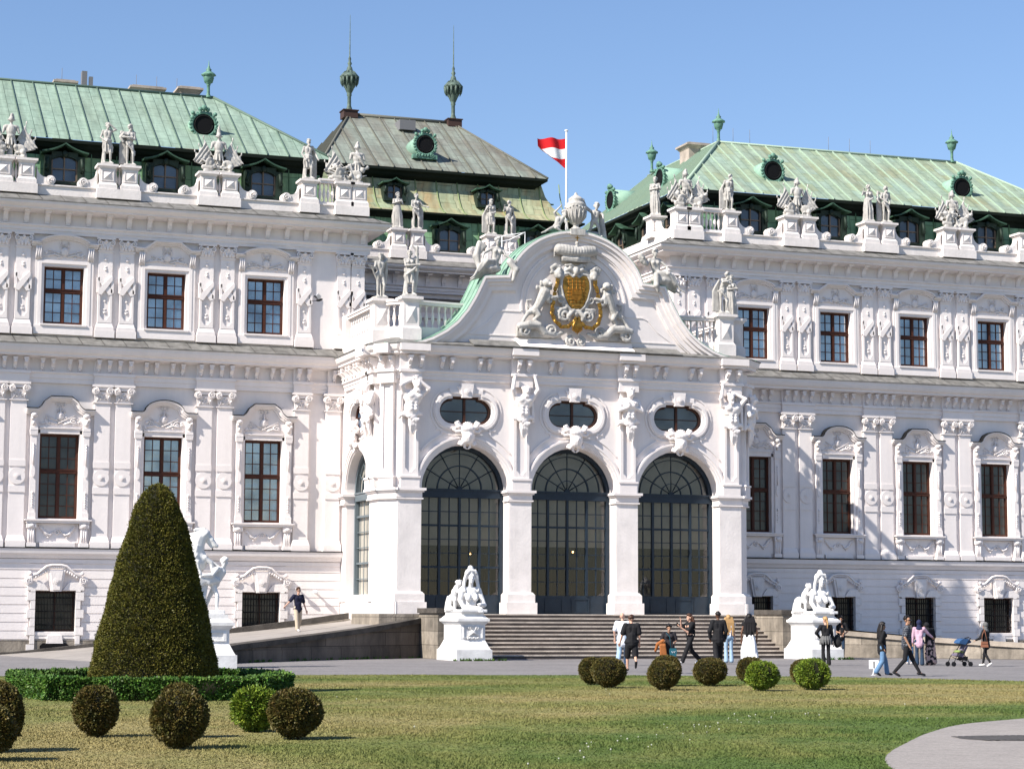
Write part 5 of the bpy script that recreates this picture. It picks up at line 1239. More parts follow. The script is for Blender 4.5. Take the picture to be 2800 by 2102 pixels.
# ================= FIGURES =================
J0 = dict(pel=(0,0,.95), wai=(0,0,1.1), che=(0,-.01,1.32), nek=(0,0,1.48), hed=(0,-.03,1.64),
          sR=(-.185,0,1.42), sL=(.185,0,1.42), eR=(-.25,.03,1.13), eL=(.25,.03,1.13), wR=(-.26,-.07,.88), wL=(.26,-.07,.88),
          hR=(-.09,0,.93), hL=(.09,0,.93), kR=(-.1,-.03,.5), kL=(.1,-.03,.5), aR=(-.1,.02,.08), aL=(.1,.02,.08), tR=(-.12,-.15,.03), tL=(.12,-.15,.03))
def joints(**o):
    J = {k: Vector(v) for k, v in J0.items()}
    for k, v in o.items(): J[k] = Vector(v)
    return J
def torso(b, J, g=1., fem=False):
    b.ell(J['pel'], (.165*g, .115*g, .12)); b.cap(J['hR'], J['hL'], .095*g); b.cap(J['pel'], J['wai'], .125*g, (.105 if fem else .125)*g)
    b.cap(J['wai']+Vector((-.05, 0, 0)), J['che']+Vector((-.07, 0, 0)), .1*g, .115*g); b.cap(J['wai']+Vector((.05, 0, 0)), J['che']+Vector((.07, 0, 0)), .1*g, .115*g)
    b.cap(J['sR'], J['nek']-Vector((0, 0, .05)), .068*g, .06*g); b.cap(J['sL'], J['nek']-Vector((0, 0, .05)), .068*g, .06*g); b.cap(J['sR'], J['sL'], .07*g)
    if fem:
        for s in ('sR', 'sL'): p = J['che'].lerp(J[s], .45); b.ell((p.x, p.y-.1*g, p.z-.04), (.06, .055, .06))
def head(b, J, s=1., look=(0, -1, 0)):
    h = J['hed']; f = Vector(look).normalized(); r = f.cross(Vector((0, 0, 1))).normalized(); rz = math.atan2(f.x, -f.y)
    def P(a, c, d): return h+r*a*s+f*c*s+Vector((0, 0, d*s))
    b.cap(J['nek']-Vector((0, 0, .05)), h-Vector((0, 0, .08*s)), .055*s, .05*s)
    b.ell(P(0, -.015, .03), (.078*s, .098*s, .095*s), (0, 0, rz)); b.ell(P(0, .035, -.055), (.055*s, .055*s, .07*s), (0, 0, rz)); b.ell(P(0, .065, -.105), (.028*s, .022*s, .02*s))
    b.cap(P(0, .085, .01), P(0, .108, -.028), .010*s, .016*s); b.cap(P(-.03, .075, .03), P(.03, .075, .03), .018*s); b.cap(P(-.018, .083, -.068), P(.018, .083, -.068), .010*s)
    for q in (-1, 1): b.ell(P(q*.08, -.01, -.01), (.012*s, .022*s, .032*s), (0, 0, rz)); b.ell(P(q*.042, .06, -.03), (.022*s, .02*s, .02*s))
def arm(b, J, k, g=1., hand=True, curl=.6):
    S, E, W_ = J['s'+k], J['e'+k], J['w'+k]; b.cap(S, E, .056*g, .043*g); b.cap(E, W_, .044*g, .03*g)
    if hand:
        d = (W_-E).normalized(); side = d.cross(Vector((0, -1, 0)));
        if side.length < .2: side = d.cross(Vector((1, 0, 0)))
        side.normalize(); n = d.cross(side); sg = 1 if k == 'L' else -1
        p = W_+d*.045; b.cap(W_, W_+d*.03, .028); 
        for q in (-1.5, -.5, .5, 1.5): b.cap(W_+d*.02+side*q*.012, W_+d*.085+side*q*.02, .016, .013)
        for i, q in enumerate((-1.5, -.5, .5, 1.5)):
            L = (.055, .068, .062, .048)[i]; a = W_+d*.09+side*q*.021; m_ = a+d*L*.55+n*.012*curl*sg; b.cap(a, m_, .010, .009); b.cap(m_, m_+(d*(1-curl*.6)+n*curl*sg).normalized()*L*.55, .009, .0075)
        a = W_+d*.03+side*-.028; m_ = a+(d*.7-side*.7)*.04; b.cap(a, m_, .013, .011); b.cap(m_, m_+d*.035, .011, .009)
def leg(b, J, k, g=1., foot=True):
    H, K, A, T = J['h'+k], J['k'+k], J['a'+k], J['t'+k]; b.cap(H, K, .088*g, .056*g); b.cap(K, K.lerp(A, .35), .054*g, .056*g); b.cap(K.lerp(A, .35), A, .056*g, .035*g)
    if foot: b.cap(A, T, .042, .03); b.cap(A, A.lerp(T, -.3)-Vector((0, 0, .02)), .04, .035)
def hairblobs(b, J, r, s=1., n=18, size=.034, low=-.02, look=(0, -1, 0)):
    h = J['hed']; f = Vector(look).normalized()
    for i in range(n):
        a = r.uniform(0, 6.28); e = r.uniform(low, 1.4); p = Vector((math.cos(a)*math.cos(e)*.085, math.sin(a)*math.cos(e)*.1, .04+math.sin(e)*.095))*s
        if p.dot(f) > .055*s and p.z < .08*s: continue
        b.ell(h+p, (size*s, size*s, size*s))
def skirt(b, r, J, top, bottom, rt_=.17, rb=.24, n=13, fr=.045, back=False, dy=0.):
    """vertical folds of cloth round hips and legs"""
    c = J['pel']; f = (J['aR']+J['aL'])/2
    for i in range(n):
        a = math.pi*(i/(n-1)) if back else 2*math.pi*i/n; w_ = .8+.35*r.random()
        ct, sn = math.cos(a), math.sin(a)
        p0 = Vector((c.x+ct*rt_, c.y+sn*rt_*.75+dy, top)); p2 = Vector((f.x+ct*rb*w_, f.y+sn*rb*.75*w_+dy, bottom)); p1 = (p0+p2)/2+Vector((ct*.03, sn*.03, 0))+Vector((r.uniform(-.03, .03), 0, 0))
        b.chain([p0, p1, p2], [fr, fr*1.1, fr*.9])
    b.cap(Vector((c.x, c.y+dy, top)), Vector((f.x, f.y+dy, bottom+.05)), rt_*.9, rb*.75)
def plinth(b, w=.26, d=.24, h=.1): b.m.box(-w, -d, -h, w, d, .02)
def statue(seed, pose, cloth='hips', fem=False, look=(0, -1, 0), extra=None, name='statue_figure', scale=1.02, beard=False):
    """weathered stone standing figure on its own small plinth, height about 2.1 m"""
    r = random.Random(seed); J = joints(**pose); b = Blob(); g = 1.08
    torso(b, J, g, fem); head(b, J, 1.12, look); hairblobs(b, J, r, 1.12, 20, .036, -.1, look)
    for k in 'RL': arm(b, J, k, 1.12); leg(b, J, k, 1.1)
    if fem: b.ell(J['hed']+Vector((0, .09, .04)), (.06, .06, .06))
    if beard:
        for k in range(5): b.ell(J['hed']+Vector((r.uniform(-.04, .04), -.09, -.11-r.random()*.05)), (.03, .03, .04))
    if cloth in ('hips', 'cloak'):
        for k in range(7): b.chain([(J['pel'].x-.19, -.02, .98+.02*k-.05), (J['pel'].x, -.15, .9+.018*k), (J['pel'].x+.19, -.03, .99+.02*(k % 3))], [.035, .04, .035])
        skirt(b, r, J, .98, .5, .15, .17, 9, .04)
    if cloth in ('long', 'dress'): skirt(b, r, J, 1.08, .04, .15, .23, 15, .045)
    if cloth == 'dress': skirt(b, r, J, 1.3, .8, .14, .22, 11, .035)
    if cloth in ('cloak', 'side'):
        s = 1 if seed % 2 else -1
        for k in range(7): b.chain([(s*.12+s*.02*k, .12, 1.42-.03*k), (s*(.2+.03*k), .16, .95), (s*(.12+.045*k), .15, .1)], [.05, .06, .055])
    if cloth == 'side':
        for k in range(5): b.chain([(-.16, -.1, .98), (.05*k-.1, -.14, .85-.05*k), (.2, -.06, .6-.04*k)], [.05, .05, .04])
    # support stump and ground
    s = -1 if seed % 2 else 1; b.cap((s*.16, .14, 0), (s*.12, .12, .55), .09, .07)
    if extra: extra(b, J)
    plinth(b); me = b.mesh(name, .019, 1); me.transform(Matrix.Scale(scale, 4)); me.transform(Matrix.Translation((0, 0, .1*scale))); return me
def putst(me, x, y, z, rz, label, cat='statue', group=None, mt=None, name='statue'):
    o = obj(name, me, mt or ST, None, (x, y, z), R(rz)); tag(o, label, cat, group); return o
ZS = ZP+.402+1.12
CONTRA = dict(pel=(-.02,0,.94), hR=(-.11,0,.94), hL=(.08,0,.91), kR=(-.1,.0,.5), kL=(.13,-.12,.48), aL=(.15,.0,.08), tL=(.2,-.15,.03), sR=(-.19,.0,1.4), sL=(.18,0,1.44))
P_ = lambda **k: {**CONTRA, **k}
GP = 'statues along the roof parapets'
putst(statue(1, P_(eL=(.36,-.08,1.5), wL=(.12,-.12,1.68), eR=(-.28,.04,1.14), wR=(-.12,-.16,.98)), 'hips', look=(.3,-1,0)), 14.19, YP, ZS, 0, 'nude stone man shading his eyes, left of the pair on the left wing parapet', group=GP)
def lyre(b, J): b.chain([(-.3,-.05,1.0), (-.42,-.02,1.2), (-.38,0,1.45), (-.24,-.04,1.42)], [.06, .07, .06, .04]); b.chain([(-.1,-.1,1.3), (-.3,-.1,1.35), (-.4,-.05,1.2)], [.05, .06, .05])
putst(statue(2, P_(eR=(-.3,-.12,1.2), wR=(-.05,-.2,1.2), eL=(.2,-.1,1.12), wL=(-.05,-.22,1.15)), 'side', look=(.8,-.6,0), extra=lyre), 15.19, YP, ZS, 0, 'stone youth with a bundle at his chest, right of the pair on the left wing', group=GP)
putst(statue(3, P_(eR=(-.28,.02,1.12), wR=(-.2,-.12,.9), eL=(.34,.0,1.14), wL=(.4,-.14,.92)), 'cloak', look=(-.2,-1,0), beard=True), 23.35, YP, ZS, 0, 'bearded stone man in a long cloak beside the balusters of the left wing parapet', group=GP)
for i, (x, sd, pz, cl, lk, lb, fem) in enumerate([
    (30.7, 4, P_(eR=(-.26,-.1,1.2), wR=(.02,-.2,1.3), eL=(.24,-.12,1.2), wL=(.08,-.2,1.36)), 'long', (.7,-.8,0), 'robed stone woman with folded arms and bowed head on the centre parapet', True),
    (31.7, 5, P_(eL=(.32,-.04,1.2), wL=(.52,-.12,1.14), eR=(-.24,-.06,1.12), wR=(-.02,-.2,1.0)), 'side', (-.2,-1,0), 'stone woman stretching her hand out to the right on the centre parapet', True),
    (35.8, 6, P_(eR=(-.3,-.05,1.2), wR=(-.12,-.14,1.5), eL=(.22,-.08,1.12), wL=(.04,-.18,1.05)), 'cloak', (.2,-1,0), 'stone woman raising a hand to her cheek, left of the pair beside the gable', True),
    (36.8, 7, P_(eR=(-.3,-.08,1.22), wR=(-.3,-.2,1.42), eL=(.27,.06,1.14), wL=(.2,-.06,.96)), 'side', (.5,-.9,0), 'bearded stone man with hand at his shoulder, right of the pair beside the gable', False)]):
    putst(statue(sd, pz, cl, fem, lk, beard=not fem), x, YC+.12, ZS, 0, lb, group=GP)
def club(b, J): b.cap((-.42,-.1,1.16), (-.16,.0,.75), .035, .05); b.chain([(.1,.08,1.66), (.26,.1,1.5), (.3,.12,1.1), (.26,.12,.6)], [.05, .09, .1, .08])
putst(statue(8, P_(eR=(-.3,-.1,1.16), wR=(-.5,-.16,1.2), eL=(.33,.05,1.58), wL=(.14,.04,1.72)), 'none', look=(-.5,-1,0), extra=club, scale=1.08), 25.3, YF+1.5, ZT+1.74, 10, 'nude stone man on the terrace corner, one arm behind his head, one stretched left', group='statues on the pavilion terrace')
def wrap(b, J): b.chain([(.3,-.04,1.95), (.3,0,1.6), (.3,.02,1.2), (.26,.04,.6), (.2,.06,.1)], [.06, .08, .1, .11, .1]); b.chain([(.25,-.2,1.16), (.1,-.2,1.0), (-.15,-.12,.8)], [.05, .05, .05])
putst(statue(9, P_(eL=(.34,-.02,1.66), wL=(.16,-.04,1.92), eR=(-.2,-.12,1.16), wR=(.22,-.26,1.2)), 'hips', True, (-.5,-1,0), extra=wrap, scale=1.08), 26.3, YF+.42, ZT+1.74, 0, 'stone woman lifting one arm high on the terrace pedestal left of the gable', group='statues on the pavilion terrace')
putst(statue(10, P_(eR=(-.1,-.22,1.3), wR=(.12,-.3,1.36), eL=(.24,-.2,1.24), wL=(.1,-.3,1.28), che=(.08,-.1,1.3), nek=(.1,-.14,1.46), hed=(.12,-.2,1.6), sR=(-.08,-.12,1.42), sL=(.26,-.1,1.4)), 'side', look=(.6,-1,0), scale=1.06), XC*2-26.3, YF+.42, ZT+1.74, 0, 'stone man leaning forward on folded arms on the terrace right of the gable', group='statues on the pavilion terrace')
putst(statue(11, P_(eR=(-.2,-.12,1.16), wR=(.06,-.2,1.2), eL=(.24,-.1,1.16), wL=(.1,-.2,1.3)), 'long', True, look=(.9,-.4,0), scale=1.06), XC*2-25.45, YF+1.35, ZT+1.74, 0, 'robed stone woman looking right, close beside the leaning man on the right terrace', group='statues on the pavilion terrace')
putst(statue(12, P_(che=(0,-.05,1.3), hed=(.04,-.12,1.58), eR=(-.3,.06,1.12), wR=(-.26,.1,.9), eL=(.26,.05,1.12), wL=(.22,.0,.88)), 'cloak', look=(.3,-1,-.2)), 44.6, YP, ZS, 0, 'nude stone man looking down, cloak behind him, on the right wing parapet by the balusters', group=GP)
putst(statue(13, P_(eR=(-.34,-.05,1.26), wR=(-.3,-.1,1.46), eL=(.24,-.08,1.12), wL=(.02,-.18,1.02)), 'long', True, look=(.8,-.5,0)), 52.35, YP, ZS, 0, 'robed stone woman with raised hand, left of a pair on the right wing parapet', group=GP)
def wing(b, J): b.chain([(-.22,.05,1.42), (-.4,.06,1.5), (-.42,.05,1.1), (-.3,.02,.95)], [.05, .06, .07, .05])
putst(statue(14, P_(eR=(-.3,-.04,1.18), wR=(-.1,-.16,1.02), eL=(.26,.0,1.14), wL=(.16,-.12,.95)), 'side', look=(.8,-.5,0), extra=wing, beard=True), 53.35, YP, ZS, 0, 'bearded stone man with billowing shoulder cloth, right of the pair on the right wing', group=GP)
putst(statue(15, P_(eR=(-.28,-.02,1.15), wR=(-.2,-.12,.94), eL=(.3,-.1,1.25), wL=(.1,-.18,1.4)), 'cloak', look=(.4,-1,0)), 62.0, YP, ZS, 0, 'stone man with cloak at the far right edge of the right wing parapet', group=GP)
putst(statue(16, P_(eR=(-.24,-.1,1.16), wR=(.0,-.2,1.2), eL=(.24,-.1,1.2), wL=(.05,-.2,1.3)), 'dress', True, look=(-.4,-1,0), scale=1.06), 41.7, 95.2, ZS, -20, 'robed stone woman standing alone on the flank parapet behind the gable', group=GP)
# ---- trophies of arms
def trophy(seed, kind):
    r = random.Random(seed); b = Blob(); b.m.box(-.75, -.28, 0, .75, .28, .12)
    bx = {'arm': 0, 'right': .5, 'big': -.15}.get(kind, 0)
    # cuirass with kilt of strips on a stake
    b.cap((bx, 0, .15), (bx, 0, .7), .13, .12); b.ell((bx, -.02, 1.22), (.24, .18, .3)); b.cap((bx-.22, 0, 1.4), (bx+.22, 0, 1.4), .11); b.ell((bx, -.03, .98), (.2, .16, .14))
    for k in range(9): a = R(k*40); b.cap((bx+.17*math.cos(a), .13*math.sin(a), .92), (bx+.24*math.cos(a), .18*math.sin(a), .6), .045, .05)
    for s in (-1, 1): b.cap((bx+s*.3, 0, 1.38), (bx+s*.36, -.04, 1.15), .09, .06)
    # helmet and crest
    b.cap((bx, 0, 1.5), (bx, 0, 1.62), .07); b.ell((bx, -.02, 1.75), (.13, .15, .14)); b.cap((bx-.17, -.05, 1.7), (bx+.17, -.05, 1.7), .035)
    if kind == 'mitre': b.chain([(bx, 0, 1.8), (bx, 0, 2.0), (bx+.02, 0, 2.25)], [.13, .1, .03])
    else:
        for k in range(6): b.ell((bx+.02*k, .04*k-.05, 1.9+.045*k-.012*k*k), (.07, .08, .09))
        b.chain([(bx, .1, 1.9), (bx, .22, 1.85), (bx, .26, 1.6)], [.07, .07, .04])
    # banners fanned out behind
    for s in (-1, 1):
        for j, (dx, dz, dy) in enumerate(((.95, 1.25, .1), (.72, 1.62, .14), (1.15, .95, .06))):
            if kind == 'right' and s > 0: continue
            sc = .9 if kind == 'right' else 1; x1 = (-.1 if kind == 'right' else 0)+s*dx*sc; b.cap((bx*.3, .05, .35), (x1, dy, dz), .028, .022); b.ell((x1, dy, dz+.05), (.04, .04, .09))
            q = .72+.1*r.random(); px, pz = bx*.3+(x1-bx*.3)*.96, .35+(dz-.35)*.96; mx, mz = bx*.3+(x1-bx*.3)*.4, .35+(dz-.35)*.4
            b.slab([(px, dy, pz), (mx, dy, mz), (mx+s*.38, dy-.08, mz-.22), (px+s*.06, dy-.03, pz-.45)], .06)
            for k in range(3): t = .3+.25*k; b.cap((mx+(px-mx)*t, dy-.03, mz+(pz-mz)*t), (mx+s*.3+(px-mx)*t*.9, dy-.1, mz-.2+(pz-mz)*t*.55), .035, .03)
    # shields, drums, balls, weapons at the foot
    b.ell((-.45, -.2, .42), (.26, .08, .3), (.2, 0, .3)); b.ell((.42, -.2, .38), (.3, .09, .24), (.3, .2, -.3)); b.ell((.55, -.26, .28), (.14, .12, .13)); b.ell((-.42, -.27, .42), (.1, .06, .12))
    b.cap((-.75, -.15, .25), (-.4, -.22, .22), .12, .12); b.cap((-.85, -.1, .6), (-.2, -.22, .3), .04, .06); b.cap((.2, -.25, .2), (.95, -.1, .42), .045, .035)
    if kind in ('right', 'big'):
        for k in range(16): b.chain([(r.uniform(-1, .3), r.uniform(-.25, .05), r.uniform(.15, .9)), (r.uniform(-1., .4), r.uniform(-.28, 0), r.uniform(.15, .8))], [.06, .045])
        b.ell((-.65, -.15, .75), (.13, .12, .14)); b.ell((.75, -.15, .65), (.13, .12, .14)); b.cap((.3, -.15, .5), (.95, -.12, .75), .07, .06); b.ell((1.0, -.1, .8), (.1, .09, .1))
        b.chain([(bx-.2, -.1, 1.4), (bx+.1, -.2, 1.2), (bx+.3, -.15, .9)], [.07, .08, .07])
    for k in range(14): b.ell((r.uniform(-.75, .75), r.uniform(-.26, .1), r.uniform(.1, .5)), (r.uniform(.06, .12),)*3)
    me = b.mesh('trophy', .026, 1); me.transform(Matrix.Diagonal((.93, .93, 1.0, 1))); return me
GT = 'stone trophies of arms on the roof parapets'
putst(trophy(1, 'arm'), 10.0, YP, ZS, 0, 'stone trophy of armour and banners at the left edge of the left wing parapet', 'stone trophy', GT, name='trophy')
putst(trophy(2, 'mitre'), 19.19, YP, ZS, 0, 'stone trophy with a tall pointed helmet on the left wing parapet', 'stone trophy', GT, name='trophy')
putst(trophy(3, 'right'), 25.2, YP, ZS, 0, 'stone trophy with plumed armour at its right, on the corner nearest the centre roof', 'stone trophy', GT, name='trophy')
putst(trophy(4, 'big'), 42.45, YP+.1, ZS, 0, 'large stone trophy on the corner pedestal of the right wing', 'stone trophy', GT, name='trophy')
putst(trophy(5, 'arm'), 48.35, YP, ZS, 0, 'stone trophy with banners and drum between the two round dormers of the right wing', 'stone trophy', GT, name='trophy')
putst(trophy(6, 'big'), 57.35, YP, ZS, 0, 'stone trophy below the rightmost round dormer', 'stone trophy', GT, name='trophy')
# ---- gable sculptures
def reclining(seed, s):
    """seated figure on the gable shoulder, legs hanging outwards (s=-1 to the left)"""
    r = random.Random(seed); b = Blob()
    J = joints(pel=(0,0,.3), wai=(-s*.03,0,.45), che=(-s*.08,-.02,.7), nek=(-s*.1,-.02,.88), hed=(-s*.1,-.05,1.06), sR=(-s*.1-.19,0,.82), sL=(-s*.1+.19,0,.82),
               eR=(-.42,-.1,.62), eL=(.34,-.1,.6), wR=(-.55,-.2,.8) if s > 0 else (-.5,-.15,.35), wL=(.3,-.25,.4) if s > 0 else (.62,-.2,.42),
               hR=(s*.05,-.08,.3), hL=(s*.1,.06,.3), kR=(s*.5,-.2,.3), kL=(s*.52,.0,.2), aR=(s*.8,-.2,-.2), aL=(s*.75,-.02,-.25), tR=(s*.95,-.25,-.3), tL=(s*.9,-.05,-.35))
    torso(b, J, 1.05, True); head(b, J, 1.1, (s*.3, -1, 0)); hairblobs(b, J, r, 1.1, 22, .042)
    for k in 'RL': arm(b, J, k, 1.15); leg(b, J, k, 1.12)
    for k in range(12): t = k/11; b.chain([(s*.02, -.14, .38-.03*k), (s*.35, -.24+.02*k, .34-.04*k), (s*(.62+.01*k), -.2+.03*k, -.02-.02*k)], [.07, .08, .06])
    b.ell((s*.2, 0, .12), (.45, .26, .18))
    if s < 0:
        for k in range(9): b.chain([(-.3, .1, .9), (-.5-.02*k, .12, 1.0-.06*k), (-.62+.02*k, .05, .6-.08*k)], [.07, .1, .07])
        b.chain([(.5, -.15, .35), (.7, -.2, .1), (.62, -.15, -.25)], [.12, .13, .07])
    else:
        for k in range(7): b.ell((-.62+r.uniform(-.12, .12), -.1, .85+r.uniform(-.3, .25)), (.1, .08, .12))
        b.chain([(-.1, -.2, .25), (-.12, -.25, -.1), (-.05, -.22, -.3)], [.11, .12, .06])
    me = b.mesh('reclining_figure', .028, 1); me.transform(Matrix.Scale(1.28, 4)); return me
putst(reclining(21, -1), XC-3.75, YF-.1, 16.55, 0, 'large stone woman seated on the left shoulder of the great gable, legs hanging left', mt=ST, group='figures on the great gable')
putst(reclining(22, 1), XC+3.95, YF-.1, 16.5, 0, 'large stone woman seated on the right shoulder of the great gable, legs hanging right', mt=ST, group='figures on the great gable')
def putto(seed, s):
    b = Blob(); r = random.Random(seed)
    if s < 0: J = joints(pel=(0,0,.32), wai=(.06,0,.42), che=(.12,-.02,.6), nek=(.2,-.03,.72), hed=(.3,-.08,.82), sR=(.0,0,.72), sL=(.25,0,.66), eR=(-.1,-.05,.86), eL=(.4,-.1,.45), wR=(.12,-.1,1.1), wL=(.42,-.14,.25), kR=(-.3,-.12,.2), kL=(-.1,-.2,.22), aR=(-.55,-.12,.05), aL=(.2,-.2,.08), tR=(-.68,-.15,.0), tL=(.32,-.24,.05), hR=(-.06,0,.3), hL=(.06,-.05,.3))
    else: J = joints(pel=(0,0,.62), wai=(.02,0,.76), che=(.03,-.02,.95), nek=(.05,-.02,1.08), hed=(.08,-.05,1.22), sR=(-.14,0,1.02), sL=(.2,0,1.02), eR=(-.36,-.05,1.1), eL=(.34,-.08,.9), wR=(-.44,-.05,1.36), wL=(.3,-.2,.78), hR=(-.08,0,.6), hL=(.08,0,.6), kR=(-.16,-.05,.34), kL=(.16,-.1,.34), aR=(-.3,.0,.06), aL=(.2,-.05,.06), tR=(-.4,-.06,.02), tL=(.28,-.15,.02))
    torso(b, J, 1.0); head(b, J, 1.15, (s*-.4, -1, 0)); hairblobs(b, J, r, 1.15, 20, .04)
    for k in 'RL': arm(b, J, k, 1.25); leg(b, J, k, 1.05)
    if s > 0: b.chain([(-.1, .1, 1.05), (-.3, .16, 1.2), (-.42, .15, 1.0)], [.06, .08, .05]); b.chain([(.15, .1, 1.0), (.35, .16, .9), (.4, .15, .4), (.45, .15, .0)], [.08, .12, .14, .16]); b.ell((.0, .15, .1), (.4, .2, .16))
    me = b.mesh('putto', .024, 1); me.transform(Matrix.Scale(1.12, 4)); return me
putst(putto(31, -1), XC-.85, YF-.05, 18.42, 0, 'small stone putto crouching left of the urn on top of the gable', group='figures on the great gable')
putst(putto(32, 1), XC+.95, YF-.05, 18.42, 0, 'small stone putto standing right of the urn on top of the gable', group='figures on the great gable')
m = MB(); m.box(-.34, -.3, -.15, .34, .3, .12)
m.lathe([(.28, .12), (.24, .18), (.12, .26), (.13, .34), (.26, .44), (.40, .7), (.46, .95), (.48, 1.12), (.45, 1.2), (.47, 1.24), (.38, 1.32), (.3, 1.4), (.34, 1.46), (.32, 1.52), (.22, 1.6), (.12, 1.66), (.08, 1.7), (.06, 1.76), (.001, 1.82)], seg=20)
for k in range(16): a = R(22.5*k); m.tube([(.2*math.cos(a), .2*math.sin(a), .4), (.42*math.cos(a), .42*math.sin(a), .7), (.48*math.cos(a), .48*math.sin(a), .98)], [.03, .05, .02], 5)
for k in range(20): a = R(18*k); m.ball((.46*math.cos(a), .46*math.sin(a), 1.1-.05*math.sin(4*a)), .055, n=6)
tag(obj('urn', m, ST, None, (XC+.05, YF-.1, 18.55)), 'tall carved stone urn crowning the great gable', 'urn')
# ---- flagpole with flag
m = MB(); m.tube([(0, 0, 0), (0, 0, 5.9)], [.055, .04], 8); m.ball((0, 0, 5.93), .09, 1, 1, .6); fp = tag(obj('flagpole', m, WHITE, None, (34.55, 89., 17.95)), 'white flagpole behind the gable carrying a red and white flag', 'flagpole')
fl = MB(); nx, nz = 16, 9; H0 = 5.55
def fpt(i, j):
    u = i/nx; v = j/nz; x = -1.36*u; top = -.08*u-.03*math.sin(9*u)
    z = H0+top+max(-1.4*v, -1.4*(1-.74*u)+.02*math.sin(11*u)-.004*v); y = .09*math.sin(9*u+2.5*v)*min(1, 3*u); return (x, y, z)
vs = [fpt(i, j) for i in range(nx+1) for j in range(nz+1)]
for c_, (a, b_) in enumerate(((0, 3), (3, 6), (6, 9))):
    fs = [(i*(nz+1)+j, i*(nz+1)+j+1, (i+1)*(nz+1)+j+1, (i+1)*(nz+1)+j) for i in range(nx) for j in range(a, b_)]
    fl.cur = c_ % 2; fl.add(vs, fs, True)
fo = obj('flag', fl, mat('red_cloth', (.62, .012, .018), .8), fp, (-.05, 0, 0)); fo.data.materials.append(mat('white_cloth', (.8, .8, .8), .8))
fo['label'] = 'red white red flag blowing to the left'
m = MB()
for s in (-1, 1):
    for dy in (2.2, 4.2): m.tube([(XC+s*1.5, YF+dy, 18.0), (XC+s*1.5, YF+dy, 18.85), (XC+s*2.6, YF+dy, 18.6), (XC+s*2.6, YF+dy, 17.4)], .03, 5)
    m.tube([(XC+s*1.5, YF+2.2, 18.85), (XC+s*1.5, YF+4.2, 18.85)], .03, 5)
part('roof_railing', m, WHITE)
# ---- coat of arms on the gable
def carve(fn, name, vox=.026, mt=None, loc=(0, 0, 0), lab=None):
    b = Blob(); fn(b); o = obj(name, b.mesh(name, vox, 1), mt or ST, PAL, Vector((XC, YF+.02, 0))+Vector(loc)-P0)
    if lab: o['label'] = lab
    return o
def spir(b, cx, cz, r0, turns, w, a0, dirn, y=-.2, n=16):
    p = []; 
    for i in range(n+1): t = i/n; r = r0*(1-.82*t); a = R(a0)+dirn*2*math.pi*turns*t; p.append((cx+r*math.cos(a), y-.08*t, cz+r*math.sin(a)))
    b.chain(p, [w*(1-.45*i/n) for i in range(n+1)])
def crown(b):
    for i in range(13):
        t = -1+i/6; b.ell((t*.8, -.25-.1*(1-t*t), 17.64+.1*abs(t)), (.22, .25, .27-.06*abs(abs(t)-.55)))
    b.chain([(-.62, -.3, 17.28), (0, -.42, 17.24), (.62, -.3, 17.28)], [.07, .07, .07]); b.chain([(-.6, -.3, 17.36), (0, -.4, 17.33), (.6, -.3, 17.36)], [.1, .12, .1])
    b.m.box(-.62, -.3, 17.22, .62, .1, 17.5)
    for s in (-1, 1):
        for i in range(12): t = i/11; b.ell((s*(.06+.92*t), -.36+.1*t, 17.88+.02*math.sin(3*t)-(.0 if t < .8 else (t-.8)*1.2)), (.045, .05, .045))
        for i in range(5): b.ell((s*.99, -.2, 17.75-.08*i), (.04, .05, .04))
    b.cap((0, -.4, 17.4), (0, -.42, 17.95), .06, .05); b.ell((0, -.4, 18.03), (.09, .09, .1))
carve(crown, 'carved_crown', .024, ST)
m = MB(); m.box(-.02, -.03, 0, .02, .01, .24); m.box(-.09, -.03, .12, .09, .01, .16); obj('gilt_cross', m, GOLD, PAL, Vector((XC, YF-.4, 18.12))-P0)
def shieldpts(k=1.): return [(k*x, 15.9+(z-15.9)*k) for x, z in [(0, 16.56), (.14, 16.48), (.3, 16.6), (.5, 16.56), (.6, 16.35), (.62, 16.05), (.5, 15.6), (.35, 15.3), (.2, 15.15), (0, 15.13)]]
def shield_poly(k): a = shieldpts(k); return a+[(-x, z) for x, z in a[::-1][1:-1]]
m = MB(); m.prism(shield_poly(1.0), -.3, .0); so_ = obj('gilt_shield', m, GOLD, PAL, Vector((XC, YF, 0))-P0)
m = MB()
for i in range(9): z = 15.25+.15*i; w_ = .5 if z > 15.6 else .5*(z-15.0)/.62; m.tube([(-w_*.9, -.31, z), (w_*.9, -.31, z)], .012, 4)
for x in (-.36, -.18, 0, .18, .36): m.tube([(x, -.31, 15.35), (x, -.31, 16.42)], .012, 4)
m.prism(arc(0, 15.72, .25, 0, 360, 14)[:-1], -.34, -.3); m.prism([(-.22, 15.75), (.22, 15.75), (.26, 15.98), (.1, 15.88), (0, 16.02), (-.1, 15.88), (-.26, 15.98)], -.36, -.3); m.prism(arc(.36, 16.16, .1, 0, 360, 12)[:-1], -.33, -.3)
obj('shield_charges', m, mat('gilding_dark', (.4, .18, .03), .45, metal=.7, var=.4, vscale=8), so_)
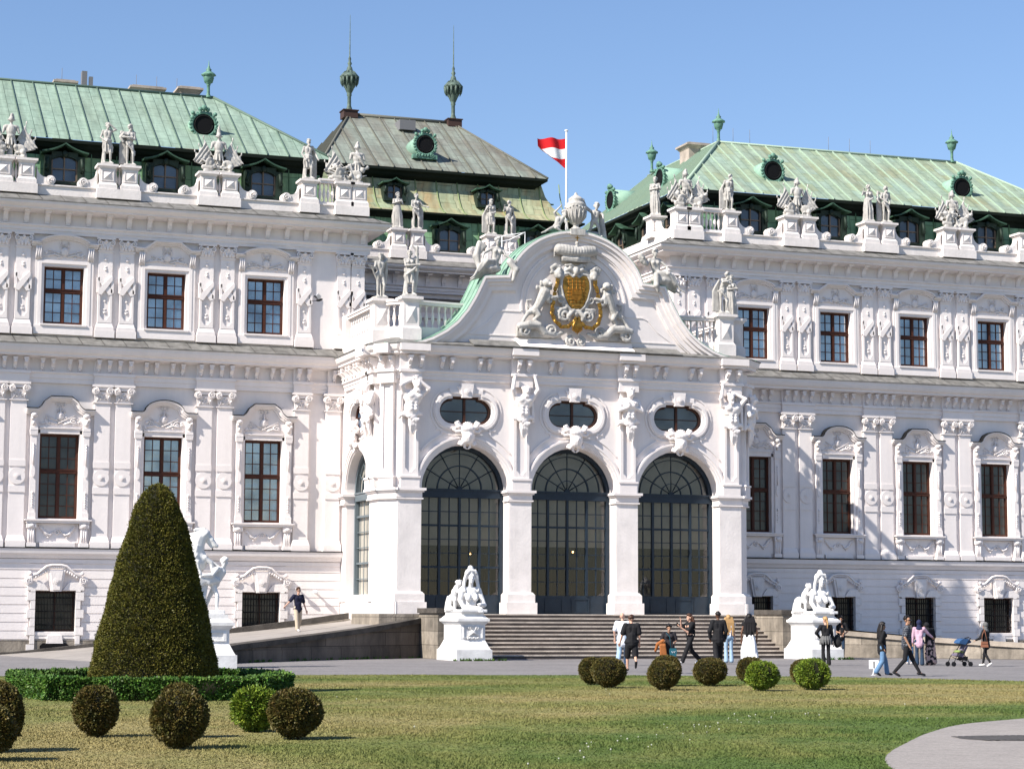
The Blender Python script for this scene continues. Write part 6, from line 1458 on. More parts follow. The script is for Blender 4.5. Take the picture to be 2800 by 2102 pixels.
def cartouche(b):
    P = shield_poly(1.12); P.append(P[0])
    b.chain([(x, -.26, z) for x, z in P], [.075]*len(P)); P = shield_poly(1.32); P.append(P[0]); b.chain([(x, -.16, z) for x, z in P], [.1]*len(P))
    for s in (-1, 1):
        spir(b, s*.72, 15.55, .24, 1.2, .07, 90, s); spir(b, s*.55, 14.82, .3, 1.5, .09, 100 if s > 0 else 80, -s, -.25); spir(b, s*.22, 13.68, .24, 1.4, .08, 90, -s, -.2)
        b.chain([(s*.1, -.25, 15.05), (s*.35, -.3, 14.8), (s*.3, -.25, 14.6)], [.1, .12, .09]); b.chain([(s*.4, -.2, 15.0), (s*.75, -.22, 15.1), (s*.95, -.2, 14.95), (s*.85, -.2, 14.7)], [.08, .09, .07, .05])
        for k in range(6): a = R(40+25*k); b.ell((s*(.85+.12*math.cos(a)), -.22, 15.02+.12*math.sin(a)), (.06, .06, .06))
        # plumed helmets either side of the shield
        b.ell((s*.85, -.28, 16.62), (.2, .2, .24)); b.ell((s*.82, -.42, 16.52), (.09, .08, .1)); b.chain([(s*.75, -.25, 16.85), (s*.95, -.25, 17.0), (s*1.12, -.25, 16.9), (s*1.08, -.25, 16.7)], [.11, .12, .1, .07])
        for k in range(9): r_ = random.Random(k+5*s); b.ell((s*(.95+r_.uniform(-.25, .22)), -.28+r_.uniform(-.08, .05), 16.85+r_.uniform(-.2, .22)), (.08, .07, .08))
        b.chain([(s*.05, -.25, 16.75), (s*.3, -.3, 16.9), (s*.5, -.25, 16.8), (s*.45, -.2, 17.0)], [.09, .09, .07, .05]); b.chain([(s*.05, -.25, 16.95), (s*.25, -.3, 17.08), (s*.5, -.25, 17.05)], [.08, .07, .04])
    b.ell((0, -.32, 16.8), (.14, .14, .2)); b.chain([(0, -.2, 15.1), (0, -.25, 14.9), (0, -.2, 14.75)], [.1, .1, .08])
    for s in (-1, 1):   # plinth scrolls carrying the lions
        b.chain([(s*2.6, -.25, 14.25), (s*2.2, -.28, 14.32), (s*1.75, -.28, 14.3), (s*1.45, -.25, 14.0), (s*1.05, -.22, 13.92), (s*.6, -.2, 14.05)], [.16, .2, .18, .16, .13, .09]); spir(b, s*2.42, 14.05, .3, 1.5, .1, 60 if s > 0 else 120, s, -.25); spir(b, s*1.12, 14.12, .24, 1.3, .08, 0 if s > 0 else 180, s, -.25)
        b.m.box(min(s*1.2, s*2.7), -.12, 13.8, max(s*1.2, s*2.7), .02, 14.2)
carve(cartouche, 'carved_cartouche', .028, ST)
def lion(s):
    def f(b):
        r = random.Random(9); X = lambda x: s*x
        b.chain([(X(1.9), -.2, 14.95), (X(1.72), -.24, 15.25), (X(1.5), -.28, 15.75)], [.2, .2, .26]); b.ell((X(1.42), -.38, 16.18), (.2, .2, .2)); b.ell((X(1.3), -.5, 16.12), (.11, .14, .1)); b.ell((X(1.28), -.6, 16.13), (.06, .05, .05))
        for k in range(30): a = r.uniform(0, 6.28); q = r.uniform(.12, .32); b.ell((X(1.5+q*math.cos(a)), -.25-.12*r.random(), 16.0+q*1.2*math.sin(a)), (.07, .07, .11))
        for k in range(8): b.chain([(X(1.6-.04*k), -.38, 15.95), (X(1.66-.05*k), -.42, 15.7), (X(1.58-.04*k), -.4, 15.45-.03*(k % 3))], [.05, .05, .03])
        b.chain([(X(1.4), -.3, 15.7), (X(1.15), -.36, 15.55), (X(.9), -.34, 15.6)], [.12, .09, .08]); b.chain([(X(1.5), -.25, 15.5), (X(1.25), -.3, 15.35), (X(1.0), -.3, 15.45)], [.11, .09, .07])
        b.chain([(X(1.9), -.25, 15.0), (X(1.75), -.32, 14.75), (X(1.95), -.25, 14.55), (X(1.8), -.3, 14.42)], [.17, .12, .08, .08]); b.chain([(X(1.95), -.15, 14.95), (X(2.2), -.2, 14.85), (X(2.38), -.2, 14.6), (X(2.5), -.25, 14.4)], [.18, .12, .08, .08])
        b.chain([(X(2.0), -.1, 15.0), (X(2.2), -.12, 15.15), (X(2.25), -.12, 15.4), (X(2.05), -.12, 15.42)], [.06, .05, .045, .06])
    return f
for s in (-1, 1): carve(lion(s), 'carved_lion', .026, ST, (0, 0, 0), 'rearing stone lion '+('left' if s < 0 else 'right')+' of the shield')
m = MB(); pts = []
CHP = [(-.88, 16.5), (-.9, 16.2), (-1.0, 15.95), (-1.05, 15.5), (-1.13, 15.2), (-1.15, 14.85), (-1.0, 14.5), (-.72, 14.28), (-.4, 14.32), (-.12, 14.55), (0, 14.75)]
for s in (-1, 1):
    for i in range(len(CHP)-1):
        (x0, z0), (x1, z1) = CHP[i], CHP[i+1]
        for t in (0, .5):
            x, z = x0+(x1-x0)*t, z0+(z1-z0)*t; a = math.atan2(z1-z0, x1-x0); m.T = Matrix.Translation((-s*x, -.3-.08*(i > 5), z)) @ Matrix.Rotation(s*a if s > 0 else -a, 4, 'Y')
            if t: m.box(-.09, -.05, -.08, .09, .03, .08)
            else: m.ball((0, 0, 0), .1, 1.3, .5, .9, 6)
            m.T = None
for k in range(7): m.tube([(0, -.36, 14.7), (-.18+.06*k, -.42, 14.35), (-.22+.075*k, -.38, 14.0+.05*abs(k-3))], [.05, .07, .03], 5)
obj('gilt_chain', m, GOLD, PAL, Vector((XC, YF, 0))-P0)
# ---- sphinxes and their pedestals
def pedm(hx, hy, ztop):
    m = MB(); m.box(-hx-.22, -hy-.22, 0, hx+.22, hy+.22, .42); m.frus(-hx-.18, -hy-.18, hx+.18, hy+.18, .42, .52, .06); m.frus(-hx-.12, -hy-.12, hx+.12, hy+.12, .52, .78, .12)
    m.box(-hx, -hy, .78, hx, hy, ztop-.5); m.frus(-hx-.0, -hy-.0, hx+.0, hy+.0, ztop-.5, ztop-.36, -.12); m.box(-hx-.14, -hy-.14, ztop-.36, hx+.14, hy+.14, ztop-.26); m.frus(-hx-.1, -hy-.1, hx+.1, hy+.1, ztop-.26, ztop-.14, .12); m.box(-hx+.04, -hy+.04, ztop-.14, hx-.04, hy-.04, ztop)
    zc = .78+(ztop-1.28)/2; hh = (ztop-1.28)/2-.08; c = [(-hx+.1, zc-hh), (hx-.1, zc-hh), (hx-.1, zc+hh), (-hx+.1, zc+hh), (-hx+.1, zc-hh)]; d = [(x*.9, zc+(z-zc)*.86) for x, z in c]; m.strip(c, d, -hy-.04, -hy+.01)
    for k in range(5): m.tube([(-.22+.03*k, -hy-.03, zc-.16+.07*k), (.0, -hy-.09, zc+.02), (.24-.03*k, -hy-.03, zc-.14+.07*k)], [.02, .045, .02], 5)
    m.spiral(-.12, -hy-.03, zc+.18, .1, 1.3, .025, 0, 1, .03, 10); m.spiral(.14, -hy-.03, zc+.16, .1, 1.3, .025, 90, -1, .03, 10)
    for k in range(6): m.ball((-.2+.08*k, -hy-.03, zc-.22+.02*(k % 2)), .05, n=6)
    return m
def sphinx(seed, s):
    """sphinx lying on its plinth facing -y : lion body, woman's bust, child riding at its right shoulder"""
    b = Blob(); r = random.Random(seed)
    b.chain([(0, .68, .36), (0, .4, .42), (.02, .0, .5), (.05, -.35, .55)], [.33, .32, .32, .33])
    for q in (-1, 1):
        b.ell((q*.3, .62, .32), (.22, .34, .34)); b.chain([(q*.42, .5, .25), (q*.48, .3, .12), (q*.48, .05, .07)], [.16, .12, .09]); b.ell((q*.48, -.05, .07), (.11, .15, .08))
    # bust leaning on crossed forearms
    b.cap((-.2, -.5, .80), (.34, -.5, .80), .135); b.ell((.07, -.48, .62), (.33, .22, .26)); b.ell((.07, -.46, .3), (.26, .22, .28))
    for q in (-1, 1): b.ell((.07+q*.145, -.68, .50), (.125, .13, .15)); b.ell((.07+q*.155, -.8, .47), (.03, .03, .03))
    b.cap((-.27, -.5, .8), (-.38, -.58, .42), .115, .1); b.cap((-.38, -.58, .4), (-.28, -.7, .16), .1, .095); b.cap((-.28, -.7, .16), (.32, -.98, .1), .095, .065)
    b.cap((.41, -.5, .8), (.52, -.58, .45), .115, .1); b.cap((.52, -.58, .45), (.56, -.7, .22), .1, .1); b.cap((.56, -.72, .22), (.3, -.98, .24), .1, .065)
    b.ell((.3, -1.04, .06), (.1, .1, .09)); b.ell((.26, -1.04, .24), (.1, .07, .05))
    for k in range(4): b.cap((.23+.045*k, -1.08, .1), (.22+.05*k, -1.14, -.06), .026, .02)
    # neck, face and piled hair with side locks
    b.cap((.07, -.48, .88), (.07, -.52, 1.08), .105, .095)
    J = joints(nek=(.07, -.5, .98), hed=(.07, -.58, 1.28)); head(b, J, 1.95, (-.12, -1, 0)); h = J['hed']
    b.ell(h+Vector((0, .12, .14)), (.23, .2, .22)); b.chain([h+Vector((0, .02, .24)), h+Vector((-.02, .03, .36)), h+Vector((-.03, .0, .40))], [.17, .11, .06])
    for q in (-1, 1):
        for k in range(10): t = k/9; b.ell(h+Vector((q*(.12+.13*math.sin(1.6*t+.2)), -.06+.08*t, .26-.4*t)), (.06, .065, .055))
        b.chain([h+Vector((q*.22, .04, -.02)), h+Vector((q*.27, .04, -.2)), h+Vector((q*.3, .0, -.4)), h+Vector((q*.27, -.06, -.52))], [.085, .075, .07, .045])
    for k in range(9): a = math.pi*k/8; b.ell(h+Vector((.17*math.cos(a), -.1, .17+.09*math.sin(a))), (.045, .05, .045))
    # child clinging on
    c = Vector((-.46, -.1, .5)); b.chain([c, c+Vector((.02, -.05, .22)), c+Vector((.08, -.1, .4))], [.16, .155, .12]); b.ell(c+Vector((.14, -.18, .56)), (.115, .125, .125)); b.ell(c+Vector((.15, -.3, .53)), (.03, .03, .03))
    for k in range(16): a = r.uniform(0, 6.28); b.ell(c+Vector((.13+.1*math.cos(a), -.14+.09*math.sin(a), .62+r.uniform(-.05, .04))), (.045, .045, .045))
    b.chain([c+Vector((.0, -.1, .38)), c+Vector((.04, -.3, .22)), c+Vector((.22, -.3, .42))], [.065, .055, .045]); b.chain([c, c+Vector((-.04, -.2, -.1)), c+Vector((-.02, -.16, -.38))], [.12, .09, .06])
    for k in range(10): b.chain([(-.3-.02*k, .12+.05*k, .52), (-.5, .15+.06*k, .4-.01*k), (-.54, .15+.065*k, .04)], [.065, .065, .05])
    b.m.box(-.5, -1.12, -.06, .56, 1.0, .05)
    return b.mesh('sphinx_figure', .021, 1)
for s, sx in ((-1, 26.2), (1, 41.35)):
    pd = obj('sphinx', pedm(.5, 1.02, 1.86), ST2, None, (sx, 78.35, 0)); tag(pd, 'white sphinx with a child on its back on a white pedestal, '+('left' if s < 0 else 'right')+' of the stairs', 'sphinx statue', 'sphinxes flanking the stairs')
    f = obj('figure', sphinx(5, s), ST2, pd, (0, 0, 1.9))
# ---- horse tamer group on its pedestal
def horse():
    b = Blob(); r = random.Random(3)      # rearing to +x, seen from -y
    b.chain([(-.95, 0, .75), (-.7, 0, 1.0), (-.35, 0, 1.35), (-.1, 0, 1.75)], [.42, .44, .42, .42]); b.chain([(-.1, 0, 1.75), (-.02, 0, 2.1), (.1, -.02, 2.42), (.3, -.04, 2.58)], [.42, .34, .27, .21]); b.ell((.05, 0, 1.7), (.38, .36, .45))
    b.chain([(.3, -.04, 2.58), (.52, -.08, 2.4), (.66, -.1, 2.22)], [.16, .12, .085]); b.ell((.7, -.1, 2.2), (.08, .08, .07)); b.chain([(.42, -.06, 2.35), (.55, -.08, 2.16)], [.09, .05])
    b.cap((.22, .04, 2.7), (.26, .04, 2.84), .045, .015); b.cap((.24, -.12, 2.7), (.3, -.12, 2.84), .045, .015)
    for k in range(22): t = k/21; b.chain([(.25-.45*t, -.02, 2.75-.7*t), (.02-.5*t, .02+r.uniform(-.1, .1), 2.72-.6*t+r.uniform(-.05, .12))], [.07, .05])
    b.chain([(.08, -.15, 1.7), (.28, -.22, 1.78), (.5, -.25, 1.62), (.56, -.25, 1.32), (.6, -.25, 1.22)], [.17, .12, .08, .06, .07]); b.chain([(.02, -.3, 1.6), (-.02, -.42, 1.62), (.02, -.45, 1.4), (.08, -.48, 1.28)], [.15, .1, .07, .07])
    b.chain([(-.95, -.2, .8), (-.75, -.25, .55), (-.95, -.22, .3), (-.85, -.25, .05)], [.26, .16, .09, .08]); b.chain([(-.95, .2, .8), (-.65, .25, .55), (-.8, .22, .3), (-.65, .25, .05)], [.26, .16, .09, .08])
    b.chain([(-1.2, 0, .8), (-1.5, 0, .75), (-1.6, 0, .35), (-1.45, 0, .1)], [.12, .14, .13, .08]); b.cap((-.35, 0, 0), (-.2, 0, 1.2), .24, .22)
    # groom
    J = joints(pel=(.62,-.1,.95), wai=(.72,-.12,1.08), che=(.82,-.14,1.3), nek=(.92,-.14,1.46), hed=(.98,-.16,1.62), sR=(.7,-.3,1.42), sL=(.98,.05,1.38), eR=(.5,-.45,1.2), eL=(.75,-.1,1.5), wR=(.2,-.5,1.2), wL=(.45,-.1,1.75), hR=(.56,-.18,.93), hL=(.72,-.05,.92), kR=(.72,-.3,.52), kL=(.52,.05,.48), aR=(.72,-.28,.1), aL=(.4,.1,.1), tR=(.74,-.42,.03), tL=(.32,.0,.03))
    torso(b, J, 1.4); head(b, J, 1.3, (-.6, -.6, .4)); hairblobs(b, J, r, 1.3, 26, .05)
    for k in 'RL': arm(b, J, k, 1.6); leg(b, J, k, 1.35)
    for k in range(9): b.chain([(.75, -.3, 1.02), (.4, -.4, .95+.03*k), (.1-.03*k, -.42, 1.1-.06*k), (-.1+.03*k, -.4, .8-.09*k)], [.07, .08, .09, .06])
    for k in range(7): b.chain([(.35, -.2, 1.0), (.25-.05*k, -.3, .5), (.3-.12*k, -.25, .05)], [.1, .11, .09])
    b.m.box(-1.4, -.55, -.12, .95, .55, .03); return b.mesh('figure', .026, 1)
pd = obj('horse_tamer_statue', pedm(1.15, .72, 1.72), ST2, None, (13.5, 68.4, 0)); tag(pd, 'white statue of a man taming a rearing horse, half hidden by the clipped cone', 'horse statue')
f = obj('figure', horse(), ST2, pd, (.13, 0, 1.82)); f.scale = (.96,)*3
# ================= FOLIAGE =================
def leafmesh(name, P, N, size, width, seed, core=None, jit=.5, lean=.9):
    """sprays of small narrow leaves: P points, N outward normals (numpy arrays), joined with a core surface"""
    g = np.random.default_rng(seed); n = len(P)
    D = N*lean+g.normal(0, jit, (n, 3)); D /= np.linalg.norm(D, axis=1)[:, None]
    Sd = np.cross(D, g.normal(0, 1, (n, 3))); Sd /= np.linalg.norm(Sd, axis=1)[:, None]
    L = size*g.uniform(.6, 1.3, n)[:, None]; W_ = width*g.uniform(.7, 1.3, n)[:, None]
    P = P+N*g.exponential(size*.16, n)[:, None]; B = P-N*size*.45
    V = np.stack([B, B+D*L*.5+Sd*W_*.5, B+D*L, B+D*L*.5-Sd*W_*.5], 1).reshape(-1, 3)
    F = np.arange(n*4).reshape(n, 4)
    cv = np.array(core.v) if core else np.zeros((0, 3)); nf = len(F); loops = F.ravel(); 
    cf = core.f if core else []
    tot = np.array([4]*nf+[len(f) for f in cf], dtype=np.int32); lv = np.concatenate([loops, np.array([i+n*4 for f in cf for i in f], dtype=np.int64)]) if cf else loops
    me = bpy.data.meshes.new(name); me.vertices.add(n*4+len(cv)); me.vertices.foreach_set('co', np.concatenate([V, cv]).astype(np.float32).ravel())
    me.loops.add(len(lv)); me.loops.foreach_set('vertex_index', lv.astype(np.int32)); st = np.concatenate([[0], np.cumsum(tot)[:-1]]).astype(np.int32)
    me.polygons.add(len(tot)); me.polygons.foreach_set('loop_start', st); me.polygons.foreach_set('loop_total', tot)
    mi = np.zeros(len(tot), dtype=np.int32); mi[nf:] = 1; me.polygons.foreach_set('material_index', mi); me.update(calc_edges=True); me.validate(); return me
def leafmat(name, c, c2, isl=.55, vs=3.):
    m = mat(name, c, .55, var=.3, vscale=vs, col2=c2, isl=isl, spec=.25); return m
CORE = mat('dark_shade_core', (.012, .012, .006), .95)  # near-black solid core, painted as the shade between the leaves
def revolve_pts(prof, n, seed, bump=.03, cx=0, cy=0):
    g = np.random.default_rng(seed); pr = np.array(prof, float); seg = np.diff(pr, axis=0); ln = np.hypot(seg[:, 0], seg[:, 1]); ar = ln*(pr[:-1, 0]+pr[1:, 0])/2+1e-6
    k = g.choice(len(seg), n, p=ar/ar.sum()); t = g.random(n); r = pr[k, 0]+seg[k, 0]*t; z = pr[k, 1]+seg[k, 1]*t; a = g.uniform(0, 2*np.pi, n)
    nr = -seg[k, 1]/ln[k]; nz = seg[k, 0]/ln[k]; sgn = -1.; N = np.stack([nr*np.cos(a)*sgn, nr*np.sin(a)*sgn, nz*sgn], 1)
    w_ = bump*(np.sin(a*5+z*7+seed)+np.sin(a*9-z*11+2*seed)*.6+np.sin(a*3+z*4+1))+g.normal(0, bump*.35, n); r = r+w_
    return np.stack([cx+r*np.cos(a), cy+r*np.sin(a), z], 1), N
def core_of(prof, k=.93, seg=20):
    c = MB(); c.lathe([(max(.001, r*k), z) for r, z in prof], seg=seg); return c
YEW = leafmat('yew_foliage', (.125, .115, .018), (.062, .064, .013), .3, 5.)
YEWB = leafmat('bronzed_yew_foliage', (.105, .075, .018), (.055, .06, .014), .34, 9.)
YEWG = leafmat('fresh_green_foliage', (.16, .22, .02), (.07, .12, .016), .45, 6.)
BOX = leafmat('box_hedge_foliage', (.075, .155, .022), (.03, .07, .013), .5, 4.)
def plant(name, me, mats, loc, label, cat, group=None, parent=None):
    o = bpy.data.objects.new(name, me); C.objects.link(o); o.location = loc
    if not me.materials:
        for q in mats: me.materials.append(q)
    o.parent = parent
    if label: tag(o, label, cat, group)
    return o
CP = [(1.44, 0.05), (1.38, .4), (1.15, 1.5), (.95, 2.3), (.79, 2.97), (.575, 3.7), (.43, 4.1), (.3, 4.33), (.17, 4.47), (.02, 4.53)]
P, N = revolve_pts(CP, 110000, 3, .012); cone = plant('topiary_cone', leafmesh('topiary_cone', P, N, .05, .025, 4, core_of(CP, .965, 32)), (YEW, CORE), (8.34, 46.1, 0), 'tall clipped yew cone rising from an octagonal box hedge', 'topiary')
tk = MB(); tk.tube([(0, 0, -.05), (0, 0, 1.2)], [.12, .1], 8); obj('trunk', tk, mat('bark', (.07, .05, .035), .9), cone)
def ballprof(r, h, flat=.12):
    return [(r*.30, flat*.35), (r*.55, flat), (r*.82, h*.26), (r*.98, h*.45), (r, h*.58), (r*.9, h*.77), (r*.68, h*.91), (r*.36, h*.985), (.02, h)]
BALLS = [(2.62, 25.5, .36, .66, YEWB, 'bronze clipped ball bush cut by the lower left edge of the picture, nearest of all'),
         (2.93, 27.2, .36, .86, YEWB, 'bronze clipped bush at the left edge, taller one behind the nearest'),
         (4.62, 30.0, .30, .70, YEWB, 'bronze clipped bush in front of the left part of the hedge'),
         (5.23, 27.1, .355, .73, YEWB, 'large bronze ball bush below the clipped cone, front of a close pair'),
         (5.72, 29.6, .27, .74, YEWB, 'bronze ball bush mostly hidden behind the large one below the cone'),
         (7.06, 30.8, .32, .62, YEWG, 'bright green ball bush right of the hedge, beside a bronze one'),
         (7.16, 28.8, .36, .68, YEWB, 'bronze ball bush rightmost of the left group, beside the bright green one'),
         (19.95, 49.6, .32, .67, YEWB, 'bronze ball bush peeping out at the left behind another, below the man in shorts'),
         (19.42, 47.2, .405, .72, YEWB, 'bronze ball bush leftmost of the far row, front of its pair'),
         (21.45, 48.4, .37, .74, YEWB, 'bronze ball bush behind another, below the woman with the jacket'),
         (20.1, 45.5, .37, .67, YEWB, 'bronze ball bush in front of its twin, below the woman with the jacket'),
         (22.5, 48.1, .405, .68, YEWB, 'single bronze ball bush below the man in the dark suit'),
         (24.15, 49.2, .35, .67, YEWB, 'bronze ball bush behind the green one right of the white skirt'),
         (22.23, 44.7, .345, .66, YEWG, 'green ball bush in front of a bronze one, right of the stairs'),
         (24.6, 47.1, .35, .66, YEWB, 'bronze ball bush half hidden behind the rightmost green one'),
         (23.7, 45.0, .39, .70, YEWG, 'green ball bush rightmost of the far row, by the blonde woman')]
for i, (x, y, r, h, mt_, lb) in enumerate(BALLS):
    pf = ballprof(r, h); P, N = revolve_pts(pf, 13000 if y < 35 else 8500, 20+i, .014 if mt_ is not YEWG else .03)
    o = plant('ball_bush', leafmesh('ball_bush', P, N, .04 if mt_ is not YEWG else .06, .022, 40+i, core_of(pf, .93)), (mt_, CORE), (x, y, 0), lb, 'bush', 'clipped ball bushes on the lawn')
    s = MB()
    for k in range(5): s.tube([(.05*math.cos(k*1.3), .05*math.sin(k*1.3), -.02), (r*.5*math.cos(k*1.3), r*.5*math.sin(k*1.3), h*.3)], .012, 4)
    obj('stem', s, MT['bark'], o)
def hedge(a, b, seed, label, h=.43, t=.46, mt_=None):
    g = np.random.default_rng(seed); a = np.array(a, float); b = np.array(b, float); d = b-a; L_ = np.hypot(*d); u = d/L_; nn = np.array([u[1], -u[0]])
    P = []; N = []
    def face(n, fn, nrm):
        s, q = g.random(n), g.random(n); pp = fn(s, q); P.append(pp); N.append(np.tile(nrm, (n, 1)))
    def W3(al, off, z): return np.stack([a[0]+u[0]*al+nn[0]*off, a[1]+u[1]*al+nn[1]*off, z], 1)
    dn = 2600
    wob = lambda al, z: .02*np.sin(al*7+seed)+.02*np.sin(z*13+al*3)
    face(int(L_*h*dn), lambda s, q: W3(s*L_, t/2+wob(s*L_, q*h), .02+q*(h-.02)), [*nn, 0]); face(int(L_*h*dn), lambda s, q: W3(s*L_, -t/2+wob(s*L_, q), .02+q*(h-.02)), [*-nn, 0])
    face(int(L_*t*dn), lambda s, q: W3(s*L_, (q-.5)*t, h+wob(s*L_, q)*.8), [0, 0, 1]); face(int(t*h*dn), lambda s, q: W3(0*s, (s-.5)*t, q*h), [*-u, 0]); face(int(t*h*dn), lambda s, q: W3(0*s+L_, (s-.5)*t, q*h), [*u, 0])
    c = MB(); k = .035; q = [W3(np.array([al]), np.array([of]), np.array([z]))[0] for z in (.02, h-k) for al, of in ((k, t/2-k), (L_-k, t/2-k), (L_-k, -t/2+k), (k, -t/2+k))]
    c.add([tuple(p) for p in q], [(3, 2, 1, 0), (4, 5, 6, 7), (0, 1, 5, 4), (1, 2, 6, 5), (2, 3, 7, 6), (3, 0, 4, 7)])
    plant('hedge', leafmesh('hedge', np.concatenate(P), np.concatenate(N), .06, .045, seed+1, c, .75), (mt_ or BOX, CORE), (0, 0, 0), label, 'hedge', 'low box hedges around the clipped cone')
HV = [(5.5, 45.2), (5.85, 42.75), (8.15, 42.0), (9.75, 42.5), (11.05, 45.4), (10.8, 48.3), (7.8, 49.5), (5.7, 48.2)]
HL_ = ['low box hedge piece at the left end, angled away from the viewer', 'long front piece of bright box hedge left of the gap', 'front piece of dark box hedge right of the gap', 'box hedge piece at the right end, next to the open lawn', 'box hedge piece at the rear right behind the cone', 'rear box hedge piece hidden mostly by the cone', 'rear left box hedge piece behind the cone', 'far left box hedge piece seen above the front one']
for i in range(8):
    a, b = Vector(HV[i]), Vector(HV[(i+1) % 8]); d = (b-a).normalized()*.1; hedge(a+d, b-d, 100+i, HL_[i])
# ---- grass and seed heads
def inpoly(x, y, poly):
    c = np.zeros(len(x), bool); n = len(poly)
    for i in range(n):
        x0, y0 = poly[i]; x1, y1 = poly[(i+1) % n]; k = ((y0 > y) != (y1 > y)); xx = (x1-x0)*(y-y0)/(y1-y0+1e-12)+x0; c ^= k & (x < xx)
    return c
g = np.random.default_rng(5); n = 620000; yy = 20.5+(60.5-20.5)*g.random(n)**1.45; ang = g.uniform(R(3.5), R(36.5), n); xx = yy*np.tan(ang)
ok = inpoly(xx, yy, LP_) & ~inpoly(xx, yy, H_); xx, yy = xx[ok], yy[ok]; n = len(xx)
hh = g.uniform(.012, .034, n)*(.75+.35*np.sin(xx*1.3+yy*.7)); aa = g.uniform(0, 2*np.pi, n); ww = .006+yy*.00012; ln = g.normal(0, .018, (n, 2))
V = np.zeros((n, 3, 3)); V[:, 0] = np.stack([xx-np.cos(aa)*ww, yy-np.sin(aa)*ww, 0*xx-.001], 1); V[:, 1] = np.stack([xx+np.cos(aa)*ww, yy+np.sin(aa)*ww, 0*xx-.001], 1); V[:, 2] = np.stack([xx+ln[:, 0], yy+ln[:, 1], hh], 1)
me = bpy.data.meshes.new('grass'); me.vertices.add(n*3); me.vertices.foreach_set('co', V.astype(np.float32).ravel()); me.loops.add(n*3); me.loops.foreach_set('vertex_index', np.arange(n*3, dtype=np.int32)); me.polygons.add(n)
me.polygons.foreach_set('loop_start', np.arange(0, n*3, 3, dtype=np.int32)); me.polygons.foreach_set('loop_total', np.full(n, 3, dtype=np.int32)); me.update(calc_edges=True); me.materials.append(LAWN)
o = bpy.data.objects.new('grass', me); C.objects.link(o); tag(o, 'short mown grass of the palace lawn, partly dry', 'grass', kind='stuff')
m = MB(); r = random.Random(8)
def dand(x, y): h = r.uniform(.05, .1); h *= .6; s = r.uniform(.008, .014); m.ball((x, y, h), s, n=6); m.box(x-.001, y-.001, 0, x+.001, y+.001, h*.5)
for k in range(38): t = r.random(); dand(8.5+9*t+r.uniform(-.4, .4), 22.5+11*t**.8+r.uniform(-.9, .9))
for k in range(16): y = r.uniform(24, 50); dand(y*math.tan(R(r.uniform(5, 34))), y)
tag(obj('dandelion_heads', m, mat('seed_fluff', (.42, .42, .36), .9)), 'scattered pale dandelion seed heads in the lawn', 'dandelions', kind='stuff')
m = MB()
for k in range(160):
    x, y = r.choice([(25.4+r.uniform(-.2, 2.0), 76.9+r.uniform(-.1, .1)), (r.uniform(17, 26), 0), (40.5+r.uniform(0, 1.9), 76.95+r.uniform(-.1, .1))])
    if y == 0:
        t = (x-16.5)/(26.1-16.5); i = min(5, int(t*5)); pts = WLPTS[::-1][2:]; 
        for j in range(len(pts)-1):
            if pts[j][0] <= x <= pts[j+1][0]: y = pts[j][1]+(pts[j+1][1]-pts[j][1])*(x-pts[j][0])/(pts[j+1][0]-pts[j][0])-.12
    for q in range(4): a = r.uniform(0, 6.28); m.add([(x-.03, y, 0), (x+.03, y, 0), (x+.08*math.cos(a), y+.08*math.sin(a), r.uniform(.04, .13))], [(0, 1, 2)])
tag(obj('weeds', m, BOX), 'small weeds growing along the foot of the stone walls', 'weeds', kind='stuff')

# ================= PEOPLE =================
SKIN = mat('fair_skin', (.55, .33, .24), .6); SKD = mat('dark_skin', (.13, .065, .04), .6); SKM = mat('tan_skin', (.36, .20, .13), .6)
def cl(n, c, **k): return mat(n, c, .85, var=.15, vscale=8, bump=.5, bscale=30, **k)
NAVY = cl('navy_cloth', (.008, .010, .03)); BLK = cl('black_cloth', (.010, .010, .012)); BEI = cl('beige_cloth', (.46, .38, .29)); WHT = cl('white_shirt_cloth', (.72, .74, .80)); LJ = cl('light_denim', (.30, .42, .55)); MJ = cl('mid_denim', (.07, .16, .30)); DJ = cl('dark_denim', (.02, .04, .075))
PNK = cl('pink_cloth', (.50, .33, .42)); GRY = cl('grey_cloth', (.12, .12, .12)); WTR = cl('white_trouser_cloth', (.78, .78, .80)); SHW = mat('white_shoe', (.75, .74, .73), .6); SHB = mat('black_shoe', (.012, .012, .014), .5); ORG = cl('orange_cloth', (.30, .105, .03))
HB = mat('black_hair', (.010, .008, .008), .5); HBR = mat('brown_hair', (.05, .022, .012), .5); HBL = mat('blonde_hair', (.40, .24, .10), .5); EYE = mat('eye_dark', (.01, .01, .01), .3)
def checker(name, c1, c2, sc):
    m = bpy.data.materials.new(name); m.use_nodes = True; n = m.node_tree; b = n.nodes['Principled BSDF']; b.inputs['Roughness'].default_value = .9
    tc = n.nodes.new('ShaderNodeTexCoord'); v = n.nodes.new('ShaderNodeTexVoronoi'); v.inputs['Scale'].default_value = sc; n.links.new(tc.outputs['Object'], v.inputs[0]); rp = n.nodes.new('ShaderNodeValToRGB'); rp.color_ramp.interpolation = 'CONSTANT'
    rp.color_ramp.elements[0].color = (*c1, 1); rp.color_ramp.elements[1].position = .5; rp.color_ramp.elements[1].color = (*c2, 1); n.links.new(v.outputs['Color'], rp.inputs[0]); n.links.new(rp.outputs[0], b.inputs['Base Color']); return m
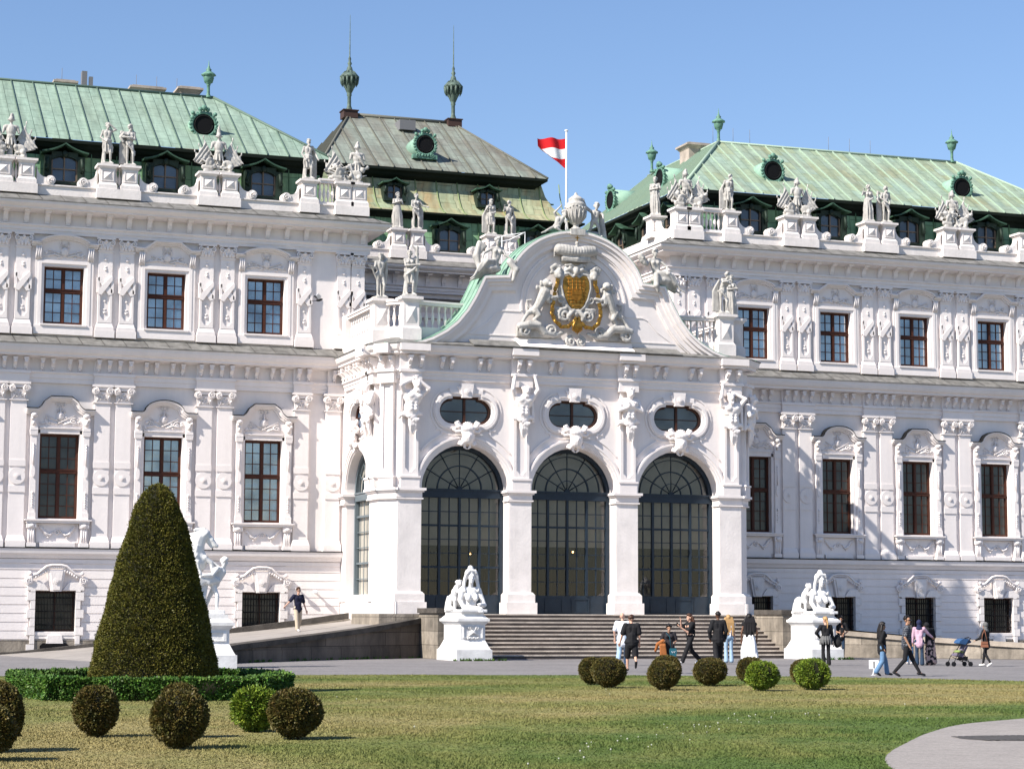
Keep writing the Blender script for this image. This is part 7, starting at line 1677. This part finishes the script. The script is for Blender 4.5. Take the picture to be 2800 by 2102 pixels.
def plaid():
    m = bpy.data.materials.new('plaid_cloth'); m.use_nodes = True; n = m.node_tree; b = n.nodes['Principled BSDF']; b.inputs['Roughness'].default_value = .9; L = n.links.new
    tc = n.nodes.new('ShaderNodeTexCoord'); ws = []
    for ax in ('X', 'Z'):
        w_ = n.nodes.new('ShaderNodeTexWave'); w_.bands_direction = ax; w_.inputs['Scale'].default_value = 5.5; L(tc.outputs['Object'], w_.inputs[0]); ws.append(w_)
    mx = n.nodes.new('ShaderNodeMath'); mx.operation = 'MAXIMUM'; L(ws[0].outputs[1], mx.inputs[0]); L(ws[1].outputs[1], mx.inputs[1]); rp = n.nodes.new('ShaderNodeValToRGB'); rp.color_ramp.elements[0].position = .86; rp.color_ramp.elements[0].color = (.012, .014, .025, 1); rp.color_ramp.elements[1].position = .97; rp.color_ramp.elements[1].color = (.13, .14, .16, 1)
    L(mx.outputs[0], rp.inputs[0]); L(rp.outputs[0], b.inputs['Base Color']); return m
PAT = checker('patterned_skirt_cloth', (.015, .012, .014), (.55, .38, .34), 11); DOT = checker('dotted_dress_cloth', (.012, .010, .014), (.014, .011, .016), 30); PLD = plaid()
def person(x, y, z, h, rz, pose, skin, top, topm, bot, botm, shoe, hair, hairm, label, fem=False, look=(0, -1, 0), sleeves='short', glasses=False, g=1., extra=None, heavy=1.):
    J = joints(**pose); r = random.Random(int(x*100)); root_b = Blob(); torso(root_b, J, .93*g, fem); head(root_b, J, 1., look)
    for k in 'RL': arm(root_b, J, k, .95); leg(root_b, J, k, .92)
    sc = h/1.765
    def fin(b, vox, nm='x'): me = b.mesh(nm, vox, 2); me.transform(Matrix.Scale(sc, 4)); return me
    o = bpy.data.objects.new('person', fin(root_b, .0125, 'person')); C.objects.link(o); o.data.materials.append(skin); o.location = (x, y, z); o.rotation_euler = (0, 0, R(rz)); tag(o, label, 'person', 'people')
    def child(nm, b, mt, vox=.017): me = fin(b, vox, nm); me.materials.append(mt); c = bpy.data.objects.new(nm, me); C.objects.link(c); c.parent = o; return c
    # upper garment
    t = Blob(); gg = 1.08*g*heavy; torso(t, J, gg, fem)
    lowz = {'crop': .02, 'tee': -.06, 'coat': -.14, 'long': -.2}.get(top, -.04); c = J['pel']+Vector((0, 0, lowz))
    if top != 'crop': t.ell(c+Vector((0, 0, .03)), (.19*gg, .14*gg, .1)); t.cap(c, J['wai'], .15*gg, .14*gg)
    else:
        t = Blob(); t.cap(J['wai']+Vector((-.05, 0, .05)), J['che']+Vector((-.06, 0, 0)), .11*gg, .13*gg); t.cap(J['wai']+Vector((.05, 0, .05)), J['che']+Vector((.06, 0, 0)), .11*gg, .13*gg); t.cap(J['sR'], J['sL'], .085*gg)
    for k in 'RL':
        S_, E_, W_ = J['s'+k], J['e'+k], J['w'+k]
        if sleeves == 'short': t.cap(S_, S_.lerp(E_, .72), .08*gg, .075*gg)
        elif sleeves == 'long': t.cap(S_, E_, .078*gg, .062*gg); t.cap(E_, E_.lerp(W_, .93), .06*gg, .045*gg)
        elif sleeves == 'none': t.cap(S_, S_.lerp(E_, .1), .075*gg, .05)
    for k in range(5): a = r.uniform(-.12, .12); t.cap(c+Vector((a, -.1 if k % 2 else .11, .02)), c+Vector((a+r.uniform(-.06, .06), -.1 if k % 2 else .11, .22)), .03, .02)
    child({'coat': 'jacket', 'crop': 'top'}.get(top, 'shirt'), t, topm)
    # lower garment
    q = Blob(); q.ell(J['pel'], (.18*g, .13*g, .12)); q.cap(J['hR'], J['hL'], .11*g)
    for k in 'RL':
        H, K, A = J['h'+k], J['k'+k], J['a'+k]
        if bot == 'shorts': q.cap(H, K, .108*g, .098*g)
        elif bot == 'loose': q.cap(H, K, .108*g, .09*g); q.cap(K, A+Vector((0, 0, .02)), .09*g, .088*g)
        elif bot == 'flare': q.cap(H, K, .102*g, .07*g); q.cap(K, A, .07*g, .095*g)
        elif bot == 'slim': q.cap(H, K, .1*g, .068*g); q.cap(K, A+Vector((0, 0, .03)), .066*g, .05*g)
        elif bot == 'skirt':
            for j in range(8): a = 6.28*j/8; q.chain([J['pel']+Vector((.14*math.cos(a), .1*math.sin(a), .05)), (H+K)/2*.0+K+Vector((.12*math.cos(a), .12*math.sin(a), .0)), A+Vector((.13*math.cos(a), .13*math.sin(a), .03))], [.06, .07, .06])
            q.cap(H, A, .13*g, .13*g)
        elif bot == 'dress':
            q.cap(H, K+Vector((0, 0, .05)), .13*g, .14*g)
        if bot in ('loose', 'flare', 'slim'): q.cap(K+Vector((-.02, -.05, .02)), K+Vector((.03, -.05, -.02)), .03)
    child({'shorts': 'shorts', 'skirt': 'skirt', 'dress': 'skirt'}.get(bot, 'trousers'), q, botm)
    for k in 'RL':
        s = Blob(); A, T = J['a'+k], J['t'+k]; d = (T-A); dn = Vector((d.x, d.y, d.z)).normalized(); hz = Vector((0, 0, -.02)); s.cap(A-dn*.03+hz, T, .05, .04); s.cap(A-dn*.06+hz*1.6, T+dn*.02, .032, .03); child('shoe', s, shoe, .014)
    hb = Blob(); hd = J['hed']; f = Vector(look).normalized(); bk = -f
    if hair != 'bald':
        if hair == 'scarf':
            hb.ell(hd+bk*.02+Vector((0, 0, .03)), (.105, .12, .12)); hb.cap(hd+Vector((0, 0, -.1))+bk*.03, J['nek'], .09, .1); hb.ell(J['nek']+Vector((0, 0, -.05)), (.16, .12, .08))
            fcut = None
        else:
            hb.ell(hd+bk*.025+Vector((0, 0, .055)), (.088, .105, .088)); hairblobs(hb, J, r, 1.02, 26, .03, -.1, look)
            if hair in ('long', 'verylong'):
                L_ = .28 if hair == 'long' else .5
                for j in range(9):
                    a = (j-4)*.02; sd = f.cross(Vector((0, 0, 1))).normalized(); hb.chain([hd+bk*.06+sd*a*1.6+Vector((0, 0, .02)), hd+bk*.1+sd*a*2.2+Vector((0, 0, -.15)), hd+bk*(.12+.02*(j % 2))+sd*a*2.4+Vector((0, 0, -.15-L_*(.8+.2*math.sin(j*3))))], [.05, .045, .025])
            if hair == 'tail': hb.chain([hd+bk*.1, hd+bk*.14+Vector((0, 0, -.12)), hd+bk*.12+Vector((.01, 0, -.3))], [.04, .035, .015])
            if hair == 'bun': hb.ell(hd+bk*.1+Vector((0, 0, .1)), (.05, .05, .045))
        child('headscarf' if hair == 'scarf' else 'hair', hb, hairm, .014)
    fm = MB(); sd = f.cross(Vector((0, 0, 1))).normalized()
    fm.T = Matrix.Scale(sc, 4)
    if glasses:
        p = hd+f*.098+Vector((0, 0, .005)); fm.tube([p-sd*.068, p+sd*.068], .018, 6); fm.tube([p-sd*.068, hd-sd*.085], .006, 4); fm.tube([p+sd*.068, hd+sd*.085], .006, 4); c = obj('sunglasses', fm, EYE, o)
    else:
        for s_ in (-1, 1): fm.ball(tuple(hd+f*.077+sd*s_*.034+Vector((0, 0, -.002))), .011, n=6)
        c = obj('eyes', fm, EYE, o)
    mo = MB(); mo.T = Matrix.Scale(sc, 4); p = hd+f*.089+Vector((0, 0, -.068)); mo.tube([p-sd*.022, p+f*.004, p+sd*.022], [.004, .007, .004], 5); obj('mouth', mo, mat('lips', (.36, .12, .10), .5), o)
    return o
ST_ = dict(kR=(-.11,-.14,.5), aR=(-.1,-.2,.09), tR=(-.12,-.36,.05), kL=(.1,.02,.49), aL=(.12,.24,.13), tL=(.13,.12,.03))     # stride, right foot forward
SB_ = dict(kL=(.11,-.14,.5), aL=(.1,-.2,.09), tL=(.12,-.36,.05), kR=(-.1,.02,.49), aR=(-.12,.24,.13), tR=(-.13,.12,.03))
def mk(*d, **k):
    o = {}
    for q in d: o.update(q)
    o.update(k); return o
person(21.3, 85.3, 1.03, 1.80, 12, mk(ST_, eR=(-.38,.02,1.18), wR=(-.58,-.05,1.02), eL=(.3,.06,1.12), wL=(.36,-.02,.86)), SKIN, 'tee', NAVY, 'loose', BEI, SHW, 'short', HBR, 'man in navy T-shirt and beige trousers walking down the ramp', glasses=True)
person(25.85, 60.95, 0, 1.76, 165, mk(SB_, aR=(-.1,.3,.3), tR=(-.1,.22,.15), kR=(-.11,.06,.5), hed=(0,-.08,1.62), eL=(.3,-.0,1.12), wL=(.34,-.14,.9)), SKIN, 'tee', BLK, 'shorts', BLK, SHB, 'short', HBR, 'man seen from behind in black T-shirt and black shorts walking towards the stairs', look=(.3, -1, -.4), g=1.1, heavy=1.08)
person(29.0, 69.2, 0, 1.83, 150, mk(ST_, eL=(.27,.03,1.13), eR=(-.28,0,1.12)), SKIN, 'long', WHT, 'loose', LJ, SHW, 'bald', HB, 'bald man seen from behind in loose white shirt and pale jeans', g=1.04)
person(26.25, 59.0, 0, 1.48, -18, mk(eR=(-.27,-.0,1.2), wR=(-.22,-.2,1.16), eL=(.26,-.02,1.15), wL=(.2,-.22,1.12), hed=(.0,-.05,1.63)), SKM, 'tee', DOT, 'dress', DOT, SHB, 'bun', HB, 'woman facing the viewer in a dark dress with an orange jacket over her arm', True, look=(0, -1, -.35))
def prop(fn, name, loc, rz, mt_, label, cat, vox=.016):
    b = Blob(); fn(b); me = b.mesh(name, vox, 1); o = obj(name, me, mt_, None, loc, R(rz)); tag(o, label, cat); return o
def jk(b):
    for k in range(5): b.chain([(-.2+.01*k, -.14, 1.0), (-.27+.03*k, -.2, .85), (-.26+.04*k, -.2, .5+.02*(k % 3))], [.04, .045, .035])
    b.chain([(-.2, -.2, 1.0), (-.36, -.15, .9), (-.42, -.1, .7)], [.06, .06, .04])
prop(jk, 'draped_jacket', (26.25, 59.0, -.02), -18, ORG, 'orange jacket hanging over the arm of the woman in the dark dress', 'jacket')
m = MB(); m.prism([(.0, .52), (.19, .52), (.21, .68), (.19, .76), (.0, .76), (-.02, .68)], -.27, -.22); m.tube([(.03, -.25, .76), (.0, -.2, 1.1), (-.1, -.12, 1.22)], .008, 4)
o = obj('belt_bag', m, mat('teal_cloth', (.01, .085, .12), .7), None, (26.25, 59.0, 0), R(-18)); tag(o, 'small teal bag hanging at the waist of the woman in the dark dress', 'bag')
m = MB(); m.tube([(.05, -.275, .67), (.08, -.275, .62), (.11, -.275, .67), (.13, -.275, .62), (.16, -.275, .68)], .008, 4); obj('bag_print', m, WHT, o)
def phone(x, y, z, rz, label): m = MB(); m.box(-.036, -.005, -.075, .036, .005, .075); tag(obj('phone', m, EYE, None, (x, y, z), R(rz)), label, 'phone')
person(32.3, 70.7, 0, 1.80, -88, mk(SB_, eR=(-.26,-.22,1.28), wR=(-.14,-.3,1.52), eL=(.2,-.2,1.12), wL=(.16,-.46,1.3), kL=(.11,-.2,.5), aL=(.1,-.36,.09), tL=(.12,-.52,.05), aR=(-.12,.4,.16), tR=(-.13,.3,.05), kR=(-.1,.08,.49)), SKIN, 'crop', BLK, 'loose', GRY if False else BLK, SHW, 'long', HBR, 'brown-haired woman striding left in black crop top and trousers, raising her phone', True)
phone(31.72, 70.55, 1.42, 20, 'phone held up by the striding woman in black')
person(32.9, 69.6, 0, 1.88, 168, mk(ST_, eL=(.3,.02,1.12), eR=(-.27,.02,1.13)), SKD, 'coat', BLK, 'loose', BLK, SHB, 'short', HB, 'man in dark suit jacket walking away towards the stairs', sleeves='long', g=1.1, heavy=1.1)
person(34.75, 72.6, 0, 1.76, 170, mk(eR=(-.22,-.04,1.15), eL=(.22,.0,1.13)), SKIN, 'crop', WHT, 'flare', LJ, SHW, 'verylong', HBL, 'long-haired blonde woman seen from behind in pale flared jeans, by the man in the suit', True, sleeves='none')
person(33.6, 68.5, 0, 1.80, 160, mk(SB_, eL=(.27,.03,1.12), eR=(-.27,.04,1.12)), SKD, 'crop', BLK, 'skirt', WTR, SHW, 'verylong', HB, 'woman with very long black hair in a long white skirt, seen from behind', True, sleeves='none')
person(36.44, 68.1, 0, 1.71, 168, mk(eL=(.38,.06,1.18), wL=(.2,-.06,1.0), eR=(-.25,-.05,1.14)), SKIN, 'tee', BLK, 'flare', BLK, SHW, 'tail', HBL, 'blonde woman with hand on hip and a grey sweater tied round her waist', True, look=(.4, -1, 0), sleeves='long')
def tied(b):
    for k in range(14): a = math.pi*2*k/14; b.chain([(.15*math.cos(a), .12*math.sin(a), 1.02), (.2*math.cos(a), .16*math.sin(a), .9), (.22*math.cos(a), .17*math.sin(a), .76)], [.035, .045, .03])
prop(tied, 'tied_sweater', (36.44, 68.1, 0), 168, GRY, 'grey sweater tied round the waist of the blonde woman', 'sweater')
def pack(b): b.ell((0, 0, .3), (.15, .12, .24)); b.ell((0, -.12, .22), (.11, .06, .13)); b.chain([(-.08, .1, .5), (-.1, .16, .3), (-.08, .12, .1)], [.02, .02, .02]); b.chain([(.08, .1, .5), (.1, .16, .3), (.08, .12, .1)], [.02, .02, .02])
prop(pack, 'backpack', (36.95, 68.2, .55), 0, BLK, 'black backpack held beside the blonde woman', 'backpack')
person(42.1, 77.4, 0, 1.76, -15, mk(eR=(-.28,-.06,1.14), wR=(-.05,-.26,1.08), eL=(.28,-.04,1.14), wL=(.06,-.26,1.0)), SKM, 'tee', BLK, 'slim', DJ, SHB, 'short', HB, 'man in dark clothes holding a baby in the shade by the right pedestal', look=(-.3, -1, -.2))
def baby_pose(): return mk(kR=(-.12,-.25,.75), aR=(-.12,-.3,.45), tR=(-.14,-.42,.42), kL=(.12,-.25,.75), aL=(.12,-.3,.45), tL=(.14,-.42,.42))
person(42.02, 77.12, .78, .62, 160, baby_pose(), SKIN, 'tee', BLK, 'shorts', BLK, SHW, 'short', HBR, 'baby carried on the arm of the man in dark clothes')
person(31.55, 55.5, 0, 1.56, 78, mk(SB_, eR=(-.2,.1,1.12), wR=(-.2,.0,.9), eL=(.2,.02,1.13)), SKM, 'coat', BLK, 'loose', cl('blue_denim', (.12, .22, .36)), SHB, 'long', HB, 'woman in dark jacket and light blue jeans walking right beside the man in plaid', True, sleeves='long')
person(31.95, 54.75, 0, 1.75, 62, mk(ST_, kL=(.11,-.16,.5), aL=(.1,-.36,.1), tL=(.12,-.5,.05), kR=(-.1,.06,.49), aR=(-.12,.36,.12), tR=(-.13,.24,.03), eR=(-.27,.06,1.14), eL=(.26,.06,1.13)), SKM, 'tee', PLD, 'slim', BLK, SHB, 'short', HB, 'man in dark plaid shirt and sunglasses striding right', look=(-.8, -1, 0), glasses=True, g=1.06)
person(40.15, 68.6, 0, 1.50, 120, mk(eR=(-.22,-.1,1.16), wR=(-.1,-.22,1.1), eL=(.22,-.1,1.16)), SKM, 'tee', WHT, 'slim', MJ, SHW, 'long', HB, 'dark-haired girl in white shirt and blue jeans hugging the woman in pink', True)
person(39.85, 67.4, 0, 1.62, 150, mk(eR=(-.34,-.12,1.24), wR=(-.5,-.24,1.1), eL=(.24,-.04,1.14)), SKM, 'coat', PNK, 'flare', DJ, SHW, 'scarf', cl('navy_scarf', (.015, .02, .06)), 'woman in navy headscarf and pink blouse with one arm out', True, sleeves='long')
person(40.5, 67.7, 0, 1.58, -150, mk(che=(0,-.06,1.3), nek=(0,-.14,1.44), hed=(0,-.2,1.58), eL=(.25,-.05,1.14)), SKM, 'coat', BLK, 'skirt', PAT, SHB, 'scarf', BLK, 'woman in black headscarf and long patterned skirt leaning forward', True, sleeves='long')
person(41.3, 65.3, 0, 1.55, -150, mk(ST_, eR=(-.3,-.06,1.24), wR=(-.34,-.2,1.42), eL=(.26,-.1,1.15), wL=(.2,-.34,1.05)), SKM, 'coat', BLK, 'slim', BLK, SHW, 'scarf', GRY, 'woman in grey headscarf and black clothes pushing a stroller', True, sleeves='long')
m = MB(); m.frus(-.13, -.05, .13, .05, 0, .2, .02); m.box(-.11, -.055, .12, .11, .055, .2); m.tube([(-.1, 0, .2), (-.06, .02, .45), (.02, .04, .62)], .012, 5); m.tube([(.1, 0, .2), (.05, .02, .45), (.02, .04, .62)], .012, 5)
tag(obj('handbag', m, mat('brown_leather', (.22, .09, .05), .5), None, (41.08, 65.05, .68), R(-20)), 'brown leather handbag on a strap carried by the woman with the stroller', 'handbag')
m = MB(); m.prismx([(-.22, .95), (-.3, .7), (-.42, .5), (-.4, .46), (-.18, .62), (-.05, .78)], -.17, .17) if False else None
s = empty('stroller', (40.55, 65.75, 0), R(0)); tag(s, 'black and lilac folding stroller with a blue hood, pushed by the woman in black', 'stroller')
m = MB()
for y in (-.2, .2):
    m.tube([(-.42, y, .1), (-.3, y, .36), (-.02, y, .62), (.28, y, .98)], .016, 6); m.tube([(.26, y, .08), (.02, y, .4), (-.02, y, .62)], .016, 6); m.tube([(-.3, y, .36), (.26, y, .12)], .012, 5)
m.tube([(.28, -.2, .98), (.32, 0, 1.02), (.28, .2, .98)], .02, 6); obj('stroller_frame', m, SHB, s)
m = MB(); m.prism([(-.28, .38), (-.02, .32), (.2, .72), (.12, .76), (-.04, .46), (-.26, .46)], -.17, .17); obj('stroller_seat', m, cl('lilac_cloth', (.14, .12, .17)), s)
m = MB(); m.prism([(-.2, .5), (.0, .47), (.05, .53), (-.12, .57)], -.18, .18); obj('blanket', m, cl('lime_cloth', (.2, .26, .08)), s)
m = MB()
pts = [(.08+.26*math.cos(R(a)), .78+.2*math.sin(R(a))) for a in range(20, 171, 15)]; m.prism(pts+[(.1, .76)], -.19, .19); obj('stroller_hood', m, cl('blue_cloth', (.03, .085, .2)), s)
m = MB(); m.prism([(-.1, .22), (.16, .2), (.2, .34), (.02, .36)], -.15, .15); obj('stroller_basket', m, SHB, s)
for x, y in ((-.42, -.2), (-.42, .2), (.26, -.2), (.26, .2)):
    m = MB(); m.prism(arc(x, .085, .085, 0, 360, 14)[:-1], y-.02, y+.02); m.prism(arc(x, .085, .03, 0, 360, 8)[:-1], y-.03, y+.03); obj('stroller_wheel', m, SHB, s)
# low lawn sign
m = MB(); m.tube([(-.03, 0, 0), (.0, 0, .12), (.02, 0, .3)], .018, 6); m.box(-.08, -.05, 0, .04, .05, .012); sg = obj('lawn_sign', m, WHITE, None, (31.55, 56.0, 0), R(-20)); tag(sg, 'small white metal sign on a bent post at the edge of the lawn', 'sign')
m = MB(); m.prismx([(-.012, .19), (-.012, .45), (.012, .45), (.012, .19)], -.14, .15); obj('sign_plate', m, WHITE, sg); m = MB(); m.box(-.012, -.02, .21, .022, -.013, .41); obj('sign_mark', m, GRY, sg)
# bird in flight in front of the left wing
m = MB(); m.lathe([(.001, -.17), (.05, -.1), (.065, 0), (.05, .09), (.035, .13), (.001, .17)], seg=8); me = m.mesh('bird'); me.transform(Matrix.Rotation(R(75), 4, 'Y'))
o = obj('bird', me, cl('dark_feathers', (.03, .028, .03)), None, (22.2, 86, 14.93)); tag(o, 'dark grey pigeon flying in front of the left wing', 'bird')
for s_, mt_ in ((-1, WHT), (1, MT['dark_feathers'])):
    m = MB(); a = (.02, s_*.04, .02); m.add([a, (-.06, s_*.05, .02), (-.2, s_*.2, .16), (-.12, s_*.3, .22), (.04, s_*.2, .12), a, (-.06, s_*.05, .035), (-.2, s_*.2, .175), (-.12, s_*.3, .235), (.04, s_*.2, .135)], [(0, 1, 2, 3, 4), (9, 8, 7, 6, 5), (0, 4, 9, 5), (1, 6, 7, 2), (2, 7, 8, 3), (3, 8, 9, 4)]); obj('wing', m, mt_, o)
m = MB(); m.prismz([(-.14, -.02), (-.3, -.06), (-.32, .06), (-.14, .02)], -.06, -.045); obj('tail', m, MT['dark_feathers'], o)
